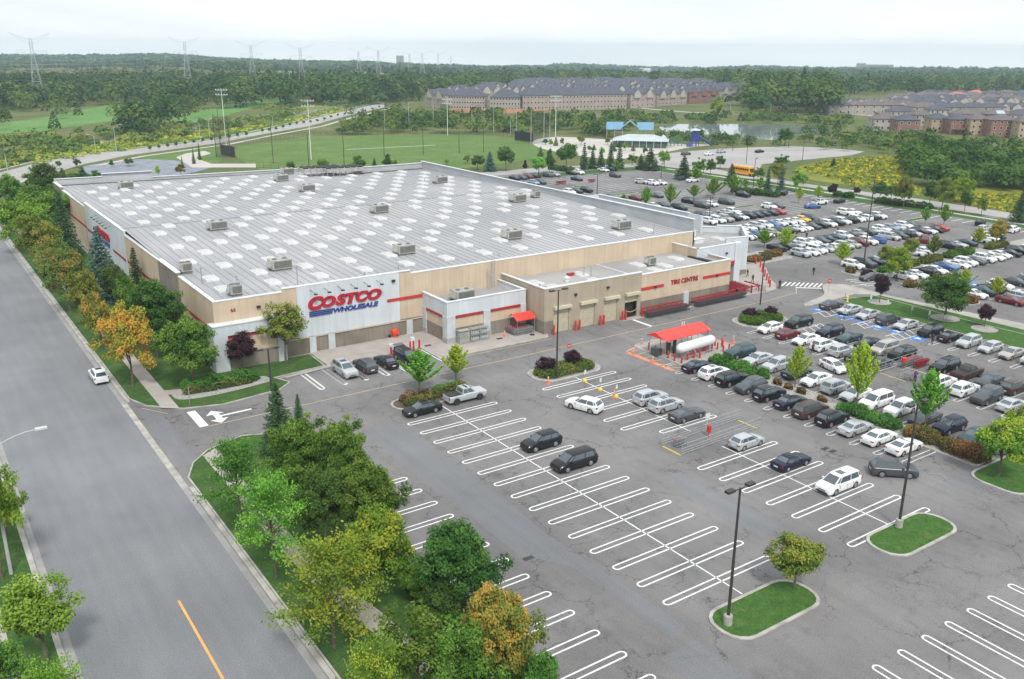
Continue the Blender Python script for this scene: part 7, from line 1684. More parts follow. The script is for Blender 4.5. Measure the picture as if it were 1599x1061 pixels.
block((984, 169.5), (1022, 168), 12, 10, 'pink', GREYROOF, 'pinkish gabled block at the end of the longest row', tg, 4.0, 2, nwin=5)
block((1026, 166.5), (1072, 163.5), 12, 8.5, 'pink', GREYROOF, 'short pinkish row right of the gabled end block', tg, 4.2, 3, nwin=8)
block((1076, 163), (1120, 160), 12, 8.5, 'red', GREYROOF, 'reddish row behind the lone yellow tree', tg, 4.2, 3, nwin=8)
block((1124, 159), (1168, 155.5), 12, 8.5, 'stone', GREYROOF, 'pale row half hidden by the dark trees at right', tg, 4.2, 3, nwin=7)
i = 0
for ry, xa, xb in ((156, 735, 1150), (150.5, 745, 1160), (146, 800, 1140), (142.5, 800, 1120), (139.5, 815, 1060)):
    x = xa
    while x < xb:
        w_ = rnd.choice((38, 44, 50)); i += 1
        block((x, ry), (x+w_, ry-.5-(x-xa)*.0), 12, 8.0, rnd.choice(('stone', 'pink', 'cream')), GREYROOF, f'grey roofed townhouse row deeper in the estate, row {ORD[[156, 150.5, 146, 142.5, 139.5].index(ry)]} back, {ORD[int((x-xa)//38) if int((x-xa)//38) < 20 else 19]} block', tg, rnd.uniform(3.6, 5), 4 if rnd.random() < .6 else 3, floors=2, nwin=5)
        x += w_+4
# garden fence in front of the rows
a, b = G(702, 177), G(860, 177.5); mb = MB(); d = np.array(b)-np.array(a); L_ = np.linalg.norm(d); c = (np.array(a)+np.array(b))/2
mb.obox((0, 0), math.atan2(d[1], d[0]), L_, .15, 0, 3.0)
k = 0
while k < L_: mb.obox(((k-L_/2)*d[0]/L_, (k-L_/2)*d[1]/L_), math.atan2(d[1], d[0]), .3, .35, 0, 3.3); k += 6
tag(mb.build('garden_fence', pmat('new_timber_fence', (.48, .26, .15), .8, (.38, .20, .12), .3), None, loc=(c[0], c[1], 0)), uniq('long orange brown timber fence below the left townhouse rows'), 'fence')
hg = 'houses on the right'
hs = [ # px of front foot, width m, depth, eaves, wall, roof, rot
 (1386, 206, 15, 11, 6.6, 'cream', BROWNROOF, 'cream walled end house at the left of the brick street', 0),
 (1417, 211, 11, 12, 7.4, 'red', GREYROOF, 'large red brick house with hip roof, leftmost brick one', 0),
 (1466, 207, 9, 11, 7.0, 'tan', GREYROOF, 'orange brick house right of the climbing hedge', 0), (1498, 210, 10, 11, 7.4, 'red', GREYROOF, 'dark red brick house with a raised wooden deck', 1),
 (1528, 212, 9.5, 11, 8.0, 'tan', BROWNROOF, 'tan brick house between the deck house and the tall red one', 0), (1566, 215, 13, 11, 8.4, 'red', BROWNROOF, 'tall red brick house with three window rows', 0), (1603, 218, 9, 11, 8.4, 'tan', BROWNROOF, 'tan brick house cut by the right edge', 0),
 (1410, 192, 16, 11, 6.5, 'cream', GREYROOF, 'grey roofed house behind the cream end house', 0), (1466, 189, 12, 11, 6.5, 'cream', GREYROOF, 'pale house with dark pyramid roof in the second street', 0), (1440, 197, 10, 11, 6.0, 'pink', BROWNROOF, 'low pinkish house between the front and second street', 0),
 (1520, 195, 22, 11, 6.0, 'tan', BROWNROOF, 'long brown roofed house behind the deck house', 0), (1560, 197, 16, 11, 6.5, 'red', BROWNROOF, 'brown roofed house carrying a pale solar panel', 2), (1600, 198, 18, 11, 6.5, 'cream', GREYROOF, 'grey roofed house at the right edge, second street', 0)]
for (px, py, w_, d_, h_, wl, rfm, lbl, dk) in hs:
    a, b = G(px-5, py), G(px+5, py+.35); x, y = G(px, py); d = (b[0]-a[0], b[1]-a[1]); rz_ = math.atan2(-.62, .78)+rnd.uniform(-.03, .03)
    rz_ = -R(38)
    t = house(x+d_*.5*math.sin(-rz_), y+d_*.5*math.cos(rz_), 0, rz_, w_, d_, h_, wl, rfm, lbl, hg, 2.8, 0, max(2, int(w_/3)), 3 if h_ > 7.9 else 2, deck=(dk == 1), chimney=False)
    if dk == 2: mb = MB(); mb.quad((-2, -5.4, 6.85), (2.5, -5.4, 6.85), (2.5, -2.4, 8.45), (-2, -2.4, 8.45)); mb.build('solar_panel', pmat('solar_panel', (.35, .45, .55), .2, (.30, .40, .5)), t)
i = 0
for (ry, xa, xb, st) in ((178.5, 1308, 1440, 26), (173, 1330, 1480, 24), (182, 1440, 1600, 26), (170.5, 1490, 1600, 24), (165.5, 1400, 1600, 24), (161.5, 1420, 1600, 24), (157.5, 1450, 1600, 24)):
    x = xa; j = 0
    while x < xb:
        i += 1; j += 1; gx, gy = G(x, ry); D = math.hypot(gx, gy); rose = (ry == 161.5 and j in (4,)) or (ry == 157.5 and j == 4)
        where = {178.5: 'street before the wood', 173: 'second line before the wood', 182: 'third brick street', 170.5: 'fourth street at right', 165.5: 'fifth street', 161.5: 'sixth street', 157.5: 'last street under the wood'}[ry]
        house(gx, gy, 0, -R(38), rnd.uniform(13, 18), 11, 6.2, rnd.choice(('cream', 'stone', 'tan', 'pink', 'red')), ROSEROOF if rose else rnd.choice((GREYROOF, BROWNROOF, GREYROOF)), f'{"rose roofed" if rose else "small"} house, {ORD[j-1]} from the left in the {where}', hg, 2.8, 2 if rnd.random() < .6 else 0, 3, 2); x += st
yt = [(1480, 190, 'yellow'), (1500, 195, 'green'), (1525, 193, 'green'), (1385, 184, 'deep'), (1400, 182, 'green'), (1445, 196, 'deep'), (1370, 188, 'green'), (1450, 212, 'deep'), (1510, 215, 'deep'), (1425, 168, 'yellow'), (1465, 170, 'green'), (1540, 180, 'green')]
for j, (px, py, l_) in enumerate(yt): tree('fmaple', px, py, py-rnd.uniform(9, 14), rnd.uniform(12, 18), l_, None, 'garden trees among the houses on the right', name='tree')['label'] = 'leafy garden tree between the houses on the right'
tree('fmaple', 1120, 187, 146, 22, 'yellow', 'lone tall yellow green tree before the townhouses', 'park trees')
tree('fmaple', 1180, 181, 142, 40, 'deep', 'wide dark tree in front of the last townhouses', 'park trees')
# white farm buildings, tower block far off
for px, D, w_, h_, nm, lbl, ty in ((548, 2000, 30, 9, 'farmhouse', 'white farm building on the distant green rise', 103.5), (527, 2050, 12, 7, 'farmhouse', 'small white shed left of the distant farm', 104), (563, 2010, 16, 8, 'farmhouse', 'pale barn right of the distant farm', 105), (1007, 2500, 26, 9, 'farmhouse', 'white house on the distant wooded hill', 107),
                              (621, 3800, 30, 70, 'tower_block', 'grey tower block on the skyline among the pylons', 87), (1345, 3900, 34, 24, 'tower_block', 'pale blue block on the right skyline, smaller', 99), (1372, 3900, 110, 16, 'tower_block', 'long pale blue block on the right skyline', 101)):
    a = YAW+math.atan((px-CX)*math.cos(PITCH)/F_PX); x, y = D*math.sin(a), D*math.cos(a)
    lo, hi = -150, 150
    for _ in range(40):
        m_ = (lo+hi)/2
        if PXY(x, y, m_)[1] > ty: lo = m_
        else: hi = m_
    zt = lo; t = empty(nm, (x, y, zt-h_), -a, uniq(lbl), 'building' if nm == 'tower_block' else 'farmhouse')
    mb = MB(); mb.box(-w_/2, w_/2, -7, 7, -14, h_*(.62 if nm == 'farmhouse' else 1)); mb.build('wall', M_TRIMW if nm == 'farmhouse' else BRK['stone'], t)
    if nm == 'farmhouse': mb = MB(); z1 = h_*.62; mb.quad((-w_/2-1, -8, z1), (w_/2+1, -8, z1), (w_/2+1, 0, h_), (-w_/2-1, 0, h_)); mb.quad((w_/2+1, 8, z1), (-w_/2-1, 8, z1), (-w_/2-1, 0, h_), (w_/2+1, 0, h_)); mb.build('roof', pmat('pale_tin_roof', (.5, .5, .5)), t)
    else:
        mb = MB(); z = 4
        while z < h_-2: mb.box(-w_/2-.1, w_/2+.1, -7.15, -7.01, z, z+1.4); z += 3.4
        mb.build('window_band', M_GLASS, t)

# ================================================================ STREET FURNITURE AND PROPS
M_LAMP = pmat('dark_bronze_pole', (.045, .042, .04), .5, (.03, .028, .027), 1.5); M_GALV = pmat('galvanised_pole', (.40, .42, .43), .5, (.34, .35, .36), 1.5)
M_LENS = pmat('lamp_lens', (.55, .56, .56), .25)
def lot_lamp(px, py, ty, label, heads=((1, 0), (-1, 0)), base=True, r=.11, z=0.0, group='tall lamps of the car park'):
    x, y = G(px, py, z); Ht = height_at(x, y, ty)-z; t = empty('lamp_post', (x, y, z), 0, uniq(label), 'lamp post', group)
    if base: mb = MB(); mb.lathe([(.34, 0), (.34, .85), (.28, .92), (.0, .92)], n=14); mb.build('concrete_base', MT['kerb'], t)
    mb = MB(); mb.tube((0, 0, 0), (0, 0, Ht), r*1.25, r*.75, n=10); 
    for dx, dy in heads: mb.tube((0, 0, Ht-.12), (dx*.75, dy*.75, Ht-.02), .045, n=6)
    mb.build('pole', M_LAMP, t)
    for dx, dy in heads:
        mb = MB(); mb.obox((dx*1.05, dy*1.05), math.atan2(dy, dx), .75, .42, Ht-.08, Ht+.12); h = mb.build('lamp_head', M_LAMP, t)
        mb = MB(); mb.obox((dx*1.05, dy*1.05), math.atan2(dy, dx), .55, .32, Ht-.10, Ht-.081); mb.build('lens', M_LENS, h)
    return t
lot_lamp(1136, 976, 762, 'tall dark twin headed lamp post in a concrete base on the tree island'); lot_lamp(1403, 824, 630, 'tall dark lamp post in a concrete base on the plain grass island')
lot_lamp(869, 592, 453, 'dark twin headed lamp post in the oval hedge before the roller doors', base=False); lot_lamp(1187, 476, 394, 'dark lamp post in the green oval hedge near the store entrance', base=False)
lot_lamp(1348, 418, 292, 'very tall dark lamp post in the purple clipped shrubs', base=False); lot_lamp(424, 612, 545, 'dark lamp post before the store corner pier', base=False)
lot_lamp(932, 313, 272, 'lamp post behind the roof parapet in the far car park', base=False); lot_lamp(1107, 349, 305, 'lamp post rising from the cars left of the entrance wing', base=False)
for px, py, ty, lb in ((955, 258, 215, 'thin lamp post by the five spruces'), (1032, 283, 256, 'thin lamp post on a grass sliver beside white cars'), (1165, 256, 222, 'thin park lamp post near the school bus'), (1175, 303, 248, 'thin lamp post on the verge right of the bus'),
                       (1144, 236, 205, 'lamp post at the upper edge of the park car park'), (1253, 250, 216, 'lamp post at the lower right of the park car park'), (1231, 231, 212, 'lamp post at the far edge of the park car park'), (1361, 320, 272, 'lamp post on the right verge before the goldenrod')):
    lot_lamp(px, py, ty, lb, heads=((.8, .3),), base=False, r=.10, group='lamps around the park')
def street_lamp(px, py, ty, hx, label, two=False, xy=None, arm=None, z=0.0):
    x, y = xy if xy else G(px, py, z); Ht = height_at(x, y, ty)-z; t = empty('street_lamp', (x, y, z), 0, uniq(label), 'street lamp', 'grey street lamps')
    mb = MB(); mb.tube((0, 0, 0), (0, 0, Ht*.93), .15, .09, n=8); d = np.array(arm if arm else (hx, 0.0), float); n = 5; p = (0, 0, Ht*.93)
    for k in range(1, n+1): q = (d[0]*k/n, d[1]*k/n, Ht*.93+(Ht*.09)*math.sin(k/n*1.57)); mb.tube(p, q, .05, n=6); p = q
    mb.build('pole', M_GALV, t); mb = MB(); mb.obox((d[0]*1.15, d[1]*1.15), math.atan2(d[1], d[0]), .9, .32, p[2]-.04, p[2]+.12); mb.build('lamp_head', M_LENS, t)
street_lamp(18, 898, 690, 2.0, 'grey street lamp arching over the road at the left edge', arm=(3.4, -.2))
for px, py, ty, hx, lb in ((12, 268, 240, -2, 'grey street lamp on the road bend at the left edge'), (150, 240, 211, -2, 'grey street lamp left of the right one by the railway'), (182, 237, 196, 2.4, 'tall grey street lamp right of its neighbour by the railway'), (313, 219, 191, -1.5, 'street lamp, left of the pair at the cross road'),
                           (328, 218, 187, 1.5, 'street lamp, right of the pair at the cross road'), (427, 210, 180, -2, 'street lamp near the tall floodlight, curved arm left'), (510, 186, 158, 2, 'street lamp on the far road beside the wood'), (573, 163, 143, 2, 'far street lamp at the road top, left'), (627, 156, 140, -2, 'far street lamp at the road top, left of a pair'), (634, 156, 141, 2, 'far street lamp at the road top, right of a pair'),
                           (1140, 176, 161, -2, 'street lamp across the pond path'), (1331, 182, 161, 1.5, 'street lamp before the pale end houses'), (1203, 178, 163, 1, 'street lamp under the bright wood')):
    street_lamp(px, py, ty, hx, lb)
def flood(px, py, ty, label):
    x, y = G(px, py); Ht = height_at(x, y, ty); t = empty('floodlight_mast', (x, y, 0), -YAW, uniq(label), 'floodlight', 'floodlight masts of the sports pitch')
    mb = MB(); mb.tube((0, 0, 0), (0, 0, Ht), .19, .11, n=10); mb.tube((-2.4, 0, Ht-.3), (2.4, 0, Ht-.3), .09, n=6); mb.tube((-2.4, 0, Ht-2.2), (2.4, 0, Ht-2.2), .09, n=6); mb.build('mast', MT['whitem'], t)
    for zz in (Ht-.2, Ht-2.1):
        for k in range(5): mb = MB(); mb.obox((-2.2+k*1.1, -.2), 0, .45, .3, zz, zz+.42); mb.build('floodlight', M_LENS, t)
flood(486, 250, 157, 'tall white floodlight mast before the pitch at left'); flood(699, 212, 155, 'white floodlight mast at the far side of the pitch'); flood(867, 225, 150, 'white floodlight mast at the right end of the pitch'); flood(354, 236, 140, 'floodlight mast behind the black backstop netting')
# netting poles around the pitch
net_px = [(338, 246, 178), (345, 238, 170), (360, 246, 182), (427, 256, 195), (483, 268, 210), (538, 266, 204), (600, 244, 186), (661, 242, 200), (717, 240, 206), (755, 238, 196), (558, 205, 165), (601, 205, 168), (639, 206, 160), (677, 206, 158), (737, 208, 172), (771, 209, 168), (797, 212, 186), (806, 216, 168), (829, 226, 175), (849, 224, 168), (858, 222, 172)]
for i, (px, py, ty) in enumerate(net_px):
    x, y = G(px, py); Ht = height_at(x, y, ty); mb = MB(); mb.tube((0, 0, 0), (0, 0, Ht), .14, .10, n=6); tag(mb.build('netting_pole', M_LAMP if i < 10 else M_GALV, None, loc=(x, y, 0)), 'thin tall netting pole standing round the sports pitch', 'netting pole', 'netting poles round the sports pitch')
nm_, ntn, nb_, no_ = nmat('netting'); ntn.nodes.remove(nb_); tb = N(ntn, 'ShaderNodeBsdfTransparent'); db = N(ntn, 'ShaderNodeBsdfDiffuse'); db.inputs[0].default_value = (.06, .06, .06, 1); mxs = N(ntn, 'ShaderNodeMixShader'); mxs.inputs[0].default_value = .30
ntn.links.new(tb.outputs[0], mxs.inputs[1]); ntn.links.new(db.outputs[0], mxs.inputs[2]); ntn.links.new(mxs.outputs[0], no_.inputs[0])
def net(pa, pb, ta, tb_, label, mat=nm_, zb=0.0, cat='netting'):
    a, b = G(*pa), G(*pb); ha, hb = height_at(*a, ta), height_at(*b, tb_); d = np.array([b[0]-a[0], b[1]-a[1]]); n = np.array([-d[1], d[0]])/np.linalg.norm(d)*.03
    mb = MB(); mb.quad((a[0], a[1], zb), (b[0], b[1], zb), (b[0], b[1], hb), (a[0], a[1], ha)); tag(mb.build('safety_netting', mat), uniq(label), cat)
net((338, 246), (361, 246), 180, 182, 'grey see through netting beside the left floodlight'); net((829, 226), (858, 222), 175, 172, 'see through netting at the right end of the pitch')
M_BLK = pmat('black_mesh_screen', (.02, .02, .022), .9)
for pa, pb, ta, tb_, lb in (((346, 243), (367, 247), 226, 230, 'black windscreen netting at the left of the pitch'), ((804, 220), (832, 223), 205, 206, 'black scoreboard like screen at the right end of the pitch')):
    a, b = G(*pa), G(*pb); ha = height_at(*a, ta); d = np.array(b)-np.array(a); c = (np.array(a)+np.array(b))/2; mb = MB(); mb.obox((0, 0), math.atan2(d[1], d[0]), np.linalg.norm(d), .3, .3, ha); tag(mb.build('screen', M_BLK, None, loc=(c[0], c[1], 0)), uniq(lb), 'screen')
def fence_line(pxs, h_, lbl, step=3.0):
    pts = [G(*p) for p in pxs]; mb = MB()
    for a, b in zip(pts, pts[1:]):
        L_ = math.hypot(b[0]-a[0], b[1]-a[1]); n = max(1, int(L_/step))
        for k in range(n): t = k/n; mb.tube((a[0]+(b[0]-a[0])*t, a[1]+(b[1]-a[1])*t, 0), (a[0]+(b[0]-a[0])*t, a[1]+(b[1]-a[1])*t, h_), .05, n=4)
        for z in (h_, h_*.5, .1): mb.tube((*a, z), (*b, z), .04, n=4)
    tag(mb.build('pitch_fence', M_LAMP), uniq(lbl), 'fence')
fence_line([(362, 233), (400, 222), (480, 212.5), (560, 209.5), (700, 209), (780, 212), (836, 220)], 1.6, 'low dark fence along the far side of the pitch'); fence_line([(400, 262), (520, 268)], 2.0, 'dark fence behind the store parapet')
# park: pavilion, tent, playground
M_BLUER = pmat('blue_metal_roof', (.13, .27, .40), .5, (.11, .235, .35), .5)
def rot(p, a): return (p[0]*math.cos(a)-p[1]*math.sin(a), p[0]*math.sin(a)+p[1]*math.cos(a))
x, y = G(983, 215); pv = empty('pavilion', (x, y, 0), -YAW-.12, uniq('park pavilion with three bright blue pitched roofs'), 'pavilion')
for k, (cx, w_, h_, yy) in enumerate(((-7.3, 8.2, 4.8, 0), (0, 7.0, 5.8, 0), (7.3, 8.0, 4.6, 0))):
    mb = MB()
    if k == 1:
        for s in (-1, 1): mb.quad(*[(cx+a, b, c) for a, b, c in (((0, -4.5, 8.0), (s*4.2, -4.5, 4.6), (s*4.2, 4.5, 4.6), (0, 4.5, 8.0)) if s > 0 else ((s*4.2, -4.5, 4.6), (0, -4.5, 8.0), (0, 4.5, 8.0), (s*4.2, 4.5, 4.6)))])
    else:
        mb.quad((cx-w_/2, -4.2, 4.0), (cx+w_/2, -4.2, 4.0), (cx+w_/2, 0, 7.3), (cx-w_/2, 0, 7.3)); mb.quad((cx+w_/2, 4.2, 4.0), (cx-w_/2, 4.2, 4.0), (cx-w_/2, 0, 7.3), (cx+w_/2, 0, 7.3))
    mb.build('roof', M_BLUER, pv)
mb = MB()
for cx in (-11, -7.3, -3.6, 3.6, 7.3, 11):
    for cy in (-3.8, 3.8): mb.tube((cx, cy, 0), (cx, cy, 4.6), .16, n=6)
mb.build('posts', BRK['cream'], pv)
M_CANV = pmat('pale_blue_canvas', (.42, .47, .48), .6, (.36, .41, .42), .3)
a, b = G(963, 229), G(1040, 231); cxy = ((a[0]+b[0])/2, (a[1]+b[1])/2); d = np.array(b)-np.array(a)
tn = empty('covered_rink', (cxy[0]+2, cxy[1]+3, 0), math.atan2(d[1], d[0]), uniq('long pale blue hipped canopy over the park rink'), 'canopy'); w_, d_ = 25, 15
mb = MB(); e = [(-w_/2, -d_/2, 2.9), (w_/2, -d_/2, 2.9), (w_/2, d_/2, 2.9), (-w_/2, d_/2, 2.9)]; r0, r1 = (-w_/2+7, 0, 5.2), (w_/2-7, 0, 5.2); mb.quad(e[0], e[1], r1, r0); mb.quad(e[2], e[3], r0, r1); mb.poly([e[1], e[2], r1]); mb.poly([e[3], e[0], r0]); mb.build('roof', M_CANV, tn)
mb = MB(); mb.box(-w_/2+1, w_/2-1, -d_/2+.8, -d_/2+.95, 0, 2.6); mb.box(-w_/2+1, w_/2-1, d_/2-.95, d_/2-.8, 0, 2.6); mb.build('side_screen', pmat('green_screen', (.05, .09, .07), .8), tn)
mb = MB()
for k in range(9):
    for s in (-1, 1): mb.tube((-w_/2+k*w_/8, s*(d_/2-.3), 0), (-w_/2+k*w_/8, s*(d_/2-.3), 3.0), .1, n=6)
mb.build('posts', MT['whitem'], tn)
x, y = G(1084, 229); pg = empty('play_tower', (x, y, 0), -YAW, uniq('dark blue play tower with a long tube slide'), 'play tower')
mb = MB()
for a_ in range(6): mb.tube((1.8*math.cos(a_), 1.8*math.sin(a_), 0), (1.5*math.cos(a_), 1.5*math.sin(a_), 6.5), .16, n=6)
mb.lathe([(1.9, 2.2), (1.9, 4.2), (1.6, 4.4)], n=8); mb.lathe([(1.7, 4.6), (1.7, 6.4), (1.2, 6.6)], n=8); mb.build('tower', MT['blue'], pg)
mb = MB(); mb.lathe([(2.5, 7.0), (2.4, 7.2), (.0, 8.0)], n=10); mb.build('roof', M_CANV, pg)
mb = MB(); p = (1.6, 0, 4.6)
for k in range(1, 9): q = (1.6+k*.8, -.3*math.sin(k*.6), 4.6-.52*k); mb.tube(p, q, .45, n=8); p = q
mb.build('tube_slide', MT['blue'], pg)
mb = MB()
for k in range(5): mb.tube((-3.5+k*.5, -2, 0), (-3.5+k*.5, -1.2, 1.6), .3, n=6)
mb.build('climbing_blocks', MT['navy'] if 'navy' in MT else MT['blue'], pg)
M_GREENP = pmat('green_play_paint', (.06, .20, .14), .5)
for i, (px, py, lb) in enumerate(((1030, 228, 'green climbing frame with two pale peaked roofs'), (1050, 228.5, 'low green and blue climbing frame beside the play tower'))):
    x, y = G(px, py); c = empty('climbing_frame', (x, y, 0), -YAW, uniq(lb), 'climbing frame'); mb = MB()
    for k in range(6):
        mb.tube((-4+k*1.6, -1, 0), (-4+k*1.6, -1, 3.4), .1, n=6); mb.tube((-4+k*1.6, 1, 0), (-4+k*1.6, 1, 3.4), .1, n=6); mb.tube((-4+k*1.6, -1, 3.2), (-4+k*1.6, 1, 3.2), .08, n=6)
    mb.tube((-4, -1, 3.2), (4, -1, 3.2), .08, n=6); mb.tube((-4, 1, 1.4), (4, 1, 1.4), .08, n=6); mb.box(-2, 1, -1, 1, 1.5, 1.65); mb.build('frame', M_GREENP, c)
    if i == 0:
        for sx in (-2.5, 1.5): mb = MB(); mb.lathe([(1.5, 3.6), (.0, 5.0)], (sx, 0), 6); mb.build('roof', M_CANV, c)
# ---- bollards
BOLM = MB(); BOLM.lathe([(.12, 0), (.12, 1.05), (.09, 1.14), (.0, 1.17)], n=10); BOL = BOLM.mesh('bollard', MT['red'])
def bollard(x, y, label, group, z=0.0, s=1.0): o = link('bollard', BOL, None, (x, y, z)); o.scale = (s*1.25, s*1.25, s*1.25); tag(o, label, 'bollard', group); return o
for i, (px, py) in enumerate(((1180, 413), (1187, 418), (1190, 425.5), (1194, 432), (1197, 438), (1200, 443), (1202, 449), (1191, 422), (1173, 457))):
    gx, gy = G(px, py, .02); bollard(gx, gy, uniq('single red bollard standing apart near the shopper with a trolley') if i == 8 else 'slim red bollard in the curved line before the store entrance', None if i == 8 else 'red bollards before the entrance', .02)
for i, (px, py) in enumerate(((1013, 547), (1023, 552), (1032.5, 556), (1043, 561), (1053, 565), (1064, 569), (1073.5, 563.5), (1083.5, 560.5), (1092.5, 560.5), (1101.5, 551.5), (1111.5, 549), (1120, 547), (1128, 543.5), (1127, 540), (1138, 549), (1116.5, 541), (1129, 551))):
    gx, gy = G(px, py); bollard(gx, gy, 'stout red bollard guarding the white propane tank', 'red bollards round the propane tank', 0, .82)
for i, x in enumerate((79.7, 83.9, 84.7, 88.9, 89.6, 93.5, 94.2, 97.8)): bollard(x, 104.5, 'red guard post beside a beige roller door', 'red posts between the roller doors', 0, 1.15)
for i, (px, py) in enumerate(((611, 557), (641, 548), (646, 547), (655, 545))): gx, gy = G(px, py, .12); bollard(gx, gy, 'red post at the storefront charging bay', 'red posts at the storefront bay', .12)
mb = MB(); mb.box(-.3, .3, -.2, .2, 0, 1.4); mb.box(-.2, .2, -.22, -.2, .8, 1.2)
for px, py, lb in ((611, 552, 'white service cabinet behind the open tailgate SUV'), (644, 541, 'white service cabinet between red posts at the storefront')): gx, gy = G(px, py, .12); tag(link('service_cabinet', mb.mesh('service_cabinet', MT['whitem']), None, (gx, gy, .12)), uniq(lb), 'cabinet')
mb = MB(); mb.lathe([(.42, 0), (.48, .55), (.5, 1.05), (.42, 1.2), (.2, 1.3), (.0, 1.32)], n=12); mb.box(-.5, .5, -.62, -.4, .55, .95); gx, gy = G(616, 526, .12); o = tag(mb.build('litter_bin', pmat('orange_red_plastic', (.75, .07, .03), .5), None, loc=(gx, gy, .12)), uniq('orange red bin against the block base of the sign wall'), 'bin')
mb = MB(); mb.lathe([(.2, 0), (.25, .3), (.0, .45)], n=8); gx, gy = G(608.5, 527, .12); tag(mb.build('bag', MT['black'], None, loc=(gx, gy, .12)), uniq('small black bag beside the orange red bin'), 'bag')
# ---- signs
def post_sign(px, py, ty, label, face, w_=.45, hgt=.6, rz_=0.0, txt=None, col=None, z=0.0, round_=False, cat='sign', group=None):
    x, y = G(px, py, z); Ht = height_at(x, y, ty)-z; t = empty('sign_post', (x, y, z), rz_, uniq(label), cat, group); mb = MB(); mb.tube((0, 0, 0), (0, 0, Ht), .035, n=6); mb.build('post', MT['metal'], t)
    mb = MB()
    if round_: mb.tube((0, -.06, Ht-hgt/2), (0, -.04, Ht-hgt/2), w_/2, n=16)
    else: mb.box(-w_/2, w_/2, -.06, -.04, Ht-hgt, Ht)
    f = mb.build('sign_face', face, t)
    if txt == 'bar': mb = MB(); mb.box(-w_*.35, w_*.35, -.068, -.0605, Ht-hgt/2-.06, Ht-hgt/2+.06); mb.build('sign_bar', M_TRIMW, f)
    return t
M_WSIGN = pmat('white_sign_face', (.62, .66, .62), .4); 
post_sign(888, 552, 537, 'red no entry sign between lamp and purple shrub', MT['red'], .6, .6, 0, 'bar'); post_sign(1293, 458, 436, 'red no entry sign at the concrete apron by the crossing', MT['red'], .7, .7, -.3, 'bar', z=.1)
for px, py, ty, lb in ((1359, 473, 461, 'small white sign on the long lawn, first from the hydrant'), (1385, 480, 468.5, 'small white sign on the long lawn, second from the hydrant'), (1423, 491, 478, 'small white sign on the long lawn, third from the hydrant'), (1450, 499, 485.5, 'small white sign on the long lawn before the broad maple'), (1474, 503, 492, 'small white sign at the foot of the broad maple')):
    post_sign(px, py, ty, lb, M_WSIGN, .5, .7, 0, z=.12, group='accessible bay signs')
for px, py, ty, lb in ((297, 634, 605, 'grey edge on sign post at the drive entrance lawn'), (825, 571, 556, 'thin grey sign post left of the oval hedge'), (1319, 467, 458, 'thin grey sign post near the hydrant')): post_sign(px, py, ty, lb, MT['metal'], .12, .5, R(80), z=0)
for i, (px, py, ty) in enumerate(((913, 596, 578), (937, 610, 590.5), (962, 621, 601))):
    x, y = G(px, py); Ht = height_at(x, y, ty); t = empty('sign_post', (x, y, 0), 0, uniq(f'small white sign in a yellow concrete base, {ORD[i]} from the oval hedge'), 'sign', 'yellow based signs'); mb = MB(); mb.lathe([(.30, 0), (.30, .22), (.14, .42), (.0, .45)], n=10); mb.build('base', pmat('yellow_bollard_paint', (.75, .50, .03), .5), t)
    mb = MB(); mb.tube((0, 0, .4), (0, 0, Ht), .03, n=6); mb.build('post', MT['metal'], t); mb = MB(); mb.box(-.16, .16, -.05, -.03, Ht-.55, Ht); mb.build('sign_face', M_WSIGN, t)
M_CONE = pmat('orange_delineator', (.85, .16, .05), .5)
for i, (px, py, lb) in enumerate(((856, 600, 'orange delineator post at the oval island kerb'), (959, 621, 'orange delineator post beside the third yellow base'), (1002, 539, 'orange delineator at the upper corner of the propane paint'), (989, 554, 'orange delineator at the left tip of the propane paint'), (1019, 568, 'orange delineator on the lower edge of the propane paint'), (1145, 535, 'orange delineator at the right end of the propane paint'), (788, 527, 'orange cone by the bay door corner'))):
    x, y = G(px, py); t = empty('delineator_post', (x, y, 0), 0, uniq(lb), 'delineator'); mb = MB(); mb.lathe([(.28, 0), (.28, .06), (.10, .10), (.07, 1.05), (.0, 1.08)], n=10); mb.build('post', M_CONE, t); mb = MB(); mb.lathe([(.085, .82), (.085, 1.02), (.0, 1.03)], n=10); mb.lathe([(.09, .5), (.088, .62)], n=10); mb.build('reflective_band', M_TRIMW, t)
x, y = G(1323, 471.5, .12); t = empty('fire_hydrant', (x, y, .12), 0, uniq('yellow fire hydrant at the tip of the long lawn'), 'hydrant'); mb = MB(); mb.lathe([(.2, 0), (.16, .1), (.15, .75), (.2, .8), (.16, .95), (.0, 1.05)], n=12); mb.tube((-.28, 0, .6), (.28, 0, .6), .08, n=8); mb.build('body', pmat('yellow_hydrant_paint', (.75, .62, .10), .5), t)
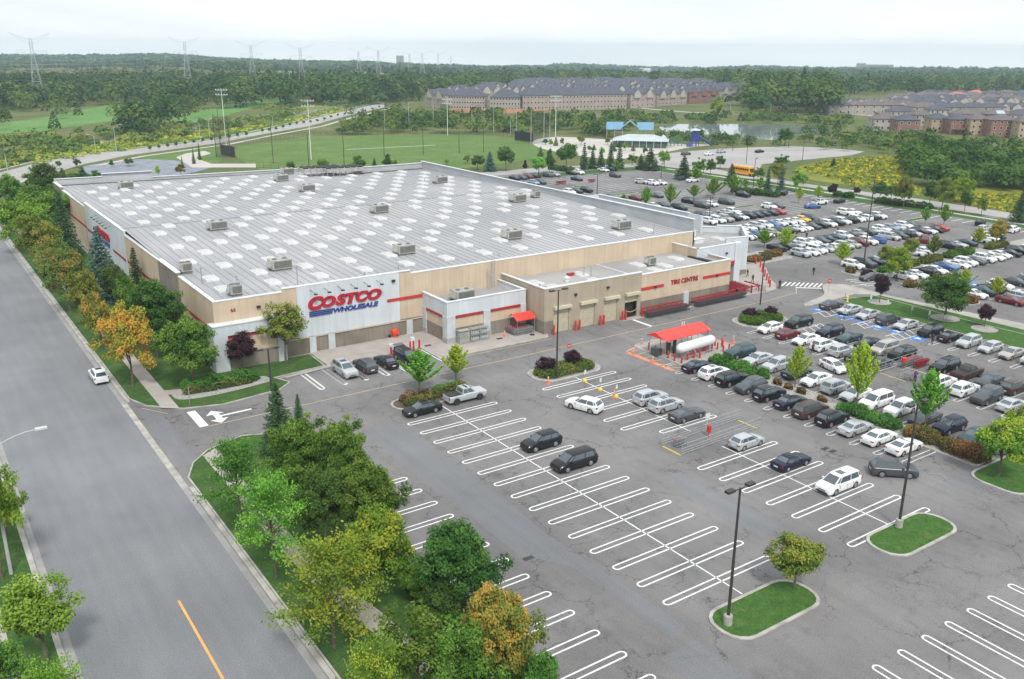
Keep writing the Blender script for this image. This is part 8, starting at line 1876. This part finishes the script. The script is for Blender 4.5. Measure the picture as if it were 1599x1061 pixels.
# ---- trolley bays
def rail_fence(x0, y0, x1, y1, posts, h_, parent):
    mb = MB()
    for k in range(posts+1): t = k/posts; mb.tube((x0+(x1-x0)*t, y0+(y1-y0)*t, 0), (x0+(x1-x0)*t, y0+(y1-y0)*t, h_), .035, n=6)
    for z in (.25, .55, .85, h_-.02): mb.tube((x0, y0, z), (x1, y1, z), .028, n=6)
    return mb.build('rail', MT['metal'], parent)
def basket_mesh():
    mb = MB(); mb.m = 0; r = .034
    top = [(-.45, -.28, 1.0), (.45, -.24, .92), (.45, .24, .92), (-.45, .28, 1.0)]; bot = [(-.36, -.2, .52), (.38, -.18, .56), (.38, .18, .56), (-.36, .2, .52)]
    for i in range(4): mb.tube(top[i], top[(i+1) % 4], r, n=4); mb.tube(bot[i], bot[(i+1) % 4], r, n=4); mb.tube(top[i], bot[i], r, n=4)
    for i in range(4):
        for k in (.25, .5, .75): a = lerp3(top[i], top[(i+1) % 4], k); b = lerp3(bot[i], bot[(i+1) % 4], k); mb.tube(a, b, .02, n=3)
        a, b = lerp3(top[i], bot[i], .5), lerp3(top[(i+1) % 4], bot[(i+1) % 4], .5); mb.tube(a, b, .013, n=3)
    for s in (-1, 1): mb.tube((-.4, s*.2, .52), (-.35, s*.22, .12), r, n=4); mb.tube((-.35, s*.22, .16), (.42, s*.2, .16), r, n=4); mb.tube((.42, s*.18, .16), (.1, s*.18, .55), r, n=4)
    mb.m = 1; mb.tube((-.55, -.28, 1.03), (-.55, .28, 1.03), .035, n=6); mb.m = 2
    for sx, sy in ((-.35, .22), (-.35, -.22), (.42, .2), (.42, -.2)): mb.tube((sx, sy-.02, .07), (sx, sy+.02, .07), .07, n=8)
    return mb
CART = basket_mesh().mesh('shopping_trolley', [MT['metal'], MT['red'], MT['black']]); CARTD = basket_mesh().mesh('shopping_trolley', [pmat('dull_wire', (.10, .10, .11), .6, (.07, .07, .08), 2), MT['red_dark'], MT['black']]); CARTR = basket_mesh().mesh('shopping_trolley', [pmat('faded_red_wire', (.34, .035, .055), .5, (.26, .03, .045), 2), MT['red_dark'], MT['black']])
def cart(x, y, rz_, label, group, me=CART, z=0.0): return tag(link('shopping_trolley', me, None, (x, y, z), rz_), label, 'trolley', group)
t = empty('trolley_bay', (65.4, 64.1, 0), 0, uniq('trolley bay of galvanised rails in the painted rows with a red sign'), 'trolley bay')
rail_fence(0, 1.55, 13, 1.9, 8, 1.35, t); rail_fence(0, -1.5, 13, -1.1, 8, 1.35, t)
mb = MB(); mb.box(-.1, .05, -1.4, 1.4, 0, .1); mb.box(12.4, 12.55, -1.1, 1.7, 0, .1); mb.build('yellow_kerb', pmat('yellow_kerb_paint', (.60, .48, .12), .7), t)
mb = MB()
for z in (.55, 1.0): mb.lathe([(.0, z), (.26, z), (.26, z+.4), (.0, z+.4)], (6.2, .5), 8)
mb.tube((6.2, .5, 0), (6.2, .5, 1.5), .05, n=6); mb.build('red_sign', MT['red'], t)
mb = MB(); mb.box(7.0, 7.7, 1.85, 1.9, 1.5, 2.1); mb.tube((7.35, 1.9, 0), (7.35, 1.9, 2.0), .03, n=6); mb.build('notice', M_WSIGN, t)
for k in range(3): cart(66.8+k*.32, 64.6, 0, 'grey trolley nested inside the near trolley bay', 'trolleys in the near trolley bay')
t = empty('trolley_bay', (106.4, 65.2, 0), 0, uniq('trolley bay of grey rails between dark parked cars with a red sign'), 'trolley bay')
rail_fence(0, 1.5, 11, 1.7, 7, 1.35, t); rail_fence(0, -1.7, 2.5, -1.6, 2, 1.35, t); mb = MB(); mb.box(-.1, .05, -2.6, 1.2, 0, .1); mb.build('yellow_kerb', MT['yellow'], t); mb = MB(); mb.lathe([(.0, 1.0), (.36, 1.0), (.36, 1.6), (.0, 1.6)], (4.4, .6), 8); mb.tube((4.4, .6, 0), (4.4, .6, 1.6), .05, n=6); mb.build('red_sign', MT['red'], t)
for k in range(14): cart(111.5+k*.30, 66.2, 0, 'trolley with orange red handle nested in the middle trolley bay', 'trolleys in the middle trolley bay')
for k in range(8): cart(112.5+k*.32, 64.9, 0, 'red trolley in the second file of the middle trolley bay', 'red trolleys in the middle trolley bay', CARTR)
cart(107.9, 62.3, .4, uniq('lone trolley behind the purple clad shopper'), None); cart(107.3, 62.9, 0, uniq('second trolley standing by the open car boot'), None)
for k in range(7): cart(175.5+k*.5, 230.0, 0, 'red trolley in the far trolley bay behind the parapet', 'red trolleys far behind the parapet', CARTR)
for k in range(5): cart(187+k*.5, 228, 0, 'red trolley in the right part of the far trolley bay', 'red trolleys far right of the bay', CARTR)
# long nested rows along the tyre centre
def cart_row(xa, xb, y, group, lab, me=CARTD):
    x = xa
    while x < xb: cart(x, y, PI/2 if False else 0, lab, group, me, .02); x += .34
for y in (103.2, 103.9): cart_row(98.2, 106.9, y, 'trolleys nested along the tyre centre, left run', 'grey trolley in the nested run left of the white pier')
for y in (103.4, 104.1): cart_row(109.6, 121.0, y, 'trolleys nested along the tyre centre, right run', 'grey trolley in the nested run right of the white pier')
for k, (xa, xb) in enumerate(((97.8, 107.0), (109.2, 122.0))):
    t = empty('trolley_barrier', (xa, 104.7, .02), 0, uniq('dark red rail behind the trolleys, ' + ('left' if k == 0 else 'right') + ' of the white pier'), 'barrier'); mb = MB(); n = 7
    for j in range(n+1): mb.box((xb-xa)*j/n-.05, (xb-xa)*j/n+.05, -.05, .05, 0, 1.3)
    mb.box(0, xb-xa, -.08, .08, 1.12, 1.34); mb.box(0, xb-xa, -.06, .06, .55, .68); mb.build('rail', MT['red_dark'], t)
for j in range(7):
    for k in range(6): cart(120.4+j*.72+k*.1, 106.0+k*.78, 0, 'red trolley in the packed block at the store entrance', 'red trolleys packed at the entrance', CARTR, .02)
t = empty('trolley_barrier', (120.4, 104.6, .02), 0, uniq('dark red guard rail around the red trolleys at the entrance'), 'barrier'); mb = MB(); mb.box(0, 5.8, -.06, .06, 1.1, 1.3); mb.box(5.7, 5.85, -.06, 3.6, 1.1, 1.3)
for j in range(4): mb.box(j*1.9-.06, j*1.9+.06, -.06, .06, 0, 1.3)
mb.build('rail', MT['red_dark'], t)
# ---- propane compound
t = empty('propane_tank', (91.0, 85.8, .1), R(4), uniq('long white propane tank lying on saddles beside the red canopy'), 'tank'); mb = MB(); n = 20; prof = [(-4.6, .0), (-4.5, .32), (-4.2, .62), (-3.8, .80), (3.8, .80), (4.2, .62), (4.5, .32), (4.6, .0)]; k0 = len(mb.v)
for (xx, rr) in prof:
    for i in range(n): a = 2*PI*i/n; mb.v.append((xx, rr*math.cos(a), 1.75+rr*math.sin(a)))
for j in range(len(prof)-1):
    for i in range(n): a_, b_ = k0+j*n+i, k0+j*n+(i+1) % n; mb.f.append((a_, a_+n, b_+n, b_)); mb.mi.append(0)
tk = mb.build('vessel', pmat('white_tank_paint', (.66, .67, .67), .35, (.58, .59, .60), .7), t, smooth=True)
t.scale = (.86, .95, .9)
for xx in (-2.8, 2.8): mb = MB(); mb.box(xx-.25, xx+.25, -.7, .7, 0, 1.2); mb.build('saddle', MT['metal'], t)
mb = MB(); mb.tube((-1.5, -.8, 1.4), (-1.5, -1.3, .9), .05, n=6); mb.tube((3.6, .2, 2.4), (3.6, .2, 3.3), .05, n=6); mb.tube((3.6, .2, 3.3), (4.4, 1.2, 3.3), .05, n=6); mb.tube((4.4, 1.2, 3.3), (4.4, 1.2, 0), .05, n=6); mb.tube((-4, -.9, .5), (4, -.9, .5), .04, n=6); mb.build('pipework', MT['metal'], t)
t = empty('canopy', (90.3, 88.4, .1), R(2), uniq('bright red gabled canopy over the propane filling point'), 'canopy'); t.scale = (.84, .92, .92)
mb = MB(); mb.quad((-5.6, -1.9, 3.0), (5.6, -1.9, 3.0), (5.6, .3, 3.75), (-5.6, .3, 3.75)); mb.quad((5.6, 2.1, 3.1), (-5.6, 2.1, 3.1), (-5.6, .3, 3.75), (5.6, .3, 3.75)); mb.box(-5.6, 5.6, -1.92, -1.86, 2.84, 2.99); mb.box(-5.6, 5.6, 2.06, 2.12, 2.94, 3.09)
for s in (-1, 1): mb.poly([(s*5.58, -1.9, 2.98), (s*5.58, 2.1, 3.08), (s*5.58, .3, 3.72)])
mb.build('roof', MT['redcanopy'], t)
mb = MB()
for xx in (-5.2, -2.6, 0, 2.6, 5.2):
    for yy in (-1.6, 1.8): mb.tube((xx, yy, 0), (xx, yy, 3.05), .06, n=6)
mb.build('post', MT['metal'], t)
M_CAB = pmat('dark_green_cabinet', (.05, .08, .07), .5)
for q_ in ((-5.5, -4.7, -.2, 1.2, .1, 1.2), (-3.5, -2.9, -.6, 0, .1, 1.9), (-2.2, -1.7, -.9, -.5, .1, 2.2)): mb = MB(); mb.box(*q_); mb.build('dispenser', M_CAB, t)
mb = MB()
for k in range(8): mb.lathe([(.18, .1), (.2, .5), (.1, .62), (.0, .66)], (-.6+k*.8, 1.0), 8)
mb.build('gas_bottle', MT['metal'], t)
mb = MB(); mb.tube((1.8, 1.2, 3.5), (1.8, 1.2, 4.1), .09, n=8); mb.tube((2.3, 1.2, 3.5), (2.3, 1.2, 4.1), .09, n=8); mb.build('vent', M_TRIMW, t)
def chain_rail(pxs, lbl):
    mb = MB(); pts = [G(*p) for p in pxs]
    for a, b in zip(pts, pts[1:]):
        for z in (.55, 1.05): mb.tube((*a, z), (*b, z), .035, n=5)
    tag(mb.build('guard_rail', MT['red_dark']), uniq(lbl), 'guard rail')
chain_rail([(1064, 569), (1073.5, 563.5), (1083.5, 560.5), (1101.5, 551.5), (1111.5, 549)], 'dark red double rail linking the bollards below the tank')
# red canopy at the annexe with trolleys, gas bottle cages
t = empty('canopy', (76.2, 108.2, .12), 0, uniq('small bright red canopy over trolleys at the white annexe'), 'canopy')
mb = MB(); mb.quad((-1.7, -1.2, 2.35), (1.9, -1.2, 2.35), (1.9, .2, 3.1), (-1.7, .2, 3.1)); mb.quad((1.9, 1.2, 2.5), (-1.7, 1.2, 2.5), (-1.7, .2, 3.1), (1.9, .2, 3.1)); mb.box(-1.7, 1.9, -1.22, -1.17, 2.2, 2.34); mb.build('roof', MT['redcanopy'], t)
mb = MB()
for xx in (-1.5, 1.7):
    for yy in (-1.1, 1.1): mb.tube((xx, yy, 0), (xx, yy, 2.5), .04, n=6)
mb.build('post', MT['metal'], t)
for j in range(4):
    for k in range(8): cart(74.6+k*.38, 107.2+j*.62, 0, 'dark trolley parked under the small red canopy', 'trolleys under the small red canopy', CART, .12)
for k, (xa, w_, lb, m_) in enumerate(((65.2, 1.9, 'brown grey steel cage against the annexe wall', MT['rtu']), (67.3, 1.5, 'left blue grey propane bottle cage at the annexe', MT['metal']), (68.9, 1.5, 'right blue grey propane bottle cage at the annexe', MT['metal']))):
    t = empty('bottle_cage', (xa, 108.9, .12), 0, uniq(lb), 'cage'); mb = MB()
    for a_ in (0, w_):
        for b_ in (-.7, .35): mb.tube((a_, b_, 0), (a_, b_, 1.9), .04, n=5)
    for z in (0.05, .95, 1.9):
        mb.box(0, w_, -.7, .35, z-.02, z+.03) if z != 0.95 else mb.box(0, w_, -.68, .33, z, z+.03)
    for j in range(1, 8): mb.tube((w_*j/8, -.7, 0), (w_*j/8, -.7, 1.9), .018, n=4)
    mb.build('frame', m_, t); mb = MB()
    for j in range(4 if k else 0):
        for z in (.1, 1.0): mb.lathe([(.14, z), (.16, z+.1), (.16, z+.5), (.07, z+.62), (.0, z+.64)], (w_*(j+.5)/4, -.25), 8)
    if k: mb.build('gas_bottle', M_TRIMW, t)
    else: mb = MB(); mb.box(.1, w_-.1, -.6, .3, .1, 1.7); mb.build('panel', MT['rtu'], t)
mb = MB(); mb.lathe([(.0, .05), (.5, .05), (.3, .2), (.0, .25)], n=8); gx, gy = G(831, 524); tag(mb.build('rubbish_bag', MT['black'], None, loc=(gx, gy, 0)), uniq('dark bag lying at the corner of the beige wing'), 'bag')
# electric box and white pillar near the store corner
gx, gy = G(421, 565); mb = MB(); mb.box(-.6, .6, -.4, .4, 0, 2.2); mb.m = 1; mb.box(-.66, .66, -.46, .46, 2.2, 2.35); tag(mb.build('electric_cabinet', [MT['whitem'], MT['dark']], None, loc=(gx, gy, .1)), uniq('white electric cabinet with dark cap at the store corner'), 'cabinet')
gx, gy = G(346, 580); mb = MB(); mb.box(-.9, .9, -.5, .5, 0, 1.9); mb.box(-1.0, 1.0, -.6, .6, 1.9, 2.0); tag(mb.build('electric_cabinet', pmat('grey_cabinet', (.42, .46, .46), .5), None, loc=(gx, gy, .1)), uniq('grey green cabinet behind the corner maple'), 'cabinet')

# ---- people
SKIN = pmat('skin', (.42, .24, .17), .6); HAIR = pmat('dark_hair', (.02, .015, .012), .7); SHOE = MT['black']
def cloth(n, c): return pmat(n+'_cloth', c, .9, tuple(v*.7 for v in c), 6)
def person(x, y, z, hd, label, top, bottom, stride=.25, reach=.0, tall=1.72, hair=HAIR):
    """one continuous skinned figure; joints follow the walking or pushing pose"""
    s = tall/1.72; J = {}; V = []; E = []; Rr = []
    def j(n, p, r, par=None):
        J[n] = len(V); V.append(tuple(c*s for c in p)); Rr.append(r*s)
        if par: E.append((J[par], J[n]))
    j('pel', (0, 0, .95), .135); j('waist', (.01, 0, 1.08), .12, 'pel'); j('chest', (.02, 0, 1.30), .155, 'waist'); j('neck', (.02, 0, 1.46), .058, 'chest'); j('chin', (.03, 0, 1.53), .07, 'neck'); j('head', (.03, 0, 1.63), .095, 'chin'); j('crown', (.02, 0, 1.70), .06, 'head')
    for sd, st in ((1, stride), (-1, -stride)):
        n = 'L' if sd > 0 else 'R'
        j(n+'hip', (0, sd*.10, .90), .095, 'pel'); j(n+'knee', (st*.55+.04, sd*.10, .50), .062, n+'hip'); j(n+'ank', (st-.03-.08*(st < 0), sd*.10, .09+.05*(st < 0)), .042, n+'knee'); j(n+'toe', (st+.13-.06*(st < 0), sd*.11, .035), .035, n+'ank')
        a = -st*.8 if not reach else .0
        j(n+'sh', (.02, sd*.19, 1.40), .060, 'chest'); j(n+'elb', (.02+a*.35+reach*.22, sd*.23, 1.14), .046, n+'sh'); j(n+'wri', (.02+a+reach*.45+.04, sd*.22, .93+reach*.12), .032, n+'elb'); j(n+'hand', (.04+a+reach*.55+.04, sd*.21, .85+reach*.2), .034, n+'wri')
    me = bpy.data.meshes.new('person'); me.from_pydata(V, E, []); o = bpy.data.objects.new('tmp', me); COL.objects.link(o)
    md = o.modifiers.new('s', 'SKIN'); md.use_smooth_shade = True
    for i, r in enumerate(Rr): me.skin_vertices[0].data[i].radius = (r, r)
    me.skin_vertices[0].data[0].use_root = True
    o.modifiers.new('u', 'SUBSURF').levels = 1
    bpy.context.view_layer.update(); m2 = bpy.data.meshes.new_from_object(o.evaluated_get(bpy.context.evaluated_depsgraph_get())); bpy.data.objects.remove(o)
    m2.materials.clear()
    for m_ in (bottom, top, SKIN, hair, SHOE): m2.materials.append(m_)
    for p in m2.polygons:
        c = p.center/s; k = 0
        if c.z > 1.47: k = 3 if (c.z > 1.66 or c.x < .0) else 2
        elif c.z > .98 or (abs(c.y) > .17 and c.z > .90): k = 1
        elif abs(c.y) > .165 and c.z > .74: k = 2
        elif c.z < .10: k = 4
        p.material_index = k; p.use_smooth = True
    r = link('person', m2, None, (x, y, z), hd); tag(r, uniq(label), 'person', None)
    mb = MB(); mb.tube((-.10*s+.1*s, .035*s, 1.625*s), (.118*s, .035*s, 1.625*s), .012*s, n=5); mb.tube((0, -.035*s, 1.625*s), (.118*s, -.035*s, 1.625*s), .012*s, n=5); mb.build('eyes', HAIR, r)
    mb = MB(); mb.tube((.09*s, 0, 1.60*s), (.135*s, 0, 1.585*s), .016*s, .012*s, n=5); mb.build('nose', SKIN, r)
    return r
BLK, DGR, NVY, RED_, PUR, GRY = cloth('black', (.012, .012, .014)), cloth('dark_grey', (.05, .05, .055)), cloth('navy', (.015, .02, .05)), cloth('dark_red', (.18, .02, .03)), cloth('purple', (.12, .04, .25)), cloth('pale_grey', (.45, .45, .46))
for px, py, hd, tp, bt, st, rc, lb in (
    (1167, 433, 2.6, BLK, BLK, .2, 0, 'person in black walking toward the store entrance tower'), (1175, 442, -2.0, DGR, NVY, .15, 0, 'person in dark grey standing on the entrance pavement'), (1182.5, 453, -1.2, GRY, DGR, .15, 1, 'person in a pale top pushing a trolley from the store'),
    (1150, 464, -2.8, BLK, BLK, .2, 0, 'person in black beside the red trolleys at the kerb'), (1217, 451, .6, BLK, BLK, .35, 1, 'person in black pushing a trolley over the striped crossing'), (1270, 430, -2.6, BLK, BLK, .42, 0, 'person in black striding across the open asphalt'),
    (1268.5, 553, 1.2, RED_, BLK, .18, 0, 'person in dark red behind the white SUV'), (1428, 598, .4, PUR, BLK, .1, 1, 'person in purple leaning to an open car boot'), (1318, 499, .5, GRY, NVY, .1, 0, 'person in pale top beside the silver cars'),
    (1455, 538, .3, NVY, NVY, .1, 0, 'person in navy at the rear of a black car'), (1308, 365, -1.9, RED_, BLK, .2, 0, 'person in dark red walking between the far rows'), (1259, 374, .8, BLK, BLK, .15, 0, 'person in black at the end of the far row'), (1212, 374, .8, DGR, DGR, .15, 0, 'person in grey by the lime young trees')):
    x, y = G(px, py, .02); person(x, y, .02, hd, lb, tp, bt, st, rc)
    if rc and py < 500: cart(x+math.cos(hd)*1.05, y+math.sin(hd)*1.05, hd, uniq('trolley pushed by the ' + lb[:lb.find(' pushing')] + (' on the crossing' if px > 1200 else ' at the entrance')), None, CART, .02)

# ================================================================ HAZE
hz = MB(); hz.box(-900, 3900, -120, 3950, -140, 56)
hm = bpy.data.materials.new('haze'); hm.use_nodes = True; ht = hm.node_tree; ht.nodes.clear(); ho = N(ht, 'ShaderNodeOutputMaterial'); hv = N(ht, 'ShaderNodeVolumePrincipled')
hv.inputs['Density'].default_value = HAZE if 'HAZE' in globals() else .00014; hv.inputs['Color'].default_value = (.72, .88, 1.0, 1); hv.inputs['Anisotropy'].default_value = .2
ht.links.new(hv.outputs[0], ho.inputs['Volume'])
if True:
    o = hz.build('haze', hm); tag(o, None, None, None, 'stuff'); o['label'] = 'thin pale air haze over the whole place'; o.display_type = 'WIRE'
